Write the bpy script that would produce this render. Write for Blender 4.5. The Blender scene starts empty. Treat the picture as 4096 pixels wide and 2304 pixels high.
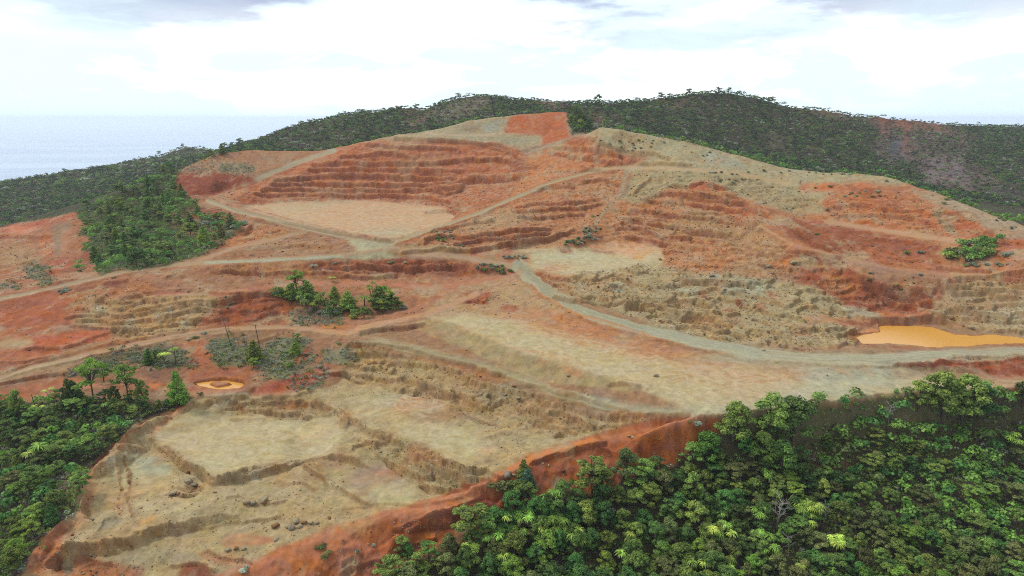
import bpy, math, random, time
import numpy as np
from mathutils.geometry import delaunay_2d_cdt
from mathutils import Vector

T_START = time.time()
rng = np.random.default_rng(7)
random.seed(7)
SC = bpy.context.scene
COL = SC.collection

# ------------------------------------------------------------------ camera
CAM_Z = 400.0                       # metres above the sea
F0, CX, CY = 1717.3, 1288.0, 724.5  # the photograph read at 2576 x 1449
PITCH = math.atan((CY - 297.0) / F0)
cam_d = bpy.data.cameras.new("camera")
cam_d.lens = 24.0; cam_d.sensor_width = 36.0
cam_d.clip_start = 0.5; cam_d.clip_end = 400000.0
cam = bpy.data.objects.new("camera", cam_d); COL.objects.link(cam)
cam.location = (0, 0, CAM_Z)
cam.rotation_euler = (math.pi / 2 - PITCH, 0, 0)
SC.camera = cam

# ------------------------------------------------------------------ world
SUN_EL, SUN_AZ = math.radians(48), math.radians(-72)     # azimuth from +Y towards +X
world = bpy.data.worlds.new("World"); SC.world = world; world.use_nodes = True
def nd(nt, typ, **kw):
    n = nt.nodes.new(typ)
    for k, v in kw.items():
        if k == 'inp':
            for kk, vv in v.items(): n.inputs[kk].default_value = vv
        else: setattr(n, k, v)
    return n
def build_world():
    nt = world.node_tree; nt.nodes.clear(); L = nt.links.new
    out = nd(nt, 'ShaderNodeOutputWorld'); bg = nd(nt, 'ShaderNodeBackground')
    sky = nd(nt, 'ShaderNodeTexSky', sky_type='NISHITA', sun_disc=False, sun_elevation=SUN_EL,
             sun_rotation=SUN_AZ, altitude=400.0, air_density=1.0, dust_density=1.2, ozone_density=1.0)
    bg.inputs['Strength'].default_value = 0.076
    tc = nd(nt, 'ShaderNodeTexCoord'); sep = nd(nt, 'ShaderNodeSeparateXYZ'); L(tc.outputs['Generated'], sep.inputs[0])
    def math_(op, a, b=None, clamp=False):
        m = nd(nt, 'ShaderNodeMath', operation=op, use_clamp=clamp)
        for i, q in enumerate((a, b)):
            if q is None: continue
            if isinstance(q, (int, float)): m.inputs[i].default_value = q
            else: L(q, m.inputs[i])
        return m.outputs[0]
    zc = math_('MAXIMUM', sep.outputs['Z'], 0.0)
    # cloud layers seen in perspective: direction divided by height
    zz = math_('ADD', zc, 0.10)
    px = math_('DIVIDE', sep.outputs['X'], zz); py = math_('DIVIDE', sep.outputs['Y'], zz)
    cmb = nd(nt, 'ShaderNodeCombineXYZ'); L(px, cmb.inputs[0]); L(py, cmb.inputs[1])
    # billows near the horizon, in direction space stretched sideways
    mp = nd(nt, 'ShaderNodeMapping'); L(tc.outputs['Generated'], mp.inputs[0]); mp.inputs['Scale'].default_value = (4.0, 4.0, 13.0); mp.inputs['Location'].default_value = (1.3, 0.4, 0.2)
    n1 = nd(nt, 'ShaderNodeTexNoise', inp={'Scale': 1.1, 'Detail': 9.0, 'Roughness': 0.58, 'Distortion': 0.5}); L(mp.outputs[0], n1.inputs['Vector'])
    n2 = nd(nt, 'ShaderNodeTexNoise', inp={'Scale': 0.42, 'Detail': 6.0, 'Roughness': 0.55, 'Distortion': 0.3}); L(cmb.outputs[0], n2.inputs['Vector'])
    def ramp(src, stops):
        r = nd(nt, 'ShaderNodeValToRGB'); e = r.color_ramp.elements
        while len(e) < len(stops): e.new(0.5)
        for k, (p, c) in enumerate(stops): e[k].position = p; e[k].color = c if len(c) == 4 else (*c, 1)
        r.color_ramp.interpolation = 'EASE'
        L(src, r.inputs[0]); return r.outputs[0]
    g = lambda x: (x, x, x)
    cover_low = ramp(n1.outputs['Fac'], [(0.38, g(0.1)), (0.52, g(1.0))])
    cover_hi = ramp(n2.outputs['Fac'], [(0.34, g(0.45)), (0.48, g(1.0))])
    # mix by elevation
    k = math_('MULTIPLY', zc, 4.5, True)
    mxc = nd(nt, 'ShaderNodeMix', data_type='FLOAT'); L(k, mxc.inputs[0]); L(cover_low, mxc.inputs[2]); L(cover_hi, mxc.inputs[3])
    # cloud brightness: bright billows, greyer undersides overhead
    n3 = nd(nt, 'ShaderNodeTexNoise', inp={'Scale': 0.75, 'Detail': 6.0, 'Roughness': 0.55}); 
    mp3 = nd(nt, 'ShaderNodeMapping'); L(cmb.outputs[0], mp3.inputs[0]); mp3.inputs['Location'].default_value = (5.2, 1.4, 0); L(mp3.outputs[0], n3.inputs['Vector'])
    lit = ramp(n3.outputs['Fac'], [(0.43, (3.9, 4.5, 6.0)), (0.51, (7.6, 8.8, 10.0)), (0.56, (11.0, 11.0, 11.0))])
    litlow = ramp(n1.outputs['Fac'], [(0.46, (7.4, 8.9, 9.9)), (0.56, (10.8, 10.9, 11.0))])
    kh = math_('MULTIPLY', math_('SUBTRACT', zc, 0.075), 14.0, True)
    mxl = nd(nt, 'ShaderNodeMix', data_type='RGBA'); L(kh, mxl.inputs[0]); L(litlow, mxl.inputs[6]); L(lit, mxl.inputs[7])
    # clear sky between: sky texture lifted by thin high cloud
    thin = nd(nt, 'ShaderNodeMix', data_type='RGBA'); thin.inputs[0].default_value = 0.82
    L(sky.outputs[0], thin.inputs[6]); thin.inputs[7].default_value = (8.0, 9.6, 10.0, 1)
    mx = nd(nt, 'ShaderNodeMix', data_type='RGBA'); L(mxc.outputs[0], mx.inputs[0]); L(thin.outputs[2], mx.inputs[6]); L(mxl.outputs[2], mx.inputs[7])
    # the overcast is brightest towards the sun and dull behind the viewer
    # veil of mist over the horizon
    kv = math_('SUBTRACT', 1.0, math_('MULTIPLY', zc, 14.0, True)); kv = math_('MULTIPLY', kv, 0.8)
    mv = nd(nt, 'ShaderNodeMix', data_type='RGBA'); L(kv, mv.inputs[0]); L(mx.outputs[2], mv.inputs[6]); mv.inputs[7].default_value = (7.6, 9.4, 9.9, 1)
    dt = nd(nt, 'ShaderNodeVectorMath', operation='DOT_PRODUCT'); L(tc.outputs['Generated'], dt.inputs[0]); dt.inputs[1].default_value = (-.15, .78, .60)
    mr = nd(nt, 'ShaderNodeMapRange', interpolation_type='SMOOTHSTEP', inp={'From Min': -.4, 'From Max': .72, 'To Min': .58, 'To Max': 1.0}); L(dt.outputs['Value'], mr.inputs['Value'])
    ml = nd(nt, 'ShaderNodeVectorMath', operation='SCALE'); L(mv.outputs[2], ml.inputs[0]); L(mr.outputs[0], ml.inputs['Scale'])
    L(ml.outputs[0], bg.inputs['Color']); L(bg.outputs[0], out.inputs['Surface'])
build_world()

sun_d = bpy.data.lights.new("sun", 'SUN'); sun_d.energy = 1.5; sun_d.angle = math.radians(10); sun_d.color = (1.0, 0.95, 0.88)
sun = bpy.data.objects.new("sun", sun_d); COL.objects.link(sun); sun.location = (0, 0, 900)
sd = Vector((math.sin(SUN_AZ) * math.cos(SUN_EL), math.cos(SUN_AZ) * math.cos(SUN_EL), math.sin(SUN_EL)))
sun.rotation_euler = sd.to_track_quat('Z', 'Y').to_euler()

SC.view_settings.view_transform = 'Standard'; SC.view_settings.look = 'None'
SC.view_settings.exposure = 0.72; SC.view_settings.gamma = 1.0
SC.render.engine = 'CYCLES'
SC.cycles.max_bounces = 5; SC.cycles.diffuse_bounces = 4; SC.cycles.volume_bounces = 1
SC.cycles.use_denoising = False; SC.cycles.pixel_filter_type = 'BLACKMAN_HARRIS'; SC.cycles.filter_width = 1.05

# ------------------------------------------------------------------ helpers
SP, CP = math.sin(PITCH), math.cos(PITCH)
def kv(v):
    s = (CY - np.asarray(v, float)) / F0
    return (SP - s * CP) / (CP + s * SP)               # drop per metre forward
def tu(u, v):
    s = (CY - np.asarray(v, float)) / F0
    return ((np.asarray(u, float) - CX) / F0) / (CP + s * SP)   # sideways per metre forward
def world_z(u, v, z):            # z relative to the camera -> (x, y, z)
    Y = -z / kv(v); return (tu(u, v) * Y, Y, z)
def world_y(u, v, Y):
    return (tu(u, v) * Y, Y, -kv(v) * Y)
def project(x, y, z):            # relative to the camera -> (u, v)
    d = y * CP - z * SP
    return CX + F0 * x / d, CY - F0 * (y * SP + z * CP) / d
TILES = {13: (1024, 400, .795), 14: (2048, 1152, .795), 10: (1600, 1700, .3882), 11: (1000, 1080, .2718), 12: (0, 1400, .3106), 1: (0, 0), 2: (1366, 0), 3: (2730, 0), 4: (0, 768), 5: (1366, 768), 6: (2730, 768), 7: (0, 1536), 8: (1366, 1536), 9: (2730, 1536)}
def tile(n, pts):                # crops of the photograph -> the 2576-wide frame
    if n == 0: return [tuple(p) for p in pts]
    ox, oy = TILES[n][:2]; s = TILES[n][2] if len(TILES[n]) > 2 else .5303
    return [((ox + p[0] * s) / 1.59006, (oy + p[1] * s) / 1.59006) + tuple(p[2:]) for p in pts]

_perm = rng.permutation(4096).astype(np.int64)
_gx = np.cos(np.arange(4096) * 2.399963); _gy = np.sin(np.arange(4096) * 2.399963)
def perlin(x, y, seed=0):
    x = np.asarray(x, np.float64) + seed * 17.13; y = np.asarray(y, np.float64) - seed * 9.71
    xi = np.floor(x).astype(np.int64); yi = np.floor(y).astype(np.int64)
    xf = x - xi; yf = y - yi
    def h(a, b): return _perm[(_perm[(a + seed * 131) & 4095] + b) & 4095]
    def g(a, b, dx, dy):
        k = h(a, b); return _gx[k] * dx + _gy[k] * dy
    sx = xf * xf * xf * (xf * (xf * 6 - 15) + 10); sy = yf * yf * yf * (yf * (yf * 6 - 15) + 10)
    a = g(xi, yi, xf, yf); b = g(xi + 1, yi, xf - 1, yf); c = g(xi, yi + 1, xf, yf - 1); d = g(xi + 1, yi + 1, xf - 1, yf - 1)
    return ((a + (b - a) * sx) + ((c + (d - c) * sx) - (a + (b - a) * sx)) * sy) * 1.6
def fbm(x, y, scale, octv=4, seed=0, rough=0.5):
    s = 0; a = 1.0; n = 0
    for o in range(octv):
        s = s + a * perlin(x / scale, y / scale, seed + o); n += a; a *= rough; scale *= 0.49
    return s / n
def ridged(x, y, scale, octv=3, seed=0):
    s = 0; a = 1.0; n = 0
    for o in range(octv):
        s = s + a * (1 - 2 * np.abs(perlin(x / scale, y / scale, seed + o))); n += a; a *= 0.5; scale *= 0.5
    return s / n
def sstep(a, b, x):
    t = np.clip((x - a) / (b - a), 0, 1); return t * t * (3 - 2 * t)

# ================================================================== THE LIE OF THE LAND
# Break lines of the ground, each vertex (u, v, height relative to the camera); 'y' lines give the distance instead.
ZL = [
 # near pit: left rim, outer bank, floor
 (0, [(20,1449,-106),(60,1420,-105.5),(130,1330,-103),(200,1290,-101.5),(212,1252,-100.5),(188,1210,-99.5),(240,1160,-98),(300,1110,-96.5),(330,1075,-95.8),(420,1037,-95),(480,1008,-94.4),(520,990,-94)]),
 (0, [(100,1430,-107),(150,1345,-105),(222,1300,-103.8),(238,1255,-103),(215,1215,-102.6),(262,1170,-101.5),(322,1122,-99.8),(352,1092,-98.8),(430,1052,-97.4),(490,1020,-95.6)]),
 (0, [(560,1003,-95.2),(640,1000,-95.5),(750,996,-95.5),(830,985,-95.5)]),
 (0, [(400,1072,-99.8),(480,1048,-99.6),(600,1046,-99.6),(740,1050,-99.8),(830,1052,-99.8),(862,1085,-100),(838,1128,-100)]),
 (0, [(392,1108,-100),(470,1148,-100),(540,1194,-100),(600,1190,-100),(700,1168,-100),(770,1156,-100),(838,1142,-100),(900,1150,-100.3)]),
 (0, [(385,1122,-101.6),(455,1168,-102.2),(530,1218,-102.4),(608,1212,-102.4),(700,1186,-102.2),(772,1172,-102.2),(842,1160,-102),(905,1170,-102.4)]),
 (0, [(300,1200,-102.6),(420,1250,-102.9),(600,1260,-103),(760,1230,-102.8),(900,1215,-102.9)]),
 (0, [(240,1330,-103.6),(420,1310,-103.4),(560,1290,-103.4),(700,1262,-103.2),(900,1245,-103.1),(1040,1245,-102.8)]),
 (0, [(150,1382,-104.6),(250,1368,-104.6),(350,1350,-104.5),(440,1322,-104.4),(520,1306,-104.2),(610,1296,-104)]),
 (0, [(160,1404,-107),(255,1388,-106.6),(352,1368,-106.4),(445,1340,-106.2),(525,1322,-105.8),(615,1312,-105)]),
 (0, [(400,1400,-107),(560,1380,-106.5),(700,1350,-105.4),(840,1310,-104.4)]),
 (0, [(130,1449,-110),(300,1449,-109),(480,1449,-109),(600,1449,-108.5)]),
 (0, [(900,1155,-100.6),(965,1190,-103),(1020,1205,-103),(1060,1235,-103.1)]),
 # stepped scarp on the east side of the floor
 (8, [(0,200,-97.4),(120,260,-97.2),(230,340,-97),(360,370,-97),(600,470,-97),(820,580,-97),(1000,650,-97.4),(1160,690,-98)]),
 (8, [(-10,235,-98.8),(100,290,-99),(210,380,-99.2),(345,440,-99.6),(520,560,-100),(660,650,-100.2),(850,720,-100.6),(1020,770,-101)]),
 (8, [(180,420,-99.5),(320,500,-100),(500,620,-100.4),(620,690,-100.6),(820,770,-101.2)]),
 (8, [(160,470,-101.2),(290,580,-102.8),(440,720,-103),(640,810,-103.2),(820,850,-103.4),(950,840,-103.2)]),
 (8, [(370,290,-97),(640,300,-96.8),(900,330,-96.6),(1180,500,-96.6),(950,572,-97)]),
 (0, [(830,1000,-95.8),(876,1012,-96.4),(960,1010,-96.2),(1040,1012,-96),(1119,1022,-96)]),
 (0, [(870,1040,-96.6),(980,1040,-96.4),(1100,1050,-96.4),(1180,1060,-96.4)]),
 # benches below the lower haul road
 (0, [(905,880,-88.5),(950,886,-89.4),(1050,908,-89.9),(1143,934,-90.2),(1230,960,-90.9),(1300,985,-91.6),(1380,1015,-92.3),(1450,1043,-93)]),
 (0, [(900,900,-90.6),(945,902,-91.4),(1042,926,-92),(1132,953,-92.4),(1218,980,-93.2),(1290,1004,-93.8),(1372,1034,-94.3),(1440,1060,-95)]),
 (0, [(880,925,-92.4),(940,930,-92.9),(1020,950,-93),(1100,975,-93.2),(1170,997,-93.8),(1230,1018,-94.2)]),
 (0, [(870,945,-94.2),(930,950,-95),(1010,970,-95.4),(1090,994,-95.9),(1160,1016,-96),(1222,1040,-96.2),(1330,1075,-96)]),
 (0, [(780,985,-95),(850,965,-95.2),(900,965,-95.4),(1000,992,-96)]),
 (0, [(1260,1070,-96.2),(1380,1110,-96),(1500,1085,-95),(1600,1062,-92.5)]),
 # lower haul road (foot of the plateau embankment)
 (0, [(892,857,-86),(1000,872,-87),(1143,903,-88),(1240,930,-88.6),(1326,954,-89.2),(1426,999,-90.2),(1530,1024,-89.8),(1626,1036,-89),(1750,1042,-87.2)]),
 (0, [(930,842,-85.6),(1058,838,-85.8),(1175,876,-87.3),(1269,924,-88.6),(1379,964,-89.3),(1500,1006,-89.8),(1610,1026,-89)]),
 (0, [(1072,801,-83),(1143,814,-83.3),(1292,877,-84),(1426,917,-84.5),(1576,963,-85),(1640,985,-85.2),(1700,1012,-86),(1780,1030,-86)]),
 # plateau
 (0, [(1180,800,-83),(1330,830,-83.6),(1500,880,-84),(1700,940,-84.6),(1900,980,-85)]),
 (0, [(1180,750,-81.5),(1290,770,-82.6),(1400,800,-83),(1520,840,-83.3),(1650,868,-83.6),(1780,892,-84)]),
 (0, [(1700,1052,-88),(1880,1037,-86.3),(2050,1012,-86),(2250,987,-86),(2400,978,-86),(2576,972,-86),(2760,970,-86)]),
 (0, [(2260,912,-84.6),(2400,908,-84.6),(2576,902,-84.6),(2760,900,-84.6)]),
 (0, [(2262,925,-86.2),(2330,938,-88),(2400,940,-88),(2480,952,-88.4),(2576,948,-88.4),(2760,945,-88.4)]),
 # upper haul road over the plateau and to the right edge
 (0, [(1310,682,-76.2),(1345,715,-77.5),(1400,752,-79.2),(1480,790,-80.6),(1600,826,-81.6),(1740,860,-82.7),(1900,890,-83.5),(2050,903,-83.9),(2200,905,-84),(2400,890,-84),(2576,885,-84),(2760,880,-84)]),
 (0, [(1290,700,-77.5),(1340,745,-80),(1420,785,-81),(1520,822,-82.2),(1650,855,-83)]),
 (0, [(1345,668,-75.6),(1400,705,-77),(1470,755,-79),(1560,790,-80.5),(1700,830,-81.9),(1850,865,-83),(2000,885,-83.8),(2120,885,-84)]),
 # orange road above the front forest
 (0, [(1750,1056,-88.4),(1620,1085,-91),(1500,1112,-93.3),(1420,1128,-94.6),(1350,1150,-96),(1240,1200,-98.4),(1150,1240,-101),(1050,1280,-102.6),(900,1325,-104.5),(700,1395,-106.4),(540,1449,-108)]),
 (0, [(1700,1092,-93.5),(1620,1112,-95.4),(1500,1136,-96),(1420,1150,-96.6),(1340,1180,-98.2),(1250,1230,-101.2)]),
 (8, [(420,1110,-104.6),(700,980,-103.2),(1050,870,-101.8),(1200,880,-101.4)]),
 (8, [(430,1150,-107),(700,1060,-106),(1000,960,-105),(1180,930,-103.6)]),
 (0, [(780,1449,-110),(900,1400,-109),(960,1380,-108.4),(1100,1330,-107.6),(1250,1270,-105),(1340,1245,-103.4),(1450,1230,-102.6),(1560,1200,-101.4),(1660,1150,-98.4)]),
 # ground under the front forest
 (0, [(960,1449,-113),(1300,1449,-116),(1700,1449,-117),(2100,1449,-118),(2576,1449,-119),(2900,1449,-120)]),
 (0, [(1250,1340,-109.5),(1500,1300,-108.5),(1900,1300,-110),(2300,1300,-112),(2576,1300,-113),(2900,1300,-114)]),
 (0, [(1700,1190,-102.5),(2000,1185,-104),(2400,1180,-106.5),(2700,1180,-108)]),
 (0, [(1780,1085,-92),(1880,1090,-93),(2100,1085,-96),(2400,1080,-98),(2700,1080,-99)]),
 # ground under the left forest
 (0, [(-200,1449,-113),(-80,1449,-112)]),
 (0, [(-250,1300,-110),(0,1300,-108),(120,1290,-105)]),
 (0, [(-250,1180,-107),(0,1190,-105.5),(120,1190,-103)]),
 (0, [(-250,1095,-103),(0,1100,-102),(150,1085,-100),(240,1080,-99)]),
 (0, [(-250,1045,-98),(0,1042,-97.6),(200,1040,-97.4),(310,1032,-96.6)]),
 # the low road on the left and the small orange pond
 (0, [(-250,1015,-95.2),(0,1009,-95),(133,993,-94.4),(260,967,-93.4),(380,975,-93.4),(470,990,-93.8)]),
 (0, [(-250,985,-93.4),(0,985,-93.4),(150,962,-93.2),(240,942,-92.8)]),
 (0, [(480,962,-93),(500,948,-92.4),(560,938,-92),(640,950,-92.2),(650,970,-92.6),(620,984,-93.4),(540,988,-93.6),(490,975,-93.4)]),
 (0, [(660,990,-94.2),(760,972,-94),(840,945,-93)]),
 (0, [(480,930,-91.4),(560,925,-91.2),(660,920,-91.2),(760,930,-92)]),
 (0, [(330,905,-91.4),(450,895,-90.8),(560,885,-90),(700,880,-89.6),(800,890,-89.8),(870,885,-89)]),
 (0, [(300,940,-93),(400,955,-93.2),(470,950,-92.6)]),
 # long track across the middle
 (0, [(-250,1000,-92.6),(0,963,-91.8),(100,926,-90.6),(213,896,-89.8),(333,870,-88.8),(466,846,-87.8),(586,826,-87),(700,824,-86.8),(780,830,-86.6),(858,842,-86.2)]),
 (0, [(-250,975,-91),(0,935,-90.2),(100,905,-89.4),(200,880,-88.8),(333,857,-88.2),(466,835,-87.4),(586,815,-86.9),(700,812,-87.2),(800,822,-87)]),
 (0, [(870,832,-85.9),(950,815,-84.6),(1050,795,-83.2)]),
 # bank above it
 (0, [(-250,860,-86.6),(0,860,-86.4),(100,835,-85.6),(180,820,-85)]),
 (0, [(200,842,-87.4),(300,836,-87.6),(420,832,-87.4),(530,812,-87),(640,790,-85.6)]),
 (0, [(200,812,-85),(290,800,-84.6),(400,800,-84.6),(520,780,-83.6),(600,770,-83.4)]),
 (0, [(-250,800,-83),(0,795,-83),(120,780,-81.6),(220,745,-78.6),(300,728,-77.2)]),
 (0, [(300,752,-78.8),(380,740,-78.2),(470,742,-78.2),(560,742,-78.2),(620,735,-78),(700,727,-79)]),
 (0, [(330,770,-81),(450,772,-81.5),(560,765,-81.4),(640,755,-81)]),
 (0, [(330,712,-76.4),(450,706,-76.2),(560,715,-77),(640,725,-77.6)]),
 (0, [(300,700,-76),(420,690,-75),(530,690,-74.4),(600,700,-75.6)]),
 (0, [(440,680,-73.8),(520,678,-73.2),(600,690,-75),(640,712,-77)]),
 # upper-left road
 (0, [(-250,790,-82.4),(0,746,-80.2),(133,720,-78.5),(240,698,-76.4),(333,680,-75),(433,668,-73.8),(567,660,-72.6),(720,652,-71.2),(858,643,-69.6),(970,625,-66.6)]),
 (0, [(520,670,-73),(700,660,-72),(860,653,-71.2),(1000,650,-71),(1100,652,-71.4),(1180,660,-72.6),(1230,672,-74),(1290,680,-76)]),
 (0, [(530,692,-76.6),(620,700,-78),(720,703,-78.8),(860,702,-79),(960,700,-79),(1060,696,-78.6),(1160,692,-78),(1240,690,-77)]),
 (0, [(700,727,-79.3),(858,712,-79.6),(1001,716,-79.8),(1092,725,-80),(1192,712,-79.4),(1280,698,-77.8)]),
 # hollow with the cluster of trees
 (0, [(690,740,-80.6),(780,733,-80.8),(900,735,-80.8),(1000,742,-81),(1080,755,-81.6)]),
 (0, [(690,790,-86),(760,795,-87),(850,800,-87),(950,790,-86.4),(1040,775,-84.6)]),
 (0, [(640,745,-79.6),(655,780,-84)]),
 # junction, upper pan and its roads
 (0, [(858,632,-68.4),(920,615,-66),(970,606,-64.6),(1010,612,-65.2)]),
 (0, [(1000,622,-66.8),(1100,640,-69.6),(1200,650,-71.8),(1300,662,-74.4)]),
 (0, [(500,655,-73),(600,622,-69.4),(700,600,-66.2),(800,600,-66),(860,606,-66)]),
 (0, [(640,645,-71),(750,628,-69),(840,622,-67.6)]),
 (0, [(700,570,-64.6),(620,600,-68.6),(560,612,-71)]),
 (0, [(910,600,-64.2),(850,588,-63.6),(780,575,-63.2),(700,556,-62.8),(640,543,-62.2),(600,532,-61.6),(560,518,-60.8),(520,502,-60),(520,492,-58.6),(560,480,-56.4),(650,448,-48.6),(760,405,-36),(840,381,-28.4),(900,362,-22)]),
 (0, [(580,500,-58),(640,478,-55),(720,452,-48.8),(800,420,-40),(880,385,-29)]),
 (0, [(980,601,-63.6),(900,590,-63.4),(780,568,-63.2),(680,545,-63),(612,524,-63),(640,515,-63),(750,508,-63),(900,502,-63),(1000,506,-63),(1100,520,-63),(1140,540,-63),(1120,560,-63),(1050,588,-63.2)]),
 (0, [(600,505,-60),(660,496,-59.5),(760,492,-59),(900,490,-59.5),(1020,492,-59.5),(1130,508,-60),(1180,525,-60)]),
 # scrubby hump left of the upper road
 (0, [(440,470,-53),(470,488,-57),(500,500,-59)]),
 (0, [(600,440,-44.5),(540,455,-48.6),(680,415,-38)]),
 # road climbing from the junction to the right
 (0, [(1002,606,-64.4),(1100,573,-61.6),(1193,541,-58.2),(1260,512,-54.4),(1323,486,-50),(1400,455,-44.4),(1493,428,-38.2),(1576,420,-35.6),(1718,424,-34.6),(1820,434,-36.4)]),
 (0, [(1030,612,-65.6),(1110,590,-63.8),(1200,556,-60.6),(1330,500,-52.6),(1410,470,-47)]),
 # terraced middle
 (0, [(1050,625,-67.2),(1150,622,-67),(1280,610,-67),(1400,596,-67),(1480,596,-67)]),
 (0, [(1100,640,-69.6),(1250,635,-70),(1400,625,-71),(1500,620,-71.6)]),
 (0, [(1200,590,-63.8),(1300,580,-62.6),(1400,560,-62),(1470,555,-62)]),
 (0, [(1300,535,-57),(1400,515,-54.6),(1500,500,-53)]),
 (0, [(1576,433,-38.6),(1559,493,-51),(1520,533,-58.6),(1493,567,-63.6),(1483,593,-67.2)]),
 (0, [(1300,625,-70.6),(1330,640,-72.4),(1450,635,-73),(1550,625,-73.4),(1650,640,-74)]),
 (0, [(1320,665,-74.8),(1450,670,-75.4),(1580,672,-75.6),(1700,660,-75.2)]),
 # rocky mounds between road and pond
 (0, [(1420,700,-76.2),(1530,700,-76.4),(1600,690,-75.8),(1700,700,-76.2)]),
 (0, [(1480,740,-78.4),(1600,735,-78.2),(1750,730,-78.4),(1880,735,-79)]),
 (0, [(1600,780,-81.2),(1750,790,-82),(1900,800,-83),(2000,820,-83.6)]),
 (0, [(1720,820,-82.2),(1850,845,-83),(2000,862,-83.8)]),
 (0, [(1750,700,-74.6),(1880,690,-74.6),(1960,700,-75.6)]),
 # pond
 (0, [(2140,842,-87),(2200,818,-87.6),(2300,816,-87.8),(2400,822,-88),(2450,836,-88),(2576,848,-88),(2760,850,-88)]),
 (0, [(2140,855,-87.8),(2180,868,-88),(2300,873,-88.1),(2400,872,-88),(2576,862,-88),(2760,862,-88)]),
 (0, [(2120,872,-85.4),(2200,878,-85.2),(2300,882,-85.2),(2450,878,-85),(2576,872,-85),(2760,868,-85)]),
 (0, [(2000,872,-83.9),(2060,868,-83.6),(2110,858,-83.2),(2150,866,-84)]),
 (0, [(2060,835,-84.4),(2130,825,-84.6)]),
 (0, [(2200,800,-84.6),(2300,798,-84.6),(2420,800,-84.6),(2576,805,-84),(2760,805,-84)]),
]
YL = [
 # hill crest
 [(-250,585,560),(0,573,520),(100,558,512),(200,535,505),(250,512,515),(330,474,540),(400,448,560),(450,428,577),(540,388,600),(620,379,613),(700,381,615),(800,381,616),(890,364,616),(980,345,620),(1076,331,626),(1180,305,645),(1286,289,660),(1426,282,655)],
 [(1426,282,655),(1432,318,615),(1440,345,590),(1470,338,580),(1513,319,562),(1560,325,552),(1626,338,542),(1718,354,530),(1800,376,515),(1884,398,500),(1960,420,486),(2034,431,475),(2130,436,462),(2217,441,455),(2284,461,440),(2351,484,420),(2451,524,385),(2576,568,350),(2760,640,310)],
 # shelves below the summit
 [(1090,345,606),(1200,345,612),(1300,345,614),(1360,352,608),(1420,352,585)],
 [(1090,330,627),(1180,322,634),(1270,318,640)],
 [(900,400,585),(1000,372,592),(1100,368,594),(1200,372,592),(1280,385,588)],
 [(1318,397,574),(1330,420,548),(1300,460,515)],
 [(1440,365,570),(1400,385,565),(1360,420,545)],
 [(1500,365,540),(1560,385,528),(1650,385,520),(1700,395,505)],
 [(1480,400,538),(1560,405,528),(1640,410,510)],
 [(800,470,560),(950,455,565),(1100,450,560),(1200,455,545)],
 # right hill
 [(1650,450,480),(1750,450,472),(1850,462,462),(1950,470,455),(2080,480,440),(2200,490,425)],
 [(1650,520,445),(1700,560,420),(1700,620,392)],
 [(1750,500,448),(1850,520,438),(1850,600,395),(1900,650,356)],
 [(1900,545,402),(2068,556,392),(2193,583,372),(2360,613,345),(2500,628,325),(2640,640,305)],
 [(1900,530,414),(1980,525,420),(2080,535,408)],
 [(2090,545,400),(2200,570,381),(2360,600,352),(2500,615,332)],
 [(2100,500,425),(2200,510,412),(2330,520,396),(2450,555,365)],
 [(1880,556,395),(1930,580,382),(2001,616,360),(2117,650,340),(2251,676,325),(2417,693,310),(2517,686,306),(2640,670,300)],
 [(1990,632,352),(2110,664,333),(2251,690,318),(2400,704,304)],
 [(1800,640,366),(1900,668,347),(1960,700,326)],
 [(1960,690,338),(2100,712,320),(2167,740,312),(2250,752,308),(2400,730,302),(2576,720,298),(2700,720,296)],
 [(1980,740,306),(2100,780,296),(2250,790,294),(2400,775,290),(2576,770,290),(2700,770,290)],
 # left: red valley and forest hill
 [(-250,690,400),(0,690,384),(100,672,394),(200,655,398),(260,660,390)],
 [(-250,640,450),(0,630,440),(100,610,450),(200,590,460)],
 [(200,600,442),(300,560,468),(400,500,530),(430,470,548)],
 [(250,640,402),(330,640,392),(450,630,388),(540,615,396)],
 [(340,600,425),(450,560,455),(540,545,465),(600,552,450)],
 [(500,520,500),(560,540,470)],
 # land behind the crest (dips, then rises)
 [(-500,560,640),(0,552,640),(100,545,650),(200,530,660),(330,500,690),(450,470,700)],
 [(620,390,680),(700,392,670),(800,392,665),(900,372,665),(1076,348,670)],
 [(1180,330,690),(1286,312,700),(1380,305,700),(1500,330,650),(1626,360,610),(1800,400,580),(2034,455,540),(2284,500,500),(2451,560,450),(2576,610,420),(2760,680,390)],
 [(640,378,760),(760,345,750),(900,330,745),(1100,308,760),(1286,285,770),(1400,275,770),(1560,290,730),(1800,360,700),(2100,425,680),(2400,480,640),(2760,540,600)],
 [(560,383,800),(617,374,800),(667,358,815),(767,315,850),(859,294,870),(902,286,880),(992,274,890),(1065,279,895),(1118,256,900),(1192,241,905),(1258,246,900),(1332,251,880),(1425,261,860),(1492,262,855),(1592,257,850),(1648,250,850),(1685,246,850),(1718,240,850),(1744,232,850),(1800,232,860),(1867,237,870),(1917,252,885),(2001,271,900),(2117,283,920),(2267,299,960),(2404,316,990),(2484,316,1000),(2576,318,1000),(2760,322,1000),(3000,330,1000)],
 [(1750,290,790),(2000,320,810),(2250,350,850),(2500,370,880),(2760,380,880)],
 [(2200,330,900),(2210,400,760)],[(2330,340,900),(2350,420,740)],[(2270,345,860),(2280,410,750)],
 # far left ridges
 [(-500,480,960),(-100,475,960),(0,466,1000),(90,458,1020),(133,448,1040),(183,436,1050),(240,441,1060),(300,440,1080),(337,420,1120),(380,412,1150)],
 [(-500,520,800),(0,510,820),(150,490,840),(300,465,860),(450,430,900),(560,385,950)],
 [(337,414,1300),(380,411,1330),(400,393,1360),(423,378,1380),(457,369,1400),(500,372,1400),(533,376,1380),(590,382,1300)],
]
XYZ = []
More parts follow.
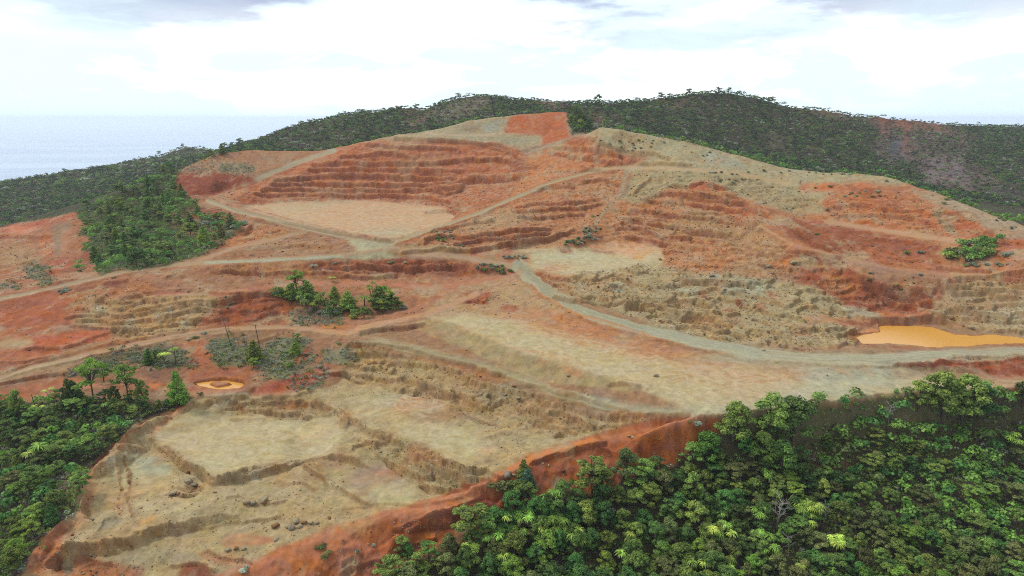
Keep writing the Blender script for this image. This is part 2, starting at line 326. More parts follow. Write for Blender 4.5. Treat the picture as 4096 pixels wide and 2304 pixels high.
for x in (-260, -160, -90, -40, 20, 90, 160, 260):
    XYZ += [(x, 118, -128 - 0.02 * x), (x * .8, 80, -150), (x * .6, 55, -165)]
for x in np.linspace(-2600, 2600, 9):
    XYZ += [(x, 1700, -260), (x, 2300, -420), (x, 3200, -440)]
for x, y in ((-1500,1200),(-1100,1250),(-700,1560),(-350,1700),(-150,1450),(300,1300),(800,1500),(1500,1400),(-300,1150),(0,1150)):
    XYZ.append((x, y, -190))
for x, y, z in ((-900,700,-120),(-700,500,-100),(-500,350,-90),(-350,230,-98),(-300,160,-118),(900,700,-60),(700,500,-55),(500,350,-60),(350,230,-88),(320,160,-116),(-1600,900,-150),(1600,900,-40),(1300,1100,-20)):
    XYZ.append((x, y, z))

pts = []; zs = []; edges = []
def add_line(P):
    b = len(pts)
    for k, (x, y, z) in enumerate(P):
        pts.append(Vector((float(x), float(y)))); zs.append(float(z))
        if k: edges.append((b + k - 1, b + k))
for t, L_ in ZL:
    add_line([world_z(u, v, z) for u, v, z in tile(t, L_)])
for L_ in YL:
    add_line([world_y(u, v, Y) for u, v, Y in L_])
for p in XYZ: pts.append(Vector(p[:2])); zs.append(p[2])
vo, eo, fo, ov, oe, of = delaunay_2d_cdt(pts, edges, [], 0, 1e-5)
zs = np.array(zs)
PV = np.array([(p.x, p.y) for p in vo]); ZV = np.zeros(len(vo)); bad = []
for i, o in enumerate(ov):
    if o: ZV[i] = zs[o].mean()
    else: bad.append(i)
orig = np.array([(p.x, p.y) for p in pts])
for i in bad:                          # where two break lines cross: mean of the two nearest ends on each
    d = np.hypot(*(orig - PV[i]).T); j = np.argsort(d)[:3]; w = 1 / (d[j] + .01); ZV[i] = (zs[j] * w).sum() / w.sum()
print("tin", len(vo), len(fo), "crossings", len(bad))
for i in bad: print("   crossing at", [round(float(a)) for a in project(PV[i][0], PV[i][1], ZV[i])])

# grid: columns of constant azimuth, rows at growing distance
NC = 1760
TT = np.linspace(-1.2, 1.2, NC)
ys = [75.0]
while ys[-1] < 3100:
    y = ys[-1]
    r = 0.006 if y < 125 else (0.00165 if y < 400 else (0.0019 if y < 680 else (0.0045 if y < 1500 else 0.012)))
    ys.append(y * (1 + r))
YY = np.array(ys); NR = len(YY)
GX = TT[None, :] * YY[:, None]; GY = np.repeat(YY[:, None], NC, 1)
GZ = np.full((NR, NC), np.nan)
for f in fo:
    if len(f) < 3: continue
    a, b, c = f[:3]
    P = PV[[a, b, c]]; t3 = P[:, 0] / P[:, 1]
    c0 = max(0, int((t3.min() - TT[0]) / (TT[1] - TT[0]))); c1 = min(NC, int((t3.max() - TT[0]) / (TT[1] - TT[0])) + 2)
    r0, r1 = np.searchsorted(YY, P[:, 1].min()) - 1, np.searchsorted(YY, P[:, 1].max()) + 1
    r0 = max(0, r0); r1 = min(NR, r1)
    if c1 <= c0 or r1 <= r0: continue
    x = GX[r0:r1, c0:c1]; y = GY[r0:r1, c0:c1]
    den = (P[1,1]-P[2,1])*(P[0,0]-P[2,0]) + (P[2,0]-P[1,0])*(P[0,1]-P[2,1])
    if abs(den) < 1e-9: continue
    l1 = ((P[1,1]-P[2,1])*(x-P[2,0]) + (P[2,0]-P[1,0])*(y-P[2,1]))/den
    l2 = ((P[2,1]-P[0,1])*(x-P[2,0]) + (P[0,0]-P[2,0])*(y-P[2,1]))/den
    l3 = 1-l1-l2; m = (l1>=-1e-6)&(l2>=-1e-6)&(l3>=-1e-6)
    sub = GZ[r0:r1, c0:c1]; sub[m] = (l1*ZV[a]+l2*ZV[b]+l3*ZV[c])[m]
# holes outside the hull: nearest filled in the row
for r in range(NR):
    row = GZ[r]; ok = ~np.isnan(row)
    if ok.all(): continue
    if not ok.any(): GZ[r] = GZ[r-1] if r else -150; continue
    GZ[r] = np.interp(np.arange(NC), np.nonzero(ok)[0], row[ok])
def blur(a, kr, kc):
    def b1(a, k, ax):
        if k < 1: return a
        a = np.moveaxis(a, ax, 0); n = a.shape[0]
        p = np.concatenate([np.repeat(a[:1], k+1, 0), a, np.repeat(a[-1:], k, 0)]); c = np.cumsum(p, 0, dtype=np.float64)
        o = (c[2*k+1:] - c[:-2*k-1]) / (2*k+1)
        return np.moveaxis(o[:n], 0, ax)
    return b1(b1(a, kr, 0), kc, 1)
# the scarps are ragged, not ruled: look the height up at a wandering place
def warp_fields(amp=1.0):
    wx_ = fbm(GX, GY, 10.0, 3, 3, .55)*2.3 + perlin(GX/1.3, GY/1.3, 9)*.12
    wy_ = fbm(GX, GY, 10.0, 3, 23, .55)*2.3 + perlin(GX/1.3, GY/1.3, 29)*.12
    s_ = np.clip(GY/250, .6, 1.0)*(1 - .45*sstep(300, 520, GY))*amp; return wx_*s_, wy_*s_
WX, WY = warp_fields()
def regrid(A, x, y):
    c = np.clip((x/y - TT[0])/(TT[1]-TT[0]), 0, NC-1.001); r = np.clip(np.interp(y.ravel(), YY, np.arange(NR)).reshape(y.shape), 0, NR-1.001)
    ci = c.astype(int); ri = r.astype(int); fc = c-ci; fr_ = r-ri
    return (A[ri,ci]*(1-fc)+A[ri,ci+1]*fc)*(1-fr_) + (A[ri+1,ci]*(1-fc)+A[ri+1,ci+1]*fc)*fr_
GZ0 = GZ.copy()
GZ = regrid(GZ, GX+WX, GY+WY)
s1 = blur(blur(GZ, 1, 1), 1, 2)
s2 = blur(blur(GZ0, 2, 5), 1, 5)
wfar = sstep(560, 760, GY)
GZ = s1 * (1 - wfar) + s2 * wfar
# crest distance by column: what lies behind it belongs to the back country
crest = [world_y(*p) for p in YL[0] + YL[1][1:]]
ct = np.array([p[0]/p[1] for p in crest]); cy = np.array([p[1] for p in crest]); o_ = np.argsort(ct)
CRY = np.interp(TT, ct[o_], cy[o_])
BACK = sstep(2, 9, GY - CRY[None, :])
print("grid", NR, NC, round(time.time()-T_START, 1))

# ================================================================== SOILS, TRACKS AND COVER, drawn as outlines on the ground
RU0, RV0, RST = -240, 220, 2.0
RW, RH = 1520, 630
px_u = RU0 + (np.arange(RW) + .5) * RST; px_v = RV0 + (np.arange(RH) + .5) * RST
def lin(c): 
    c = np.array(c, float) / 255; return np.where(c <= .04045, c / 12.92, ((c + .055) / 1.055) ** 2.4)
R_col = np.zeros((RH, RW, 3), np.float32); R_rough = np.full((RH, RW), .35, np.float32); R_terr = np.zeros((RH, RW), np.float32)
R_road = np.zeros((RH, RW), np.float32); R_wood = np.zeros((RH, RW), np.float32); R_scrub = np.zeros((RH, RW), np.float32)
R_pond = np.zeros((RH, RW), np.float32)
R_floor = np.zeros((RH, RW), np.float32)
def fill_mask(P, soft):
    P = np.array([p[:2] for p in P], float)
    c = (P[:, 0] - RU0) / RST; r = (P[:, 1] - RV0) / RST
    pad = int(soft / RST) + 3
    c0, c1 = max(0, int(c.min()) - pad), min(RW, int(c.max()) + pad + 1); r0, r1 = max(0, int(r.min()) - pad), min(RH, int(r.max()) + pad + 1)
    if c1 <= c0 or r1 <= r0: return None
    xx = np.arange(c0, c1) + .5; yy = np.arange(r0, r1) + .5
    m = np.zeros((r1 - r0, c1 - c0), bool)
    n = len(P)
    for i in range(n):
        xa, ya, xb, yb = c[i], r[i], c[(i+1) % n], r[(i+1) % n]
        if ya == yb: continue
        rows = (yy > min(ya, yb)) & (yy <= max(ya, yb))
        if not rows.any(): continue
        xi = xa + (yy[rows] - ya) / (yb - ya) * (xb - xa)
        m[rows] ^= xx[None, :] > xi[:, None]
    k = max(0, int(round(soft / RST / 1.6)))
    a = m.astype(np.float32)
    if k: a = blur(blur(a, k, k), k, k)
    return (slice(r0, r1), slice(c0, c1)), a
def line_mask(P, w, soft):
    P = np.array([p[:2] for p in P], float)
    pad = w / 2 + soft + 4
    c0, c1 = max(0, int((P[:,0].min() - pad - RU0) / RST)), min(RW, int((P[:,0].max() + pad - RU0) / RST) + 1)
    r0, r1 = max(0, int((P[:,1].min() - pad - RV0) / RST)), min(RH, int((P[:,1].max() + pad - RV0) / RST) + 1)
    if c1 <= c0 or r1 <= r0: return None
    X, Y = np.meshgrid(px_u[c0:c1], px_v[r0:r1]); D = np.full(X.shape, 1e9)
    for a, b in zip(P[:-1], P[1:]):
        d = b - a; L2 = max(1e-6, (d**2).sum()); t = np.clip(((X-a[0])*d[0] + (Y-a[1])*d[1]) / L2, 0, 1)
        D = np.minimum(D, np.hypot((X-a[0]-t*d[0]), (Y-a[1]-t*d[1]) * 1.25))
    return (slice(r0, r1), slice(c0, c1)), (1 - sstep(w/2 - soft/2, w/2 + soft/2, D)).astype(np.float32)
def apply_(res, col=None, a=1.0, rough=None, terr=None, road=None, wood=None, scrub=None, pond=None, floor=None):
    if res is None: return
    s, m = res; m = m * a
    if col is not None: R_col[s] = R_col[s] * (1 - m[..., None]) + lin(col).astype(np.float32) * m[..., None]
    for A, q in ((R_rough, rough), (R_terr, terr), (R_road, road), (R_wood, wood), (R_scrub, scrub), (R_pond, pond), (R_floor, floor)):
        if q is not None:
            mm = m if a < 1 and col is None else m / max(a, 1e-6)
            A[s] = A[s] * (1 - mm) + q * mm
def paint(t, P, col=None, a=1.0, soft=6, **k): apply_(fill_mask(tile(t, P), soft), col, a, **k)
def stroke(t, P, w, col=None, a=1.0, soft=4, **k): apply_(line_mask(tile(t, P), w, soft), col, a, **k)

TAN=(172,152,113); PALE=(186,170,130); KHA=(156,144,112); GREY=(152,150,124); OCH=(176,130,80); ORG=(190,106,64)
RED=(162,84,58); DRED=(128,66,50); BRN=(152,114,84); PNK=(178,126,98); SLA=(152,154,138); YEL=(190,158,96); LTAN=(182,160,118)
R_col[:] = lin(BRN)
# ---- far country
paint(0, [(-240,220),(2800,220),(2800,640),(2560,560),(2217,436),(1884,394),(1513,312),(1440,290),(1286,284),(900,352),(640,372),(440,425),(200,530),(0,560),(-240,575)], (92,84,66), soft=2, rough=.5, wood=1)
# ---- mine hill
paint(0, [(440,420),(620,374),(900,354),(1286,283),(1432,276),(1440,342),(1513,313),(1884,393),(2217,436),(2800,640),(2800,800),(2200,800),(1300,690),(970,600),(600,545),(500,505)], (176,112,74), soft=3, rough=.6, wood=0)
paint(0, [(780,385),(900,362),(1100,345),(1300,370),(1330,400),(1300,470),(1180,520),(1000,500),(850,498),(640,505),(560,486),(650,450)], (180,100,66), soft=8, terr=1, rough=.8)
paint(0, [(1020,480),(1200,440),(1300,430),(1310,470),(1200,520),(1120,505)], (168,96,68), .6, 10)
paint(0, [(640,455),(780,440),(980,470),(1100,490),(900,496),(640,503)], (186,112,76), .6, 10)
stroke(0, [(780,440),(830,420),(880,400),(940,395)], 18, (140,66,54), .5, 14)
stroke(0, [(800,425),(900,440),(960,470)], 14, (140,66,54), .4, 14)
paint(2, [(0,1110),(300,1040),(650,985),(900,925),(1290,855),(1220,1000),(1350,1010),(1520,1030),(1500,1110),(1340,1130),(1150,1090),(700,1060),(300,1060)], (162,148,118), 1, 6, rough=.5, terr=0)
paint(2, [(150,1120),(500,1060),(700,1080),(560,1130),(300,1150)], (160,132,106), .7, 8)
paint(2, [(850,985),(1000,950),(1060,970),(1000,1005)], (130,100,84), .6, 6)
paint(2, [(1060,960),(1160,925),(1200,950),(1150,990),(1070,1000)], (150,150,134), .8, 6)
stroke(2, [(640,1010),(900,1030),(1100,1020),(1220,1005)], 7, (184,158,126), .8, 3, rough=.1)
paint(2, [(1290,866),(1500,846),(1690,846),(1705,960),(1735,1045),(1530,1092),(1520,1022),(1340,1005),(1220,1002)], (184,98,62), 1, 4, rough=.25)
stroke(2, [(1290,862),(1450,845),(1700,838)], 6, (172,140,112), 1, 3, rough=.1)
stroke(2, [(650,1000),(900,930),(1280,866)], 5, (176,160,128), .7, 4)
paint(2, [(1690,866),(1760,930),(1850,1000),(1800,1030),(1725,1045),(1700,950)], (150,128,108), 1, 5)
paint(2, [(1150,1090),(1300,1120),(1400,1200),(1300,1200),(1190,1150)], (186,108,66), .8, 8)
paint(2, [(1340,1135),(1520,1095),(1700,1050),(1770,1050),(1560,1110),(1400,1180)], (140,118,98), .9, 4, rough=.9)
stroke(2, [(1390,1160),(1560,1100),(1740,1045)], 5, (170,150,120), .7, 3)
paint(2, [(1560,1120),(1690,1070),(1680,1140),(1590,1140)], (168,154,122), .9, 5)
paint(2, [(1690,1060),(1800,1040),(1760,1110),(1690,1135)], (160,84,60), .8, 5)
# centre slope below the notch
paint(2, [(1400,1200),(1700,1130),(1900,1110),(2100,1170),(2100,1260),(1880,1280),(1500,1400),(1380,1448),(1300,1448)], (192,118,72), .9, 10, terr=.5, rough=.7)
paint(2, [(1250,1240),(1340,1180),(1400,1230),(1320,1310)], (126,72,62), .7, 10, rough=1)
stroke(2, [(1320,1200),(1400,1240),(1370,1330),(1290,1440)], 12, (150,108,82), .6, 8)
paint(2, [(1660,1130),(1850,1100),(2050,1170),(2060,1240),(1800,1180)], (190,104,60), .7, 10)
paint(2, [(1860,1060),(2050,1020),(2300,1020),(2440,1080),(2430,1150),(2200,1190),(2000,1120)], (148,138,112), .9, 8, rough=.7)
paint(2, [(1800,1030),(2000,945),(2300,1005),(2576,1055),(2576,1250),(2300,1250),(2450,1130),(2440,1060),(2100,1010),(1900,1050)], (164,150,120), .9, 5, rough=.3)
paint(2, [(2230,1220),(2350,1180),(2450,1200),(2420,1230)], (120,110,94), .6, 6)
paint(2, [(2280,1236),(2470,1232),(2440,1246),(2300,1246)], (184,92,60), .8, 4)
# right hill
paint(0, [(1500,335),(1513,313),(1626,333),(1884,393),(2034,426),(2217,436),(2300,462),(2250,466),(2180,460),(2120,468),(2088,492),(2078,540),(2000,534),(1900,512),(1850,490),(1760,470),(1700,472),(1640,484),(1592,522),(1555,508),(1600,440),(1560,425),(1640,400),(1540,372)], (164,152,118), .95, 5, rough=.5, terr=0)
paint(0, [(1600,424),(1720,425),(1850,440),(2000,470),(2080,520),(2000,530),(1900,505),(1760,466),(1690,470),(1620,520),(1570,500)], (162,144,106), .8, 6, rough=1)
paint(3, [(160,1150),(230,1150),(350,1200),(500,1250),(430,1262),(180,1245)], (152,154,138), .7, 6)
paint(6, [(60,30),(180,0),(300,20),(200,60)], (190,104,60), .9, 5)
paint(3, [(60,1380),(180,1370),(330,1430),(300,1448),(40,1448)], (184,96,58), .9, 4)
paint(3, [(870,1390),(1100,1380),(1200,1400),(1380,1362),(1440,1400),(1440,1470),(1300,1448),(900,1448)], (192,108,66), .9, 6)
paint(6, [(640,0),(900,20),(1000,100),(900,180),(700,120),(520,60)], (156,138,104), .8, 6, rough=1)
paint(6, [(1040,70),(1150,20),(1450,0),(1800,40),(1900,140),(1950,260),(2100,340),(1900,330),(1500,290),(1150,240),(1090,200)], (182,104,62), 1, 6, rough=.9, terr=.6)
paint(6, [(1900,0),(2250,120),(2600,250),(2600,370),(2350,340),(2240,240),(2200,180),(1950,120),(1800,40),(1700,-20)], (162,138,112), 1, 6, rough=.5)
paint(6, [(1860,130),(1950,120),(2060,260),(2100,340),(1980,300)], (158,146,116), .8, 5, rough=1)
paint(6, [(1940,150),(2190,180),(2240,280),(2360,300),(2340,350),(2200,350),(2050,260)], (176,96,60), .9, 6, rough=.8)
paint(6, [(2000,150),(2100,150),(2220,190),(2150,200)], (96,62,52), .7, 5)
stroke(6, [(1090,225),(1500,292),(2100,375),(2300,395)], 16, (184,142,106), .9, 6, rough=.15, road=1)
paint(6, [(1560,340),(1650,350),(1830,385),(1700,380)], (158,156,136), .7, 3)
paint(6, [(850,200),(1090,240),(1500,310),(1950,400),(1920,520),(1600,560),(1200,480),(1000,430),(850,350),(700,240)], (158,88,62), 1, 5, rough=.6)
paint(6, [(830,260),(1130,420),(1090,450),(850,340)], (134,70,52), .7, 5)
paint(6, [(1100,440),(1260,280),(1290,300),(1180,450)], (134,66,50), .7, 5)
paint(6, [(1250,440),(1450,420),(1650,480),(1950,500),(1950,590),(1600,565),(1250,490)], (178,102,66), .8, 6, rough=.8)
stroke(6, [(560,245),(850,400),(1200,500),(1600,582),(2100,632),(2400,612),(2576,580),(2800,560)], 11, (176,122,92), .95, 4, rough=.15, road=1)
paint(6, [(2250,395),(2576,350),(2700,340),(2700,480),(2480,470),(2380,520),(2440,420)], (180,96,68), .9, 6)
paint(6, [(2576,560),(2480,470),(2700,480),(2700,560)], (172,140,114), .8, 5)
# dark red wall under the road
paint(6, [(800,450),(900,455),(1200,495),(1300,560),(1000,540),(900,520)], (120,62,50), .9, 5, rough=.8)
paint(6, [(820,520),(1280,560),(1380,700),(1500,740),(1900,760),(1960,830),(1800,900),(1500,900),(1200,850),(950,800),(760,780),(800,640)], (164,86,58), 1, 8, rough=1)
paint(6, [(1280,530),(1650,590),(2000,640),(2020,700),(1900,740),(1560,720),(1400,620)], (150,112,88), .9, 6, rough=.4)
paint(6, [(1330,640),(1480,700),(1620,740),(1900,760),(1880,800),(1660,850),(1560,850),(1480,790),(1360,740)], (92,52,48), .8, 8)
paint(6, [(1500,850),(1640,860),(1660,940),(1540,950)], (184,98,58), .8, 6)
paint(6, [(1040,590),(1120,580),(1330,700),(1320,780),(1080,760),(1060,660)], (178,118,72), .8, 8)
paint(6, [(2020,630),(2300,640),(2576,600),(2700,600),(2700,1090),(2300,1060),(2000,980),(1850,900),(1950,800),(2000,700)], (168,142,106), 1, 8, rough=1)
paint(6, [(2020,640),(2200,650),(2100,700),(2050,720)], (180,112,74), .8, 6)
paint(6, [(2300,660),(2576,600),(2700,600),(2700,700),(2500,700)], (168,90,62), .7, 6)
paint(6, [(2200,840),(2576,760),(2700,780),(2700,1050),(2400,1040)], (172,162,132), .7, 12)
# ---- terraced middle
paint(0, [(1060,590),(1200,552),(1330,498),(1480,440),(1560,425),(1560,500),(1510,540),(1480,600),(1400,620),(1250,625),(1050,625)], (180,120,78), .9, 8, terr=.7, rough=.9)
paint(5, [(1300,110),(1500,20),(2100,0),(2050,100),(1850,200),(1700,240),(1350,180)], (184,108,68), .7, 10)
paint(5, [(900,250),(1250,110),(1400,200),(1300,290),(1050,290),(870,300)], (168,136,98), .8, 8)
paint(5, [(620,380),(820,290),(1000,300),(1400,290),(1600,300),(1200,370),(900,400),(640,390)], (176,104,68), .7, 8)
paint(5, [(900,380),(1060,340),(1050,400),(950,430)], (128,66,48), .8, 4)
paint(5, [(340,430),(500,400),(900,410),(1000,430),(900,465),(420,470)], (164,138,100), .9, 5)
paint(5, [(360,430),(420,430),(520,465),(420,465)], (204,150,96), .8, 4)
paint(0, [(1560,500),(1600,520),(1700,470),(1850,490),(1900,530),(1880,560),(2000,640),(1940,700),(1780,690),(1650,650),(1500,610),(1490,570)], (182,118,74), .9, 8, terr=.55, rough=1)
paint(6, [(0,60),(400,100),(600,160),(700,250),(560,240),(300,150),(0,130)], (184,96,58), .9, 8)
paint(6, [(100,120),(500,240),(680,330),(820,420),(700,520),(480,480),(300,400),(0,420),(-200,330),(-100,200)], (170,136,94), .75, 14, rough=1)
paint(6, [(0,300),(300,370),(300,440),(0,400),(-200,330)], (186,112,66), .6, 10)
paint(6, [(300,560),(650,480),(900,640),(700,740),(520,680),(250,640)], (160,130,96), .7, 12, rough=1)
stroke(6, [(560,245),(680,310),(820,395)], 7, (186,140,100), .8, 4)
paint(6, [(640,520),(780,515),(830,545),(700,560)], (200,118,64), .9, 4)
# gully line
stroke(0, [(1578,430),(1559,493),(1520,533),(1493,567)], 12, (150,138,114), .7, 6)
stroke(0, [(1586,440),(1575,480),(1560,500)], 10, (110,104,86), .5, 6)
# ---- pads in the middle
paint(5, [(1240,420),(1420,420),(1650,420),(1900,420),(2400,420),(2430,520),(2380,580),(2100,600),(1900,640),(1600,620),(1420,590),(1400,530),(1440,470),(1270,430)], (180,162,124), 1, 6, rough=.06, floor=1)
paint(5, [(1480,470),(1750,450),(2050,480),(1900,520),(1550,520),(1420,530)], (176,168,134), .8, 10)
paint(5, [(1440,590),(1560,540),(1780,540),(1700,580),(1500,620)], (184,116,76), .7, 10)
paint(5, [(1000,430),(1250,430),(1420,480),(1400,510),(1250,520),(980,470)], (186,112,82), .8, 10, rough=.1)
paint(5, [(1850,400),(2050,370),(2380,400),(2390,430),(2200,500),(2100,460),(1900,430)], (204,138,92), 1, 5, rough=.02, floor=1)
paint(5, [(1650,430),(1740,430),(1740,465),(1650,460)], (146,74,54), .9, 4)
paint(5, [(1860,430),(2060,450),(2070,470),(1900,455)], (156,84,58), .9, 4)
paint(5, [(1230,415),(1300,400),(1330,420),(1250,435)], (136,70,54), .9, 3)
# ---- upper pan
paint(0, [(604,522),(650,513),(760,505),(900,500),(1040,508),(1120,524),(1145,542),(1125,562),(1050,590),(985,604),(900,592),(780,570),(680,547)], (190,144,108), 1, 4, rough=.02, terr=0, floor=1)
paint(0, [(640,520),(760,506),(840,505),(800,530),(700,535)], (176,150,114), .8, 14)
paint(0, [(880,585),(1000,570),(1060,585),(985,604)], (168,152,122), .8, 10)
paint(0, [(760,508),(900,502),(870,512),(800,514)], (160,138,106), .8, 4)
paint(0, [(590,505),(700,495),(900,492),(1050,494),(1180,520),(1140,540),(1100,520),(900,502),(700,510),(604,522)], (166,92,66), .9, 4, rough=.7)
# ---- upper roads
RC = (166,150,120)
stroke(0, [(840,380),(760,405),(650,449),(560,481),(522,497),(530,508),(600,532),(700,556),(780,575),(860,592),(930,605),(970,620)], 15, RC, 1, 4, rough=.05, road=1, terr=0)
stroke(0, [(560,500),(620,530),(720,560),(840,586),(930,605)], 10, (164,128,100), .6, 8)
stroke(0, [(600,515),(700,545),(780,566),(900,592),(1000,604)], 5, (150,84,62), .8, 3)
stroke(0, [(840,376),(760,400),(680,432),(600,462)], 7, (156,160,136), .8, 3)
stroke(0, [(975,612),(1002,606),(1100,573),(1193,541),(1260,512),(1323,486),(1400,455),(1493,428),(1576,420),(1718,424),(1850,436),(1980,462)], 11, (178,150,112), 1, 4, rough=.05, road=1, terr=0)
stroke(0, [(1100,573),(1193,541),(1260,512),(1323,486)], 6, (162,156,126), .7, 3)
paint(0, [(860,600),(930,600),(1000,610),(975,632),(1010,652),(860,656),(900,630)], (158,148,118), 1, 6, rough=.05, floor=1)
paint(0, [(500,655),(600,622),(700,600),(790,585),(870,600),(900,628),(800,640),(640,648)], (160,112,82), .9, 6, rough=.7)
paint(4, [(2100,400),(2400,370),(2500,400),(2480,450),(2200,460),(2050,430)], (164,120,82), .8, 6)
stroke(4, [(1500,515),(1800,410),(2100,350),(2300,300)], 10, (170,136,104), .9, 5, rough=.1, road=1)
# ---- left: scrubby hump and red pit
paint(0, [(440,425),(540,383),(700,376),(840,376),(760,398),(650,443),(560,478),(520,494),(470,492),(440,470)], (166,116,86), 1, 5, rough=.5, terr=.2)
paint(1, [(1310,1330),(1560,1270),(1900,1340),(1950,1370),(1700,1448),(1650,1500),(1300,1500)], (150,72,56), 1, 5, rough=.7)
paint(1, [(1560,1150),(1800,1200),(2000,1240),(1900,1310),(1640,1310),(1600,1220)], (168,128,96), .8, 8)
paint(1, [(1640,1240),(1800,1230),(1950,1260),(1900,1310),(1650,1310)], (132,130,104), .6, 8, scrub=.6)
paint(1, [(1330,1290),(1500,1230),(1620,1220),(1600,1300),(1400,1310)], (140,120,96), .6, 8, scrub=.4)
paint(0, [(480,520),(560,530),(620,560),(570,620),(520,640),(450,560)], (150,78,58), .9, 8, rough=.8)
paint(4, [(1710,310),(1900,240),(2050,260),(2200,300),(2000,350),(1700,420)], (188,118,72), .9, 6, rough=1)
# ---- left valley
paint(0, [(-240,575),(0,565),(100,556),(200,530),(240,545),(230,640),(250,690),(130,722),(0,748),(-240,790)], (164,108,78), 1, 4, rough=.5, wood=0)
paint(4, [(0,230),(200,220),(420,200),(620,150),(600,180),(400,240),(200,300),(0,330)], (180,86,68), .8, 6)
paint(4, [(60,270),(300,260),(200,320),(80,310)], (206,124,94), .8, 6, rough=.1)
paint(4, [(0,420),(150,400),(280,420),(240,560),(0,560)], (168,134,96), .8, 10, rough=.8)
paint(4, [(290,330),(380,330),(400,480),(320,480)], (188,104,64), .8, 8)
paint(4, [(400,240),(540,220),(500,440),(420,500),(400,330)], (140,116,92), .8, 8, rough=.3)
paint(4, [(470,290),(540,280),(500,480),(450,500)], (184,116,78), .6, 8)
paint(4, [(280,560),(450,500),(640,520),(560,580),(400,620),(300,610)], (166,78,66), .8, 8)
paint(4, [(540,500),(700,440),(760,500),(640,560)], (150,74,58), .8, 8)
paint(4, [(430,690),(640,640),(700,660),(400,730)], (110,60,50), .8, 4)
paint(4, [(180,560),(300,540),(390,570),(330,640),(220,660)], (110,120,94), .5, 6, scrub=.8)
paint(4, [(300,660),(420,640),(400,710),(280,710)], (120,120,94), .5, 6, scrub=.6)
paint(4, [(0,690),(140,690),(150,730),(0,740)], (110,120,98), .5, 6, scrub=.6)
# ---- band between the upper road and the long track
paint(0, [(-240,760),(0,752),(240,700),(433,672),(700,660),(1180,660),(1300,690),(1290,720),(1080,790),(880,832),(586,830),(300,870),(0,950),(-240,990)], (166,110,78), 1, 4, rough=.5, wood=0)
paint(0, [(800,660),(1000,652),(1190,662),(1180,690),(900,690),(760,680)], (156,80,58), .85, 6, rough=.8)
paint(0, [(520,668),(760,658),(800,700),(560,692)], (174,116,72), .9, 6, rough=.7)
paint(5, [(0,570),(150,570),(400,620),(480,650),(200,660),(0,640)], (176,120,76), .8, 8)
paint(5, [(200,610),(380,610),(400,650),(250,650)], (150,142,120), .6, 6)
paint(4, [(1200,590),(1400,580),(1900,640),(1980,680),(1800,760),(1400,740),(1100,720)], (158,110,80), .9, 8)
paint(4, [(780,690),(960,665),(900,740),(560,760),(540,730)], (124,62,52), .8, 8)
paint(4, [(0,800),(330,740),(540,760),(540,900),(480,960),(600,1000),(780,1030),(400,1100),(0,1110)], (170,92,66), .85, 10, rough=.4)
paint(4, [(0,930),(200,900),(400,960),(240,1010),(0,1020)], (176,96,76), .6, 14)
paint(4, [(540,760),(900,740),(1000,690),(1180,690),(1200,760),(760,800),(540,960)], (174,108,68), .9, 8, rough=.8)
paint(4, [(760,800),(1400,760),(1640,800),(1650,880),(1500,1020),(1300,1080),(1000,1120),(850,1110),(820,1040),(540,1000),(560,960),(700,860)], (178,142,94), .95, 10, rough=1)
paint(4, [(560,960),(700,920),(760,980),(640,1010)], (176,158,116), .7, 10)
for q in ((740,880),(1180,930),(1270,900),(1390,980),(960,1000),(1000,960)): paint(4, [(q[0]-40,q[1]-30),(q[0]+30,q[1]-50),(q[0]+40,q[1]+20),(q[0]-20,q[1]+50)], (160,160,142), .6, 5)
paint(4, [(850,1000),(1050,980),(1000,1080),(840,1090)], (128,112,86), .5, 8)
paint(4, [(1480,1000),(1640,840),(1960,750),(2100,790),(2250,860),(2250,1000),(1900,1000),(1700,1020)], (160,84,56), .95, 8, rough=.8)
paint(4, [(1980,920),(2100,910),(2110,980),(1990,980)], (100,72,62), .8, 5)
paint(4, [(2200,880),(2576,900),(2576,1000),(2200,1000)], (98,80,66), .8, 6, scrub=.7)
paint(4, [(230,1100),(800,1030),(820,1050),(790,1110),(350,1180),(200,1200)], (190,92,60), .95, 5, rough=.4)
paint(4, [(0,1110),(270,1100),(230,1170),(0,1190)], (176,150,112), .8, 8, rough=.1)
paint(4, [(0,1190),(230,1180),(500,1180),(500,1230),(100,1300),(0,1290)], (178,100,72), .8, 8)
paint(4, [(480,1180),(700,1130),(800,1140),(640,1200),(450,1230)], (150,124,92), .8, 6, rough=.6)
# tracks of that band
stroke(0, [(-240,790),(0,752),(133,724),(240,700),(333,680),(433,667),(567,658),(720,651),(858,643),(960,628)], 13, (168,136,104), 1, 4, rough=.05, road=1)
stroke(0, [(520,660),(640,657),(780,650),(860,645)], 8, (162,162,138), .9, 4)
stroke(0, [(-240,785),(0,750),(90,735)], 9, (170,154,122), .7, 4)
stroke(0, [(980,625),(1050,636),(1150,645),(1250,660),(1310,680)], 18, (172,138,108), 1, 6, rough=.1, road=1)
stroke(0, [(400,737),(567,740),(667,722),(800,712),(900,712),(1001,716),(1092,725),(1192,711),(1300,688)], 12, (180,116,90), 1, 5, rough=.08, road=1)
paint(5, [(500,740),(900,650),(1280,640),(1000,730),(800,830),(700,790),(640,740)], (178,118,88), .6, 8, rough=.4)
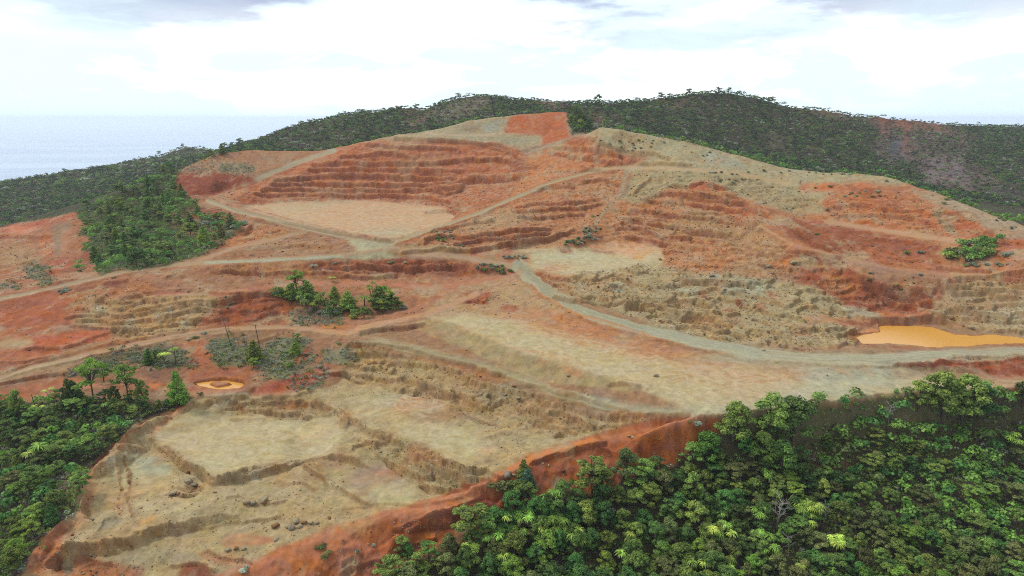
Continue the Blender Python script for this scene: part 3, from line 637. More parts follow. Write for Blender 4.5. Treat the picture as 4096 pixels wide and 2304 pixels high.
# plateau shoulder
paint(0, [(1180,800),(1040,800),(1090,765),(1140,735),(1300,690),(1360,740),(1500,830),(1400,840),(1250,810)], (172,140,102), .9, 6, rough=.45)
paint(5, [(870,780),(1080,720),(1150,790),(1220,820),(1100,850),(900,830)], (166,82,56), .95, 6, rough=.9)
paint(5, [(1200,870),(1250,850),(1360,870),(1300,900),(1200,895)], (164,90,60), .9, 4)
paint(0, [(1070,800),(1180,790),(1320,810),(1480,850),(1700,910),(1900,930),(2100,960),(2300,950),(2560,975),(2400,990),(2050,1015),(1880,1040),(1760,1045),(1640,990),(1500,942),(1292,880),(1143,818)], (178,158,118), 1, 6, rough=.05, floor=1)
paint(0, [(1200,790),(1400,780),(1640,860),(1900,920),(2150,930),(2000,960),(1800,940),(1600,900),(1400,850)], (184,130,88), .85, 16)
paint(0, [(1300,770),(1420,790),(1600,840),(1700,880),(1550,870),(1380,820)], (178,118,80), .7, 12)
paint(0, [(1650,930),(1850,900),(2050,930),(2060,980),(1900,1010),(1750,980)], (180,138,98), .7, 26)
paint(5, [(1000,950),(1250,980),(1450,1100),(1600,1170),(1450,1130),(1200,1050)], (170,156,116), .7, 10)
stroke(5, [(900,1010),(1050,1080),(1300,1170),(1550,1230),(1750,1270)], 7, (192,148,108), .8, 5)
paint(0, [(2000,940),(2250,935),(2300,960),(2200,985),(2060,1000)], (160,156,128), .85, 22)
paint(0, [(1700,905),(1950,915),(2200,920),(2300,905),(2200,890),(1900,885)], (160,152,124), .8, 10, road=1)
for k in range(46):    # dried run-off on the plateau
    u = 1350 + 700 * rng.random(); v = 830 + (u - 1350) * .17 + 60 * rng.random()
    L_ = 20 + 50 * rng.random(); d_ = rng.normal(0, .35) + .15
    stroke(0, [(u, v), (u + L_*.5, v + L_*.5*d_ + rng.normal(0, 3)), (u + L_, v + L_*d_)], 3, [(188,138,98), (166,128,92), (192,172,134)][k % 3], .5, 3)
paint(0, [(1750,903),(1950,898),(2250,903),(2560,893),(2700,893),(2700,930),(2270,932),(2255,985),(2100,1003),(1880,1036),(1700,1047),(1640,1030),(1900,1000),(2060,958),(2010,930)], (166,162,138), .8, 22)
# embankment under the plateau
paint(5, [(640,960),(850,1000),(1300,1180),(1700,1300),(2150,1440),(2250,1500),(2100,1500),(1560,1440),(1230,1335),(950,1190),(650,1080),(560,1000)], (160,138,98), 1, 4, rough=.25)
paint(5, [(1650,1290),(1800,1330),(1830,1400),(1700,1380)], (176,122,80), .7, 6)
# haul road
HR = [(1308,672),(1345,710),(1400,750),(1480,788),(1600,826),(1740,858),(1900,888),(2050,902),(2200,905),(2400,893),(2576,887),(2800,880)]
stroke(0, HR, 33, (168,162,134), 1, 5, rough=.04, road=1)
stroke(0, [(1305,665),(1330,695),(1380,735),(1450,772)], 34, (162,156,128), 1, 8, rough=.04, road=1)
stroke(0, [(1480,788),(1600,826),(1740,858),(1900,888)], 34, (162,158,132), 1, 8, rough=.04, road=1)
stroke(0, [(1620,822),(1740,848),(1860,872)], 16, (146,148,128), .8, 8)
paint(5, [(1490,730),(1530,745),(1580,810),(1520,780)], (112,116,106), .8, 5)
stroke(0, [(1920,905),(2100,915),(2300,900),(2576,898),(2800,895)], 16, (166,150,120), .8, 8, rough=.05, road=1)
for dv in (-7, -3, 4, 8): stroke(0, [(u, v + dv) for u, v in HR], 2.5, (140,136,112), .45, 2)
stroke(5, [(1330,660),(1600,830),(1700,900),(2000,980),(2450,1130)], 8, (182,124,78), .9, 5, rough=.4)
stroke(0, [(1310,682),(1300,700),(1240,722),(1192,745)], 16, (170,126,96), .7, 10)
# berm and red pits at the right edge
paint(6, [(1240,1050),(1370,1140),(1500,1150),(1800,1180),(2100,1190),(2576,1140),(2700,1130),(2700,1180),(2200,1215),(1700,1190),(1500,1160),(1360,1160)], (156,96,66), 1, 4, rough=.4)
paint(6, [(1000,1060),(1240,1080),(1360,1145),(1200,1190),(900,1200),(600,1160),(660,1110)], (162,116,82), .9, 8, rough=.9)
paint(6, [(1180,1100),(1290,1070),(1360,1145),(1240,1160)], (134,72,54), .8, 5)
paint(6, [(600,1160),(1000,1220),(1400,1210),(1300,1250),(900,1250),(600,1200)], (178,152,114), .8, 5, rough=.1)
paint(6, [(1600,1290),(1750,1275),(1950,1250),(2100,1240),(2500,1235),(2700,1235),(2700,1400),(2400,1400),(2200,1330),(2000,1330),(1800,1330),(1620,1310)], (164,80,56), 1, 4, rough=.7, road=0)
paint(6, [(1500,1300),(1650,1320),(1850,1380),(2000,1400),(2000,1448),(1600,1400)], (168,148,118), .6, 6)
stroke(6, [(2110,1250),(2200,1340),(2330,1410)], 8, (166,126,96), .9, 4)
paint(6, [(2200,1400),(2700,1400),(2700,1480),(2300,1480)], (174,144,112), .8, 8)
# rocky mounds
paint(0, [(1380,720),(1450,690),(1650,660),(1780,690),(1960,700),(2050,720),(2120,760),(2170,815),(2130,845),(2160,865),(2050,872),(1900,868),(1750,845),(1600,800),(1460,750)], (166,146,108), 1, 6, rough=1.2)
paint(5, [(1440,600),(1640,640),(1800,760),(1700,770),(1560,680)], (174,126,86), .7, 10)
paint(5, [(1800,700),(1850,650),(2200,610),(2230,660),(2000,740),(1860,750)], (172,134,92), .7, 10)
paint(5, [(2000,720),(2100,680),(2150,720),(2080,760)], (154,162,144), .8, 5)
paint(6, [(200,640),(430,640),(640,700),(740,800),(600,790),(300,760)], (162,162,136), .75, 12)
paint(6, [(-100,700),(120,640),(200,700),(60,780)], (158,162,140), .7, 10)
paint(6, [(200,620),(270,620),(280,680),(210,670)], (150,156,146), .8, 5)
for q in ((150,780),(350,890),(430,830),(680,780),(600,860),(960,990)): paint(6, [(q[0]-40,q[1]-20),(q[0]+30,q[1]-25),(q[0]+45,q[1]+20),(q[0]-30,q[1]+25)], (178,100,64), .7, 5)
paint(6, [(0,940),(200,930),(420,1000),(300,1080),(100,1040)], (180,140,86), .7, 8)
paint(6, [(820,1050),(970,1040),(960,1090),(830,1100)], (172,106,66), .8, 5)
paint(6, [(870,920),(1300,960),(1500,980),(1480,1010),(1200,1010),(940,960)], (184,112,76), .8, 8, rough=.4)
paint(6, [(1210,850),(1400,870),(1530,970),(1400,970),(1240,930)], (162,158,134), .7, 8)
paint(6, [(1290,1050),(1500,1000),(1520,1050),(1330,1065)], (192,134,92), .9, 5)
# ---- scrub gully between the long track and the low road
stroke(0, [(-240,1000),(0,952),(100,920),(213,893),(333,866),(466,842),(586,826),(700,822),(780,828),(870,838),(930,822),(1050,796),(1110,775),(1200,738)], 15, (182,136,100), 1, 6, rough=.06, road=1)
stroke(0, [(-240,1010),(0,958),(100,924),(200,898)], 16, (184,156,116), .6, 8)
paint(0, [(-240,1010),(0,965),(213,905),(333,880),(466,855),(586,836),(700,834),(860,850),(905,868),(880,900),(850,945),(750,985),(600,990),(470,1000),(260,980),(0,1020),(-240,1040)], (154,106,76), 1, 4, rough=.5)
paint(4, [(1360,1150),(1500,1120),(1600,1200),(1620,1300),(1500,1330),(1400,1230)], (170,92,60), .9, 6)
paint(4, [(1560,1100),(1900,1060),(2100,1070),(2000,1160),(1700,1200)], (128,102,76), .8, 8)
paint(4, [(1580,1140),(1700,1090),(1800,1180),(1900,1160),(1950,1250),(1800,1330),(1640,1310),(1590,1230)], (104,112,80), .8, 6, scrub=1)
paint(4, [(1960,1200),(2120,1090),(2330,1120),(2300,1200),(2380,1240),(2300,1330),(2150,1440),(2000,1390),(1950,1310)], (112,120,92), .8, 6, scrub=1)
paint(4, [(2220,1250),(2340,1170),(2360,1210),(2260,1320)], (160,82,56), .9, 4, scrub=.1)
paint(4, [(2420,1200),(2576,1180),(2700,1220),(2640,1300),(2450,1300)], (120,124,98), .8, 6, scrub=.8)
paint(5, [(0,1160),(130,1150),(140,1240),(0,1320)], (112,118,94), .8, 6, scrub=.9)
paint(4, [(2150,1440),(2380,1300),(2500,1340),(2380,1500),(2200,1500)], (116,124,98), .8, 6, scrub=.9)
paint(4, [(900,1210),(1200,1150),(1390,1180),(1430,1300),(1200,1340),(900,1280)], (92,98,72), .9, 6, scrub=1)
paint(4, [(520,1330),(700,1250),(900,1210),(900,1330),(700,1420),(520,1400)], (96,96,72), .8, 6, scrub=.9)
paint(4, [(1050,1350),(1300,1340),(1400,1400),(1150,1440)], (120,84,70), .8, 6)
paint(4, [(1420,1340),(1850,1320),(1900,1370),(1860,1448),(1850,1500),(1400,1500)], (164,92,66), .9, 6, rough=.4)
paint(7, [(0,60),(300,-20),(620,-60),(500,40),(300,90),(0,150)], (172,104,76), .9, 6, rough=.2)
stroke(7, [(-240,160),(0,135),(200,110),(400,70),(640,20),(800,0)], 13, (184,124,94), .9, 5, rough=.08, road=1)
paint(7, [(1130,-20),(1280,0),(1300,60),(1180,80),(1120,20)], (186,104,68), .9, 6)
paint(7, [(1420,70),(1520,30),(1640,30),(2000,60),(2200,20),(2350,-40),(2100,120),(1870,100),(1620,110),(1480,130)], (180,128,98), .9, 6, rough=.1, road=.4)
paint(7, [(1500,110),(1640,80),(1870,80),(1860,110),(1620,120)], (160,156,136), .8, 6)
paint(7, [(1870,90),(2050,0),(2350,-100),(2500,-150),(2400,-20),(2200,60)], (174,80,66), .85, 6)
# ---- near pit
paint(0, [(40,1470),(215,1252),(190,1210),(330,1072),(500,998),(560,1006),(700,1000),(850,965),(905,875),(1143,930),(1450,1043),(1640,1055),(1500,1090),(1400,1125),(1240,1195),(1050,1275),(700,1390),(540,1470)], (170,148,108), 1, 4, rough=.5, road=0)
paint(0, [(392,1070),(480,1046),(600,1044),(740,1048),(830,1050),(862,1085),(838,1140),(770,1156),(700,1168),(600,1190),(540,1194),(470,1148),(392,1108)], (178,158,117), .9, 14, rough=.07, floor=1)
paint(7, [(1150,380),(1350,300),(1500,300),(1350,380),(1250,420)], (176,150,112), .7, 14)
paint(7, [(1420,560),(1600,560),(1700,600),(1560,640),(1440,600)], (168,156,116), .7, 12)
paint(7, [(2200,380),(2450,330),(2440,400),(2250,430)], (196,170,132), .7, 8)
stroke(7, [(1900,520),(2050,440),(2250,400)], 4, (162,136,96), .5, 4)
paint(7, [(1500,150),(1650,110),(1800,120),(2100,130),(2400,80),(2500,200),(2300,300),(2000,260),(1750,200),(1560,200)], (158,132,90), .85, 8, rough=.9)
paint(7, [(1720,150),(1850,190),(1850,230),(1740,170)], (150,98,58), .8, 5)
paint(7, [(2050,130),(2300,110),(2300,170),(2080,180)], (150,98,60), .7, 6)
paint(7, [(1600,120),(1800,110),(1720,170),(1600,180)], (146,140,112), .6, 8)
paint(7, [(1260,470),(1340,500),(1500,640),(1640,690),(1850,620),(2280,570),(2290,600),(1900,680),(1640,740),(1480,700),(1300,560)], (142,110,70), .25, 6, rough=1)
paint(7, [(1650,690),(1860,650),(1990,690),(1900,730),(1650,730)], (158,158,140), .7, 6)
paint(7, [(800,560),(1050,500),(1250,560),(1300,700),(1100,720),(1000,800),(740,700)], (172,160,122), .8, 14, rough=.35)
paint(7, [(950,490),(1150,560),(1290,640),(1200,720),(1050,640)], (158,160,144), .6, 12)
paint(7, [(800,570),(900,570),(860,620),(800,610)], (160,166,158), .7, 8)
stroke(7, [(900,600),(905,760),(900,900),(920,1000)], 6, (166,112,66), .7, 5, rough=.9)
stroke(7, [(965,560),(975,700),(960,860),(990,1010)], 7, (150,106,66), .8, 5, rough=.9)
paint(7, [(780,870),(940,860),(960,960),(850,960)], (186,132,86), .6, 12)
paint(7, [(980,830),(1080,820),(1050,870)], (196,142,84), .8, 6)
paint(7, [(1040,1050),(1160,990),(1200,1010),(1060,1080)], (196,150,88), .8, 6)
paint(7, [(700,1080),(780,1010),(900,1000),(920,1070),(720,1110)], (132,124,108), .7, 8)
paint(7, [(1000,700),(1300,700),(1560,900),(1400,980),(1100,980),(1000,900)], (184,162,120), .7, 16)
paint(7, [(1250,860),(1300,810),(1500,820),(1480,850)], (134,116,94), .6, 6, rough=1)
paint(7, [(1380,750),(1470,720),(1520,790),(1400,800)], (128,98,76), .7, 6, rough=1)
paint(7, [(1520,930),(1650,900),(1720,980),(1640,1030),(1500,1000)], (158,134,98), .7, 8)
paint(7, [(1000,1140),(1050,1130),(1380,1070),(1380,1100),(1040,1180)], (134,98,62), .3, 6, rough=1)
paint(7, [(470,1240),(700,1220),(1000,1200),(1060,1190),(1000,1230),(700,1260),(560,1300),(420,1300)], (138,98,60), .35, 6, rough=1)
paint(7, [(540,1300),(700,1270),(900,1270),(1100,1210),(1480,1290),(1500,1350),(1280,1370),(1000,1350),(900,1320),(640,1340)], (160,142,108), .9, 8, rough=.6)
paint(7, [(420,1300),(520,1340),(620,1300),(900,1330),(1050,1380),(1100,1500),(400,1500)], (168,104,66), .9, 8, rough=.8)
paint(7, [(1380,1370),(1550,1370),(1700,1440),(1700,1500),(1300,1500)], (134,70,52), .9, 6)
paint(7, [(480,1350),(560,1310),(560,1400),(490,1448)], (128,130,110), .9, 4)
paint(7, [(420,1330),(490,1330),(480,1410),(430,1380)], (96,70,48), .9, 4)
paint(7, [(1650,1180),(1740,1130),(2000,1140),(2100,1190),(1950,1230),(1700,1220)], (180,118,86), .85, 8, rough=.03)
paint(7, [(1740,1150),(1900,1150),(1920,1190),(1760,1190)], (174,150,112), .7, 8)
paint(7, [(1460,1270),(1560,1270),(1900,1360),(1880,1380),(1560,1330)], (180,126,94), .8, 6)
paint(7, [(100,1500),(190,1290),(330,1140),(560,1000),(660,890),(600,740),(560,720),(720,600),(900,480),(960,380),(980,480),(800,590),(700,700),(720,900),(640,1050),(520,1150),(480,1250),(420,1300),(420,1500)], (182,132,92), .8, 10, rough=.5)
paint(7, [(180,1320),(330,1160),(480,1070),(460,1200),(420,1320),(300,1448),(120,1448)], (184,108,70), .8, 8)
stroke(7, [(1380,170),(1200,220),(1000,280),(940,340),(870,440),(720,600),(560,710)], 9, (150,62,44), .95, 5, rough=.7)
stroke(7, [(1360,190),(1100,290),(960,380),(900,490)], 7, (190,112,66), .9, 4)
stroke(7, [(1400,170),(1300,240),(1150,380)], 14, (190,130,92), .7, 8)
# inner benches and puddle
paint(8, [(370,290),(640,290),(900,330),(1180,500),(950,572),(830,560),(600,440),(420,370)], (174,156,115), .85, 12, rough=.07, floor=1)
paint(8, [(1030,480),(1150,480),(1180,500),(1060,530)], (194,146,92), .8, 6)
paint(8, [(60,120),(400,80),(700,60),(830,150),(600,270),(300,260),(100,240)], (170,150,112), .9, 8, rough=.12, floor=1)
paint(8, [(560,60),(700,60),(830,150),(600,180),(400,230),(420,120)], (186,124,84), .8, 12)
paint(8, [(430,230),(640,180),(900,170),(950,230),(780,300),(560,270)], (152,112,84), .7, 12)
paint(8, [(400,90),(540,60),(420,110)], (118,112,112), .7, 5)
paint(8, [(940,210),(1160,270),(1160,310),(1000,280)], (104,82,72), .7, 6, rough=1)
paint(8, [(360,370),(600,470),(820,580),(1000,640),(1180,690),(1000,830),(800,850),(640,810),(440,720),(300,580),(200,480)], (156,130,88), .45, 8, rough=1.1)
paint(8, [(480,480),(680,540),(880,620),(760,690),(600,640)], (176,122,72), .6, 10)
paint(8, [(560,600),(760,640),(900,700),(860,760),(640,720)], (142,134,106), .7, 10)
paint(8, [(80,650),(300,580),(480,720),(430,830),(250,870),(60,770)], (160,134,114), .85, 10, rough=.03)
paint(8, [(200,660),(360,620),(440,690),(300,700)], (168,126,108), .8, 8)
paint(8, [(120,780),(330,740),(560,790),(540,880),(300,900)], (178,166,126), .8, 12, rough=.2)
paint(8, [(0,880),(400,930),(800,880),(960,840),(760,960),(500,1010),(200,1010),(0,980)], (180,146,102), .8, 14)
paint(0, [(890,870),(1143,920),(1300,970),(1450,1030),(1620,1050),(1540,1085),(1400,1100),(1200,1060),(1120,1020),(900,960),(860,945)], (164,136,94), .6, 6, rough=.9)
paint(5, [(280,1150),(600,1200),(900,1280),(1250,1390),(1200,1448),(900,1370),(600,1290),(350,1220)], (166,112,68), .6, 8)
paint(5, [(180,1230),(330,1230),(500,1300),(380,1360),(160,1330)], (176,142,92), .7, 8)
paint(8, [(1000,50),(1250,0),(1400,30),(1380,120),(1200,160),(1050,120)], (140,128,104), .6, 8, rough=1.2)
paint(8, [(1480,90),(1700,160),(1880,330),(1700,380),(1600,300),(1300,180)], (162,126,82), .7, 8, rough=.9)
paint(0, [(892,857),(960,855),(1100,885),(1230,920),(1330,948),(1430,995),(1530,1018),(1640,1030),(1760,1036),(1760,1046),(1620,1042),(1520,1032),(1420,1008),(1320,965),(1240,938),(1143,910),(1000,880)], (166,156,120), 1, 5, rough=.06, road=1)
paint(0, [(1420,990),(1500,1000),(1640,1020),(1700,1040),(1500,1030)], (152,150,128), .8, 8)
# orange road and red banks above the front forest
paint(0, [(1800,1052),(1640,1060),(1500,1096),(1400,1125),(1320,1150),(1240,1200),(1150,1235),(1000,1280),(850,1320),(700,1380),(560,1470),(960,1470),(1150,1345),(1290,1290),(1420,1260),(1650,1190),(1810,1110)], (186,108,68), 1, 5, rough=.3)
stroke(0, [(1740,1058),(1620,1086),(1500,1112),(1420,1130),(1340,1152),(1240,1200)], 20, (200,122,76), .9, 8, rough=.1, road=1)
stroke(0, [(1180,1232),(1050,1282),(900,1328),(700,1400),(560,1449)], 22, (188,116,82), .6, 12, rough=.2)
paint(8, [(0,1060),(150,1010),(300,1030),(250,1110),(100,1150)], (174,144,104), .5, 12)
paint(8, [(1420,600),(1700,515),(2000,440),(2400,420),(2500,500),(2300,520),(2000,560),(1800,640),(1700,800),(1560,810),(1460,740)], (168,88,54), .95, 6, rough=.3)
paint(8, [(1430,600),(1700,520),(1680,560),(1500,660)], (116,60,44), .6, 10)
paint(8, [(410,1115),(700,985),(1050,872),(1210,872),(1190,940),(900,1010),(860,1060),(640,1100),(460,1140)], (146,68,44), .95, 4, rough=.5)
paint(8, [(450,1100),(700,1085),(840,1070),(820,1130),(560,1130)], (104,44,34), .7, 5)
paint(8, [(840,880),(900,840),(1000,850),(960,900)], (196,126,80), .8, 4)
paint(8, [(0,1200),(300,1160),(560,1180),(820,1130),(700,1250),(400,1340),(200,1400),(0,1350)], (188,104,66), .7, 10)
stroke(8, [(150,1400),(300,1350),(560,1220),(700,1190)], 10, (150,72,46), .8, 6)
paint(8, [(0,1350),(120,1300),(160,1400),(60,1500),(0,1500)], (150,132,104), .7, 8, rough=.9)
paint(11, [(1040,820),(1200,800),(1330,795),(1420,830),(1250,855),(1100,850)], (184,120,52), 1, 2, rough=0)
paint(12, [(1930,440),(2060,425),(2040,455),(1930,470)], (206,118,62), 1, 2, rough=0)
paint(13, [(1890,790),(1960,770),(1960,800),(1900,800)], (206,140,66), 1, 2, rough=0)
paint(11, [(1985,1340),(2060,1325),(2095,1350),(2050,1365)], (204,170,106), .9, 2)
# ---- closed forest floors
FLOOR = (88,80,56)
paint(0, [(960,1470),(1000,1440),(1150,1375),(1290,1305),(1340,1262),(1430,1268),(1560,1225),(1680,1180),(1790,1105),(1880,1052),(2060,1030),(2250,1003),(2400,990),(2800,985),(2800,1480),(960,1480)], FLOOR, 1, 4, rough=.5, wood=1, road=0)
paint(9, [(850,520),(1050,500),(1300,620),(1400,760),(1200,800),(950,640)], (88,72,60), .9, 10, wood=.35)
paint(9, [(2000,980),(2350,960),(2500,1150),(2300,1180),(2050,1060)], (52,46,46), .9, 10, wood=.4)
paint(9, [(1400,900),(1550,900),(1600,1050),(1440,1060)], (80,62,52), .9, 10, wood=.4)
paint(0, [(-240,1050),(0,1024),(130,1012),(250,1010),(330,1010),(400,1022),(470,1010),(488,1000),(420,1036),(330,1070),(300,1105),(240,1156),(186,1208),(208,1252),(190,1290),(120,1335),(50,1440),(30,1480),(-240,1480)], (72,70,48), 1, 3, rough=.4, wood=1, road=0)
paint(0, [(170,1180),(240,1165),(210,1210),(215,1250),(195,1290),(130,1330),(160,1270),(150,1220)], (128,104,80), .6, 8, wood=.35)
paint(0, [(1880,1052),(2060,1030),(2250,1003),(2420,990),(2420,1060),(2150,1100),(1900,1110)], (112,104,72), .8, 8)
stroke(0, [(1640,828),(1740,856),(1900,888),(2050,902),(2200,905),(2400,893),(2576,887),(2800,880)], 40, (168,164,140), .75, 16)
# forested hill on the left
paint(0, [(195,528),(250,508),(330,468),(400,438),(445,428),(440,475),(480,500),(500,530),(560,560),(612,575),(560,608),(520,638),(440,660),(340,678),(290,676),(262,694),(242,688),(250,668),(226,662),(240,640),(212,628),(228,600),(200,590),(222,566),(196,548)], (84,88,58), 1, 4, rough=.4, wood=1)
paint(4, [(1280,130),(1440,100),(1600,250),(1700,300),(1700,400),(1500,420),(1400,330),(1300,260)], (120,84,62), .8, 10, wood=.5)
paint(4, [(1420,170),(1500,160),(1480,230),(1430,240)], (156,78,56), .9, 6, wood=.1)
paint(2, [(1710,850),(1760,830),(1880,880),(1900,980),(1840,1000),(1760,960)], (84,76,56), .9, 4, wood=1)
# ponds
PONDS = {
 'big': (6, [(1245,1065),(1330,1062),(1500,1040),(1470,1012),(1520,1000),(1700,1003),(1880,1018),(1950,1040),(2050,1075),(2200,1082),(2350,1075),(2480,1090),(2576,1105),(2900,1130),(2900,1138),(2576,1142),(2300,1148),(2150,1165),(1850,1172),(1750,1160),(1560,1138),(1400,1145),(1360,1145),(1300,1090)], -88.0),
 'small': (4, [(1440,1440),(1560,1410),(1700,1400),(1830,1420),(1845,1450),(1800,1480),(1640,1483),(1540,1465)], -93.6),
}
for t, P, z in PONDS.values(): paint(t, P, (176,112,58), 1, 3, pond=1, rough=0, road=0)
paint(4, [(1565,1436),(1640,1420),(1780,1432),(1640,1465)], (182,120,84), 1, 2, pond=0)
paint(6, [(1300,1045),(1480,1030),(1500,1050),(1330,1062)], (196,132,92), 1, 4, pond=0)


# ---- ledges and small scarps, each drawn left to right with its low side below the line
R_step = np.zeros((RH, RW), np.float32)
def ledge(t, P, h, L=8.0, cut=.42):
    P = np.array(tile(t, P), float); pad = L*4 + 6
    c0, c1 = max(0, int((P[:,0].min() - pad - RU0) / RST)), min(RW, int((P[:,0].max() + pad - RU0) / RST) + 1)
    r0, r1 = max(0, int((P[:,1].min() - pad - RV0) / RST)), min(RH, int((P[:,1].max() + pad - RV0) / RST) + 1)
    if c1 <= c0 or r1 <= r0: return
    X, Y = np.meshgrid(px_u[c0:c1], px_v[r0:r1]); D = np.full(X.shape, 1e9); S = np.zeros(X.shape); E = np.zeros(X.shape)
    n = len(P) - 1
    for k in range(n):
        a, b = P[k], P[k+1]; d = b - a; Ln = math.hypot(*d)
        tt = ((X-a[0])*d[0] + (Y-a[1])*d[1]) / (Ln*Ln); tc = np.clip(tt, 0, 1)
        dd = np.hypot(X-a[0]-tc*d[0], Y-a[1]-tc*d[1]); sg = (d[0]*(Y-a[1]) - d[1]*(X-a[0])) / Ln
        m = dd < D; D[m] = dd[m]; S[m] = sg[m]
        ov = np.zeros(X.shape)
        if k == 0: ov = np.where(tt < 0, -tt*Ln, 0)
        if k == n-1: ov = np.where(tt > 1, (tt-1)*Ln, ov)
        E[m] = ov[m]
    w = np.exp(-D/L) * np.exp(-E/6)
    R_step[r0:r1, c0:c1] += (-np.tanh(np.sign(S)*D/1.3)*w*h*.5).astype(np.float32)
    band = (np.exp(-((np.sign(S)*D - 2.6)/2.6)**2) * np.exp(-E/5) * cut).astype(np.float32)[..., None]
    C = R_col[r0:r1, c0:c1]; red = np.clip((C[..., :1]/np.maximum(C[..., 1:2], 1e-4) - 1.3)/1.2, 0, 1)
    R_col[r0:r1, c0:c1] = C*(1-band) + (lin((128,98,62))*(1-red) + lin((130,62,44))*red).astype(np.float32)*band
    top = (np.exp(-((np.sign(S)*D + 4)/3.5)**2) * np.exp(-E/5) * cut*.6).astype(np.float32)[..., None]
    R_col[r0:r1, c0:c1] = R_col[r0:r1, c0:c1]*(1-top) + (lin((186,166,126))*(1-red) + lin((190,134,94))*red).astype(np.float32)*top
for P, h in [
 ([(700,195),(860,200),(1000,210),(1100,218),(1230,235),(1320,270)],3.4),([(560,225),(700,235),(900,245),(1010,250)],2.4),([(430,290),(600,275),(640,270),(800,300)],3.2),
 ([(290,330),(450,320),(640,330),(900,325),(1100,300),(1280,310)],4),([(270,352),(600,352),(900,365),(1040,362)],3),([(90,410),(240,400),(420,385),(640,390),(720,400),(1000,400)],4),
 ([(80,430),(300,428),(560,432),(800,430),(1100,405),(1320,395)],3.6),([(30,455),(240,450),(430,460),(640,462),(850,455),(1040,440)],4),([(0,475),(240,470),(560,480),(800,485),(900,495),(1030,530)],3),
 ([(830,372),(1000,385)],2.4),([(1070,400),(1290,388)],3),([(900,440),(960,470),(1040,440)],3),([(1180,240),(1290,265),(1330,300)],2.5),([(860,560),(960,555),(1000,570)],2),
 ([(1500,240),(1640,250),(1760,265),(1850,290)],2.6),([(1480,270),(1620,290),(1800,320)],2.6),([(1690,200),(1760,230),(1850,260),(1960,275)],2.4),([(1900,280),(2010,270),(2080,300)],2),([(1940,320),(2070,318),(2200,330)],1.8),
 ([(1310,540),(1450,520),(1600,525),(1730,505)],2.6),([(1300,560),(1450,560),(1640,545),(1750,520)],2.4),([(1320,590),(1500,590),(1650,570)],2.4),
 ([(850,715),(930,690),(1050,690),(1300,665),(1480,655)],3),([(1000,730),(1150,700),(1300,695),(1480,670)],3),([(1080,760),(1280,725),(1480,700),(1600,655)],2.4),([(740,770),(900,750),(1060,762)],1.8),([(880,665),(1000,640),(1200,600)],1.6),
 ([(2010,475),(2140,475),(2300,490),(2450,530),(2576,580)],3),([(1960,510),(2100,515),(2300,540),(2450,570)],2.2),([(1880,560),(2000,570),(2150,590),(2300,600),(2500,640)],2.6),
 ([(1850,600),(1960,620),(2100,640),(2300,680),(2450,700)],2.6),([(1820,640),(1920,650),(2050,690),(2180,700)],2.2),([(1860,690),(1950,700),(2060,730)],2),([(2190,430),(2240,420),(2360,450)],2.4),([(2070,440),(2120,430),(2170,432)],2),([(2350,480),(2420,500)],2),
 ([(1900,470),(1950,420),(1990,390)],1.6),([(1560,360),(1700,350),(1800,360)],1.6),([(1650,410),(1740,400),(1830,430)],1.8),([(1420,450),(1500,430),(1600,440)],1.6),
 ([(1440,880),(1530,900),(1640,890)],1.6),([(1500,990),(1560,1000),(1640,1010),(1760,1020),(1900,1030)],2.4),([(1860,1045),(2000,1040),(2140,1080),(2300,1100)],3.2),([(2070,1010),(2200,1010),(2300,1040)],2.4),([(2100,930),(2300,900),(2500,940)],1.8),([(1700,900),(1800,870),(1900,880),(1960,860)],1.6),([(1750,950),(1830,930),(1880,950)],1.6),([(2150,1130),(2300,1140),(2450,1180)],2),
 ([(520,1175),(640,1155),(850,1132)],2.2),([(430,850),(560,842),(760,862),(900,850),(1040,832)],2.6),([(0,600),(200,628),(380,662),(640,702),(690,712)],1.4),([(380,885),(560,892),(700,890)],1.4),([(1380,850),(1430,880),(1500,930)],1.4),
 ([(480,1232),(640,1228),(760,1252),(900,1292),(1020,1322),(1260,1392)],1.6),([(330,1390),(420,1375),(540,1420)],1.4),([(1840,620),(1930,600),(2020,610)],1.5),
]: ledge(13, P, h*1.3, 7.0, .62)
for P, h in [
 ([(575,100),(640,98),(700,110),(760,130),(900,150),(1100,190)],3),([(300,30),(420,50),(560,70)],1.8),([(780,55),(860,75),(960,70)],2),([(1400,215),(1440,205),(1510,212)],2.2),([(1640,300),(1700,285),(1760,262)],1.5),([(1200,235),(1300,230),(1390,250)],1.6),
 ([(500,490),(560,478),(620,488),(690,512)],1.8),([(130,545),(200,560),(330,592)],1.8),([(60,480),(150,500),(330,560)],1.4),([(0,560),(60,590),(120,640),(210,660)],1.8),([(430,640),(560,660),(700,640)],1.2),([(2220,350),(2400,345),(2576,350)],1.4),([(2180,5),(2300,0),(2400,20)],2),([(1900,40),(2060,60),(2200,90)],1.6),([(2200,110),(2330,130),(2576,150)],1.6),([(1600,60),(1720,70),(1850,90)],1.6),
]: ledge(14, P, h)
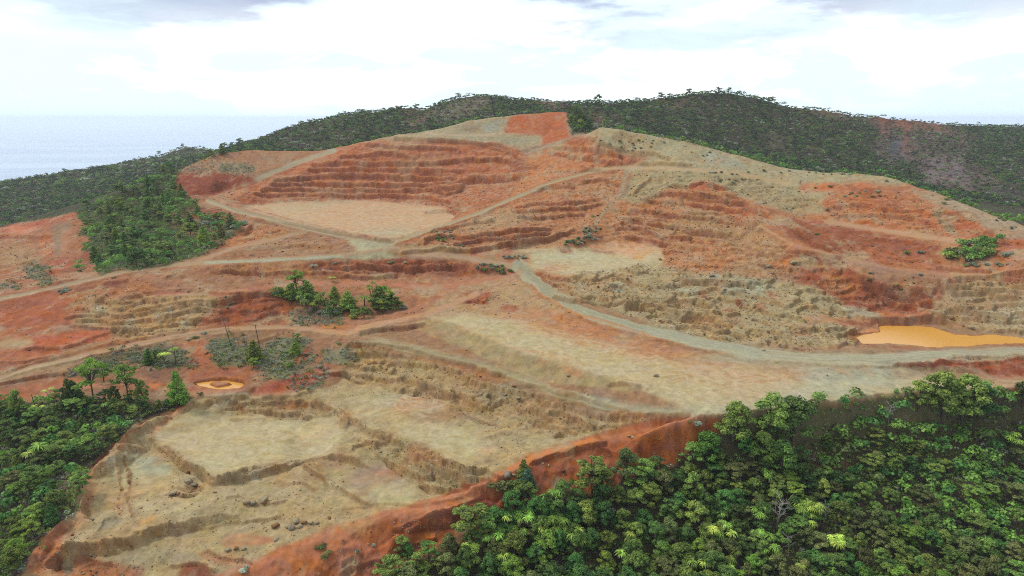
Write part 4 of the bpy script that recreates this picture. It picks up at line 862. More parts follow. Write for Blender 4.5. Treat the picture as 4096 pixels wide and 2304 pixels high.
for P, h in [
 ([(1720,150),(1790,165),(1850,205)],1.4),([(1740,262),(1820,262),(1900,272),(1990,270)],1.0),([(1250,835),(1340,830),(1500,822)],.9),([(1700,860),(1800,850)],.7),([(1880,922),(2000,905),(2150,882)],.9),([(1430,1092),(1600,1080),(1840,1042),(2100,1000)],.9),
 ([(1000,1142),(1200,1102),(1380,1062)],1.1),([(1550,1262),(1700,1312),(1880,1362)],.9),([(430,1250),(560,1235),(700,1228),(1000,1208)],1.2),([(2280,620),(2440,720),(2500,782)],1.6),([(2000,658),(2200,602),(2400,562),(2576,572)],1.4),
 ([(1040,420),(1090,460),(1120,500)],.8),([(1250,470),(1330,530),(1420,600),(1530,690)],1.2),([(1000,860),(1100,840)],.6),([(1300,770),(1420,790),(1520,770)],.9),([(1640,740),(1800,720),(1960,690)],.9),([(2150,740),(2300,760),(2400,800)],.8),([(560,1300),(700,1275),(900,1270)],1.2),([(1300,1385),(1500,1365),(1650,1400)],1.2),([(720,1100),(780,1030),(880,1010)],.8),([(1480,110),(1700,108),(1900,130),(2200,100),(2350,60)],1.0),([(2350,130),(2500,180),(2576,260)],1.2),
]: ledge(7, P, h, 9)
for P, h in [
 ([(0,205),(100,262),(200,342)],1.4),([(90,500),(200,452),(330,442)],1.4),([(0,782),(100,852),(190,905)],1.5),([(0,580),(120,575)],.8),([(1100,402),(1250,372),(1400,392)],1.0),([(1440,272),(1600,332),(1760,372)],1.8),([(1330,182),(1480,262),(1560,300)],1.6),([(1500,92),(1700,115),(1880,172)],1.2),([(1660,60),(1900,140),(2150,200)],1.0),
 ([(640,40),(760,90),(900,150)],1.4),([(560,0),(800,60),(1050,120)],1.4),([(930,220),(1030,230),(1160,300)],.9),([(560,560),(700,620),(900,700)],1.2),([(400,500),(560,600),(700,680)],1.4),([(600,640),(800,740),(960,790)],1.2),([(1000,660),(1100,650),(1170,690)],1.6),([(410,1115),(700,985),(1050,872)],1.2),([(450,1105),(700,1085),(840,1060)],1.6),([(1430,600),(1700,520),(2000,440)],1.4),([(150,1405),(300,1355),(560,1225),(700,1190)],1.2),([(620,780),(680,820)],.8),([(0,950),(300,900),(600,920),(900,860)],.5),
]: ledge(8, P, h, 9)
for P, h in [
 ([(800,692),(900,680),(970,665)],2.4),([(1100,760),(1400,742),(1900,782)],1.6),([(760,802),(900,840),(1000,830)],1.6),([(1000,885),(1300,850),(1600,862)],2),([(560,1000),(850,1042),(1100,1062),(1400,1042)],1.8),([(200,1182),(480,1182),(800,1062)],1.6),([(1600,602),(2000,622),(2576,612)],1.8),
 ([(2060,422),(2300,402),(2500,412)],1.4),([(1700,320),(1860,292),(1900,252)],2.6),([(0,332),(300,342),(400,330)],1.6),([(1640,860),(1960,762),(2100,792)],2),([(500,960),(620,940),(760,930)],1.6),([(1250,640),(1330,620),(1400,640)],1.4),([(900,800),(1060,780),(1200,810)],1.6),([(1200,960),(1400,940),(1500,960)],1.6),([(0,1290),(200,1280),(420,1240)],1.2),([(0,1450),(300,1390),(500,1360)],1.6),([(1900,1160),(2100,1080)],1.0),([(0,700),(200,640),(400,600)],1.4),([(280,610),(450,600),(640,560)],1.4),([(1300,1100),(1500,1070),(1700,1040)],1.0),([(0,560),(150,540),(290,520)],1.5)
]: ledge(4, P, h)
for P, h in [
 ([(0,30),(200,62),(400,82),(560,122)],2.6),([(0,162),(300,172),(560,242)],2.2),([(0,295),(200,312),(330,352),(440,372)],2.4),([(200,352),(350,402),(480,392)],1.6),([(0,412),(200,442)],1.6),([(800,452),(1000,462),(1190,502)],2.6),([(830,262),(1000,402),(1130,442)],2.2),([(1130,112),(1400,102),(1600,152),(1800,162)],2.6),
 ([(1180,182),(1440,172),(1750,202),(1900,242)],2.4),([(1450,352),(1700,372),(1900,432)],1.8),([(1340,642),(1500,722),(1700,747),(1900,757)],3),([(1480,792),(1640,862),(1900,832)],2),([(2020,642),(2300,642),(2576,602)],2.2),([(400,742),(520,752),(560,772)],1.4),([(420,832),(500,822)],1.4),([(0,852),(130,872)],1.6),([(0,942),(200,932),(330,982)],2.2),([(800,1062),(970,1052)],1.6),([(2060,772),(2300,762),(2500,802)],1.8),
 ([(2000,902),(2300,952),(2576,982)],1.8),([(1200,962),(1480,1012)],1.2),([(560,480),(680,460),(800,500)],1.6),([(300,580),(450,560),(560,600)],1.6),([(1950,150),(2100,170),(2200,200)],2.4),([(2230,300),(2340,290)],1.6),([(1000,600),(1060,660),(1080,760)],1.6),([(1940,580),(2100,590),(2300,600)],2)
]: ledge(6, P, h)
for RD, off in ((HR, 19), ([(-240,1000),(0,952),(100,920),(213,893),(333,866),(466,842),(586,826),(700,822),(780,828)], 9), ([(892,857),(1000,872),(1143,905),(1240,932),(1326,956),(1426,1001),(1530,1026)], 8), ([(520,500),(600,532),(700,556),(780,575),(860,592)], 7), ([(1002,606),(1100,573),(1193,541),(1260,512),(1323,486),(1400,455),(1493,428)], 6), ([(0,752),(133,724),(240,700),(333,680),(433,667)], 8)):
    ledge(0, [(u, v + off + rng.normal(0, 1.2)) for u, v in RD], 1.0, 5, .25)
    ledge(0, [(u, v - off + rng.normal(0, 1.2)) for u, v in RD], .9, 5, .2)
    for dv in (-.45, -.15, .2, .5): stroke(0, [(u, v + off*dv + rng.normal(0, .5)) for u, v in RD], 2.4, (132,122,98) if dv < .3 else (176,160,128), .4, 2)
paint(4, [(1580,1130),(1720,1080),(1860,1090),(1960,1180),(2080,1090),(2340,1110),(2380,1240),(2500,1200),(2640,1240),(2560,1340),(2380,1440),(2150,1500),(1990,1420),(1900,1280),(1700,1340),(1600,1300)], None, .55, 10, scrub=.9)
paint(4, [(700,1240),(900,1190),(1240,1140),(1420,1200),(1500,1330),(1300,1350),(900,1340),(560,1420)], None, .6, 10, scrub=1)
# ---- the country behind the crest has its own colours and cover
RB_col = np.zeros_like(R_col); RB_col[:] = lin((74,74,56)); RB_wood = np.full_like(R_wood, 1.0)
_sv = (R_col, R_wood)
R_col, R_wood = RB_col, RB_wood
for t, P, c, a, w in [
 (2,[(440,830),(640,815),(640,835),(480,860)],(150,76,58),.9,.05),(2,[(480,930),(640,850),(760,800),(700,880),(540,990)],(128,96,80),.8,.25),(2,[(620,880),(900,730),(1070,720),(1140,800),(1000,880),(760,930)],(116,106,88),.8,.5),
 (2,[(1060,715),(1200,720),(1130,735)],(140,80,66),.9,.1),(2,[(1400,715),(1560,750),(1780,765),(1760,790),(1560,790),(1450,760)],(150,88,70),.9,.1),(2,[(1520,770),(1640,770),(1640,830),(1540,840)],(140,110,90),.8,.3),(2,[(2350,735),(2480,725),(2400,760)],(156,92,70),.9,.1),(2,[(1880,870),(1980,910),(1960,930),(1880,900)],(150,96,72),.8,.1),
 (1,[(2170,930),(2400,900),(2576,880),(2576,920),(2300,960)],(112,100,84),.6,.7),(3,[(80,780),(200,860),(160,900),(60,820)],(108,92,84),.7,.45),(3,[(500,700),(900,800),(1300,860),(1400,960),(1100,900),(700,820)],(104,96,84),.7,.5),
 (3,[(620,1000),(760,1060),(800,1150),(660,1130)],(110,96,88),.7,.5),(3,[(840,805),(1300,860),(1280,880),(860,830)],(142,84,68),.8,.15),
 (3,[(1320,880),(2080,945),(2200,1050),(2150,1200),(2300,1300),(2576,1448),(1900,1448),(1700,1250),(1560,1280),(1420,1100),(1480,1000)],(108,92,86),.85,.58),
 (3,[(1540,1060),(1680,1050),(1700,1240),(1540,1200)],(84,86,100),.8,.35),(3,[(1820,1180),(2100,1220),(2200,1448),(1850,1400)],(122,106,110),.8,.3),(3,[(2250,960),(2576,950),(2576,1100),(2300,1100)],(92,96,84),.6,.9),
 (3,[(1400,880),(1850,893),(2085,948),(1900,968),(1750,930),(1712,1000),(1696,1190),(1664,1190),(1680,990),(1560,925),(1518,1060),(1492,1060),(1508,940),(1440,925)],(146,84,68),.9,.03),
 (3,[(1700,960),(1860,1000),(1960,1000),(2080,950),(1900,930)],(140,92,78),.6,.3),(6,[(2200,-20),(2576,-20),(2576,100),(2400,80)],(84,80,84),.7,.5),
 (1,[(1650,1420),(1400,1448),(0,1448),(0,1380)],(96,90,84),.3,.9),
]:
    m_ = fill_mask(tile(t, P), 15)
    if m_: 
        s_, q_ = m_; q_ = q_*a; R_col[s_] = R_col[s_]*(1-q_[..., None]) + lin(c).astype(np.float32)*q_[..., None]; R_wood[s_] = R_wood[s_]*(1-q_/a) + w*q_/a
R_col, R_wood = _sv

# ================================================================== sample onto the grid
def samp(R, u, v):
    c = np.clip((u - RU0) / RST - .5, 0, RW - 1.001); r = np.clip((v - RV0) / RST - .5, 0, RH - 1.001)
    ci = c.astype(int); ri = r.astype(int); fc = c - ci; fr = r - ri
    if R.ndim == 3: fc = fc[..., None]; fr = fr[..., None]
    return (R[ri, ci]*(1-fc) + R[ri, ci+1]*fc)*(1-fr) + (R[ri+1, ci]*(1-fc) + R[ri+1, ci+1]*fc)*fr
ZS = blur(blur(GZ0, 1, 1), 1, 2); U, V = project(GX + WX, GY + WY, regrid(ZS, GX+WX, GY+WY))
Vc = V.copy()
front = GY <= CRY[None, :] + 4
A_col = samp(R_col, U, Vc); A_rough = samp(R_rough, U, V); A_terr = samp(R_terr, U, V); A_road = samp(R_road, U, V)
A_wood = samp(R_wood, U, V); A_scrub = samp(R_scrub, U, V); A_floor = samp(R_floor, U, V)
U0, V0 = project(GX, GY, GZ); A_pond = samp(R_pond, U0, V0)
# behind the crest: forest ground with bare patches and gullies of its own
n1 = fbm(GX, GY, 60, 5, 41); n2 = fbm(GX, GY, 18, 4, 47)
bare = sstep(.28, .6, n1 + .35*n2); A_step = samp(R_step, U, V)*(1-BACK)
BW = samp(RB_wood, U, V); BC = samp(RB_col, U, V)*(1+.25*n2[..., None])
bc = BC*(1-.5*bare[...,None]) + lin((122,96,80))[None,None,:]*.5*bare[...,None]
A_col = A_col*(1-BACK[...,None]) + bc*BACK[...,None]
A_rough = A_rough*(1-BACK) + .6*BACK; A_terr = A_terr*(1-BACK); A_road = A_road*(1-BACK); A_scrub = A_scrub*(1-BACK); A_floor *= (1-BACK); A_pond *= (1-BACK)
A_wood = A_wood*(1-BACK) + (1-.35*bare)*BW*BACK

# ================================================================== relief in detail
def terrace(z, H, ph): 
    s = (z + ph) / H; f = s - np.floor(s)
    return (np.floor(s) + sstep(.50, .86, f)*.88 + .12*f) * H - ph
ph = 3.4*fbm(GX, GY, 70, 3, 61) + .9*fbm(GX, GY, 12, 3, 66)
Zt = terrace(GZ, 5.6, ph) 
Zt2 = terrace(GZ, 3.6, ph + 1.3)
near_ = sstep(470, 430, GY)
Zt = Zt*(1-near_) + Zt2*near_
wt = blur(np.clip(A_terr, 0, 1), 3, 3) 
wt = wt * sstep(-.35, .25, fbm(GX, GY, 40, 3, 63))
Z = GZ + (Zt - GZ) * wt * .25
rg = np.clip(A_rough, 0, 1.3) * (1 - np.clip(A_road, 0, 1))
rg = blur(rg, 2, 2)
lg = sstep(.25, .9, rg)
farw = sstep(560, 760, GY)
# broken ground: heaps, rills, blocks
heap = fbm(GX, GY, 15, 4, 71)
blk = ridged(GX, GY, 5.5, 3, 75)
gr, gc = np.gradient(Z); dY = np.gradient(YY)[:, None]; dX = (TT[1]-TT[0])*YY[:, None]
slope = np.hypot(gr/dY, gc/dX); steep = sstep(.45, 1.1, blur(slope, 1, 1))
nearw = 1 - sstep(190, 420, GY)
rill = ridged(GX, GY*.9, 3.0, 2, 81)*(.45+.25*nearw) + ridged(GX, GY*.8, 7.5, 2, 83)*.9
fine = fbm(GX, GY, 1.3, 3, 85)
Z = Z + rg*(heap*1.1 + .22*blk) + lg*(heap*1.0 + .45*blk) + steep*np.clip(rg+.25,0,1.1)*rill*1.0*(1-farw) + rg*fine*(.05+.11*nearw)*(1-farw)
# crags: broken rock stands in short uneven steps
crag = sstep(.55, 1.0, rg)*(1-farw)*(1-.75*np.clip(A_terr, 0, 1))*(1-.5*sstep(330, 480, GY))
def steps(z, H, p, a=.66, b=.86):
    s_ = (z + p)/H; f = s_ - np.floor(s_); return (np.floor(s_) + .25*f + .75*sstep(a, b, f))*H - p
Zb = blur(Z, 1, 1)
c1_ = steps(Zb, 2.6, 3.4*fbm(GX, GY, 26, 3, 191) + .25*perlin(GX/2.6, GY/2.6, 195))
c2_ = steps(c1_, 1.1, 1.5*fbm(GX, GY, 10, 3, 196))
far_k = sstep(150, 420, GY)
Z = Z*(1-crag*.85) + (c1_*far_k + c2_*(1-far_k))*crag*.85 + (Z-Zb)*crag*.3
Z = Z + .10*fbm(GX, GY, 26, 3, 90)*(1-farw) + .02*perlin(GX/2, GY/2, 95)*(1-farw)
Z = Z + farw*(fbm(GX, GY, 90, 5, 99)*7*sstep(700, 1300, GY) + ridged(GX, GY*.45, 55, 4, 103)*3.0)
Z = Z + A_step*(1-farw)
# ruts along the haul road edges are in the colour; ponds press the ground down
pm = A_pond > .5
for key, (t, P, z) in PONDS.items():
    P2 = tile(t, P); cu = np.mean([p[0] for p in P2]); 
    w = sstep(.25, .7, A_pond) * (np.abs(U0 - cu) < 900) * ((GY > 250) if key == 'big' else (GY < 245))
    bed = z - .5
    Z = Z*(1-w) + np.minimum(Z, bed)*w
    ring = sstep(.02, .2, A_pond) * (1-sstep(.25, .7, A_pond)) * ((GY > 250) if key == 'big' else (GY < 245))
    Z = np.where((ring > .3), np.maximum(Z, z + .15), Z)
gr, gc = np.gradient(Z); slope = np.hypot(gr/dY, gc/dX)
steep = sstep(.6, 1.25, slope) * (1-farw)
# fresh-cut faces show the ochre and rust rock under the dust; flats carry pale dust
cut = lin((158,100,58))
lum = A_col.mean(-1, keepdims=True)
redn = sstep(1.25, 2.2, A_col[..., 0] / np.maximum(A_col[..., 1], 1e-4))[..., None]
face = lin((158,120,74))*(1-redn) + lin((146,70,44))*redn
k = (.6*steep*np.clip(.75+.9*fbm(GX, GY, 2.2, 3, 131), 0, 1.3))[..., None]*(1-np.clip(A_wood, 0, 1)[..., None])
A_col = A_col*(1-k) + face*k
# pale dust lies on the ledges
led = (np.clip(A_terr, 0, 1)*(1-sstep(.15, .45, slope))*.55*(1-np.clip(A_wood,0,1)))[..., None]
A_col = A_col*(1-led) + lin((184,140,102))*led
# weathered patches: pale scree and dust over the red cuts, rust in the pale rock
pt = fbm(GX + 6*fbm(GX, GY, 30, 2, 211), GY, 26, 5, 215, .6); pf = fbm(GX*1.6, GY*.55, 9, 4, 221, .6)
rn = sstep(1.5, 2.6, A_col[..., 0]/np.maximum(A_col[..., 1], 1e-4)); nw_ = 1-np.clip(A_wood, 0, 1)
w1 = (sstep(.02, .42, pt + .5*pf)*.78*rn*nw_*(1-farw)*(1-.5*np.clip(A_terr, 0, 1)))[..., None]; w2 = (sstep(.12, .5, -pt + .5*pf)*.42*(1-rn)*nw_*(1-farw)*(1-np.clip(A_road,0,1))*(1-.7*A_floor))[..., None]
w3 = (sstep(.15, .5, -pt - .4*pf)*.45*rn*nw_*(1-farw))[..., None]
A_col = A_col*(1-w1) + lin((168,144,110))*w1; A_col = A_col*(1-w2) + lin((170,118,76))*w2; A_col = A_col*(1-w3) + lin((128,70,52))*w3
# fans of silt and clay left by run-off on the level ground
fx_ = fbm(GX, GY, 14, 3, 161)*9; fy_ = fbm(GX, GY, 14, 3, 171)*9
fl_ = ridged(GX+fx_, GY*1.3+fy_, 5.0, 4, 181); fm_ = (np.clip(A_floor,0,1)*(1-.6*np.clip(A_road,0,1)))
q1 = (sstep(.1, .75, fl_)*fm_*.42)[..., None]; q2 = (sstep(.0, .6, -fl_)*fm_*.40)[..., None]
A_col = A_col*(1-q1) + lin((196,184,150))*q1; A_col = A_col*(1-q2) + (A_col*.55 + lin((176,126,84))*.42)*q2
# streaks of other soils
m1 = fbm(GX*.55, GY + .6*Z, 11, 5, 111)[..., None]; m2 = fbm(GX, GY, 3.2, 4, 121)[..., None]
amt = ((1-np.clip(A_wood,0,1))*(1-.65*np.clip(A_road,0,1))*(1-.35*A_floor))[..., None]
warm = A_col*np.array([1.06,.92,.80]); cool = A_col*np.array([.98,1.07,1.10])
A_col = A_col*(1-amt*np.clip(np.abs(m1)*1.7,0,.8)) + np.where(m1 > 0, warm, cool)*(amt*np.clip(np.abs(m1)*1.7,0,.8))
m3 = ((.4+.6*nearw)*fbm(GX, GY, 1.1, 3, 141))[..., None]; m4 = fbm(GX, GY, 5.5, 4, 151)[..., None]; rgc = np.clip(rg, 0, 1)[..., None]
A_col = A_col*(1 + amt*(.34*m2 + rgc*.28*m3))
dk = sstep(.18, .5, m4)*amt*rgc*.45; A_col = A_col*(1-dk) + A_col*np.array([.62,.66,.72])*dk
lt = sstep(.20, .55, -m4)*amt*rgc*.45; A_col = A_col*(1-lt) + (A_col*.6 + lin((196,182,146))*.5)*lt
A_col = np.clip(A_col, .01, .9)*np.array([.80,.80,.73])
Lm = (A_col*np.array([.25,.65,.10])).sum(-1, keepdims=True); rr_ = sstep(1.8, 4.0, A_col[..., 0]/A_col[..., 1])[..., None]
A_col = A_col + (Lm*np.array([1.12,1.0,.85]) - A_col)*(.10 + .06*rr_)
A_col = A_col*(1 - rr_*np.array([.03,.06,.24]))
WZ = Z + CAM_Z
UP, VP = project(GX, GY, Z)      # where each grid vertex falls in the photograph
# first surface met going up each column of the picture
vis = V0*0; runmin = np.minimum.accumulate(VP, 0); VIS = VP <= runmin + .5
print("relief", round(time.time()-T_START, 1))

def rgb(h): return tuple(lin(h)) + (1,)
def principled(name, color=None, rough=.9, spec=.15):
    m = bpy.data.materials.new(name); m.use_nodes = True; b = m.node_tree.nodes['Principled BSDF']
    b.inputs['Roughness'].default_value = rough; b.inputs['Specular IOR Level'].default_value = spec
    if color: b.inputs['Base Color'].default_value = rgb(color)
    return m, m.node_tree, b
def mathn(nt, op, a, b=None, clamp=False):
    m = nd(nt, 'ShaderNodeMath', operation=op, use_clamp=clamp)
    for i, q in enumerate((a, b)):
        if q is None: continue
        if isinstance(q, (int, float)): m.inputs[i].default_value = q
        else: nt.links.new(q, m.inputs[i])
    return m.outputs[0]
def soil_material():
    m, nt, b = principled("soil", None, .95, .08); L = nt.links.new
    at = nd(nt, 'ShaderNodeAttribute', attribute_name='soil'); ge = nd(nt, 'ShaderNodeNewGeometry')
    n1 = nd(nt, 'ShaderNodeTexNoise', inp={'Scale': .9, 'Detail': 6.0, 'Roughness': .62}); L(ge.outputs['Position'], n1.inputs['Vector'])
    n2 = nd(nt, 'ShaderNodeTexNoise', inp={'Scale': .16, 'Detail': 5.0, 'Roughness': .6, 'Distortion': .6}); L(ge.outputs['Position'], n2.inputs['Vector'])
    hs = nd(nt, 'ShaderNodeHueSaturation'); L(at.outputs['Color'], hs.inputs['Color'])
    h = mathn(nt, 'ADD', mathn(nt, 'MULTIPLY', mathn(nt, 'SUBTRACT', n2.outputs['Fac'], .5), .025), .5); L(h, hs.inputs['Hue'])
    s = mathn(nt, 'ADD', mathn(nt, 'MULTIPLY', mathn(nt, 'SUBTRACT', n2.outputs['Fac'], .5), .5), 1.0); L(s, hs.inputs['Saturation'])
    vv = mathn(nt, 'ADD', mathn(nt, 'MULTIPLY', mathn(nt, 'SUBTRACT', n1.outputs['Fac'], .5), .75), 1.0); L(vv, hs.inputs['Value'])
    # small stones
    vo = nd(nt, 'ShaderNodeTexVoronoi', inp={'Scale': 1.3, 'Randomness': 1.0}); L(ge.outputs['Position'], vo.inputs['Vector'])
    st = mathn(nt, 'LESS_THAN', vo.outputs['Distance'], .16)
    sp = nd(nt, 'ShaderNodeSeparateColor'); L(vo.outputs['Color'], sp.inputs[0])
    st = mathn(nt, 'MULTIPLY', st, mathn(nt, 'GREATER_THAN', sp.outputs[0], .62))
    atr = nd(nt, 'ShaderNodeAttribute', attribute_name='rubble'); st = mathn(nt, 'MULTIPLY', st, atr.outputs['Fac'])
    stc = nd(nt, 'ShaderNodeMix', data_type='RGBA'); L(sp.outputs[1], stc.inputs[0]); stc.inputs[6].default_value = rgb((196,176,138)); stc.inputs[7].default_value = rgb((120,92,68))
    mx = nd(nt, 'ShaderNodeMix', data_type='RGBA'); L(mathn(nt, 'MULTIPLY', st, .6), mx.inputs[0]); L(hs.outputs[0], mx.inputs[6]); L(stc.outputs[2], mx.inputs[7])
    L(mx.outputs[2], b.inputs['Base Color'])
    bp = nd(nt, 'ShaderNodeBump', inp={'Strength': .5, 'Distance': .5}); nb = nd(nt, 'ShaderNodeTexNoise', inp={'Scale': 1.6, 'Detail': 6.0, 'Roughness': .7}); L(ge.outputs['Position'], nb.inputs['Vector'])
    L(mathn(nt, 'MULTIPLY', nb.outputs['Fac'], mathn(nt, 'ADD', mathn(nt, 'MULTIPLY', atr.outputs['Fac'], .9), .25)), bp.inputs['Height']); L(bp.outputs[0], b.inputs['Normal'])
    return m
M_SOIL = soil_material()

def link_mesh(name, co, faces, mat, parent=None, smooth=False):
    me = bpy.data.meshes.new(name)
    co = np.asarray(co, np.float32); faces = np.asarray(faces, np.int32)
    n, k = faces.shape
    me.vertices.add(len(co)); me.vertices.foreach_set('co', co.ravel())
    me.loops.add(n*k); me.loops.foreach_set('vertex_index', faces.ravel())
    me.polygons.add(n); me.polygons.foreach_set('loop_start', np.arange(0, n*k, k, dtype=np.int32))
    me.update(calc_edges=True)
    if smooth: me.polygons.foreach_set('use_smooth', np.ones(n, bool))
    if mat: me.materials.append(mat)
    o = bpy.data.objects.new(name, me); COL.objects.link(o)
    if parent: o.parent = parent
    return o
def tag(o, label=None, cat=None, group=None, kind=None):
    for k, v in (('label', label), ('category', cat), ('group', group), ('kind', kind)):
        if v: o[k] = v
    return o
idx = np.arange(NR*NC).reshape(NR, NC)
quads = np.stack([idx[:-1,:-1], idx[:-1,1:], idx[1:,1:], idx[1:,:-1]], -1).reshape(-1, 4)
VCO = np.stack([GX, GY, WZ], -1).reshape(-1, 3)
def fmean(A): return (A[:-1,:-1] + A[1:,1:]).reshape(-1)/2
fr = fmean(A_road); fb = fmean(BACK); fy = fmean(GY); fw_ = fmean(A_wood); ff = fmean(A_floor)
klass = np.zeros(len(quads), int)
klass[ff > .5] = 1
klass[fr > .5] = 2
klass[(fw_ > .5)] = 3
klass[(fb > .5)] = 4
RUB = np.clip(A_rough, 0, 1)*(1-np.clip(A_road,0,1))*(1-farw)
for kk, nm in enumerate(("mine_terrain", "mine_floor", "dirt_road", "forest_floor", "hills")):
    q = quads[klass == kk]
    used, inv = np.unique(q, return_inverse=True)
    o = link_mesh(nm, VCO[used], inv.reshape(q.shape), M_SOIL); tag(o, kind='structure')
    ca = o.data.color_attributes.new('soil', 'FLOAT_COLOR', 'POINT')
    c4 = np.ones((len(used), 4), np.float32); c4[:, :3] = A_col.reshape(-1, 3)[used]; ca.data.foreach_set('color', c4.ravel())
    ra = o.data.attributes.new('rubble', 'FLOAT', 'POINT'); ra.data.foreach_set('value', RUB.reshape(-1)[used].astype(np.float32))
print("ground", round(time.time()-T_START, 1))

# ------------------------------------------------------------------ sea
def sea_material():
    m, nt, b = principled("sea_water", (70,120,160), .5, .12); L = nt.links.new
    ge = nd(nt, 'ShaderNodeNewGeometry'); mp = nd(nt, 'ShaderNodeMapping'); L(ge.outputs['Position'], mp.inputs[0]); mp.inputs['Scale'].default_value = (.00035, .0016, 1)
    n = nd(nt, 'ShaderNodeTexNoise', inp={'Scale': 1.0, 'Detail': 8.0, 'Roughness': .6, 'Distortion': .8}); L(mp.outputs[0], n.inputs['Vector'])
    r = nd(nt, 'ShaderNodeValToRGB'); r.color_ramp.elements[0].position = .42; r.color_ramp.elements[0].color = rgb((160,176,194)); r.color_ramp.elements[1].position = .66; r.color_ramp.elements[1].color = rgb((182,198,214))
    L(n.outputs['Fac'], r.inputs[0]); L(r.outputs[0], b.inputs['Base Color'])
    return m
R_ = 120000.0; nseg = 128
ang = np.linspace(0, 2*math.pi, nseg, endpoint=False)
co = [(0, 0, 0)]; fs = []
rings = [800, 3000, 12000, 40000, R_]
for rr in rings: co += [(rr*math.cos(a), rr*math.sin(a), 0.0) for a in ang]
bm_f = [(0, 1+i, 1+(i+1) % nseg, 1+(i+1) % nseg) for i in range(nseg)]
me = bpy.data.meshes.new("sea"); 
F_ = [(0, 1+i, 1+(i+1) % nseg) for i in range(nseg)]
for k in range(len(rings)-1):
    F_ += [(1+k*nseg+i, 1+(k+1)*nseg+i, 1+(k+1)*nseg+(i+1) % nseg, 1+k*nseg+(i+1) % nseg) for i in range(nseg)]
me.from_pydata(co, [], F_); me.materials.append(sea_material()); sea = bpy.data.objects.new("sea", me); COL.objects.link(sea); tag(sea, kind='structure')

# ------------------------------------------------------------------ ponds
def pond_material(name, c1, c2):
    m, nt, b = principled(name, c1, .22, .3); L = nt.links.new
    ge = nd(nt, 'ShaderNodeNewGeometry'); n = nd(nt, 'ShaderNodeTexNoise', inp={'Scale': .12, 'Detail': 4.0}); L(ge.outputs['Position'], n.inputs['Vector'])
    mx = nd(nt, 'ShaderNodeMix', data_type='RGBA'); L(mathn(nt, 'MULTIPLY', n.outputs['Fac'], .8), mx.inputs[0]); mx.inputs[6].default_value = rgb(c1); mx.inputs[7].default_value = rgb(c2); L(mx.outputs[2], b.inputs['Base Color'])
    return m
M_POND = pond_material("muddy_water", (196,140,56), (204,152,66))
for key, (t, P, z) in PONDS.items():
    P2 = [world_z(u, v, z) for u, v in tile(t, P)]
    cx = sum(p[0] for p in P2)/len(P2); cy_ = sum(p[1] for p in P2)/len(P2)
    me = bpy.data.meshes.new("pond_water")
    co = [(x + (x-cx)*.02 , y + (1.2 if y > cy_ else -1.2), z + CAM_Z) for x, y, _ in P2]
    me.from_pydata(co, [], [tuple(range(len(co)))]); me.materials.append(M_POND)
    o = bpy.data.objects.new("pond_water", me); COL.objects.link(o); tag(o, kind='structure')

# ================================================================== finding the ground
def ground_z(x, y):
    x = np.atleast_1d(np.asarray(x, float)); y = np.atleast_1d(np.asarray(y, float))
    r = np.clip(np.searchsorted(YY, y) - 1, 0, NR-2); fr_ = np.clip((y - YY[r]) / (YY[r+1]-YY[r]), 0, 1)
    c = np.clip((x/y - TT[0]) / (TT[1]-TT[0]), 0, NC-1.001); ci = c.astype(int); fc = c - ci
    return ((Z[r,ci]*(1-fc)+Z[r,ci+1]*fc)*(1-fr_) + (Z[r+1,ci]*(1-fc)+Z[r+1,ci+1]*fc)*fr_)
def grid_at(A, x, y):
    r = np.clip(np.searchsorted(YY, y), 0, NR-1); c = np.clip(np.round((np.asarray(x)/y - TT[0]) / (TT[1]-TT[0])).astype(int), 0, NC-1)
    return A[r, c]
_vr, _vc = np.nonzero(VIS & (UP > -300) & (UP < 2900) & (VP < 1700))
_key = {}
PR = np.full((400, 800), -1, np.int64)       # 4-pixel cells -> a visible grid vertex
_ci = ((UP[_vr, _vc] + 310) / 4).astype(int); _ri = (VP[_vr, _vc] / 4.3).astype(int)
_ok = (_ci >= 0) & (_ci < 800) & (_ri >= 0) & (_ri < 400)
PR[_ri[_ok], _ci[_ok]] = (_vr*NC + _vc)[_ok]
def spot(u, v):                   # the place on the ground seen at (u, v)
    ci, ri = int((u + 310) / 4), int(v / 4.3)
    for rad in range(0, 14):
        best = None
        for a in range(-rad, rad+1):
            for b in range(-rad, rad+1):
                if max(abs(a), abs(b)) != rad: continue
                if 0 <= ri+a < 400 and 0 <= ci+b < 800 and PR[ri+a, ci+b] >= 0:
                    k = PR[ri+a, ci+b]; d = abs(UP.flat[k]-u) + abs(VP.flat[k]-v)
                    if best is None or d < best[0]: best = (d, k)
        if best: break
    k = best[1]; return float(GX.flat[k]), float(GY.flat[k]), float(Z.flat[k])

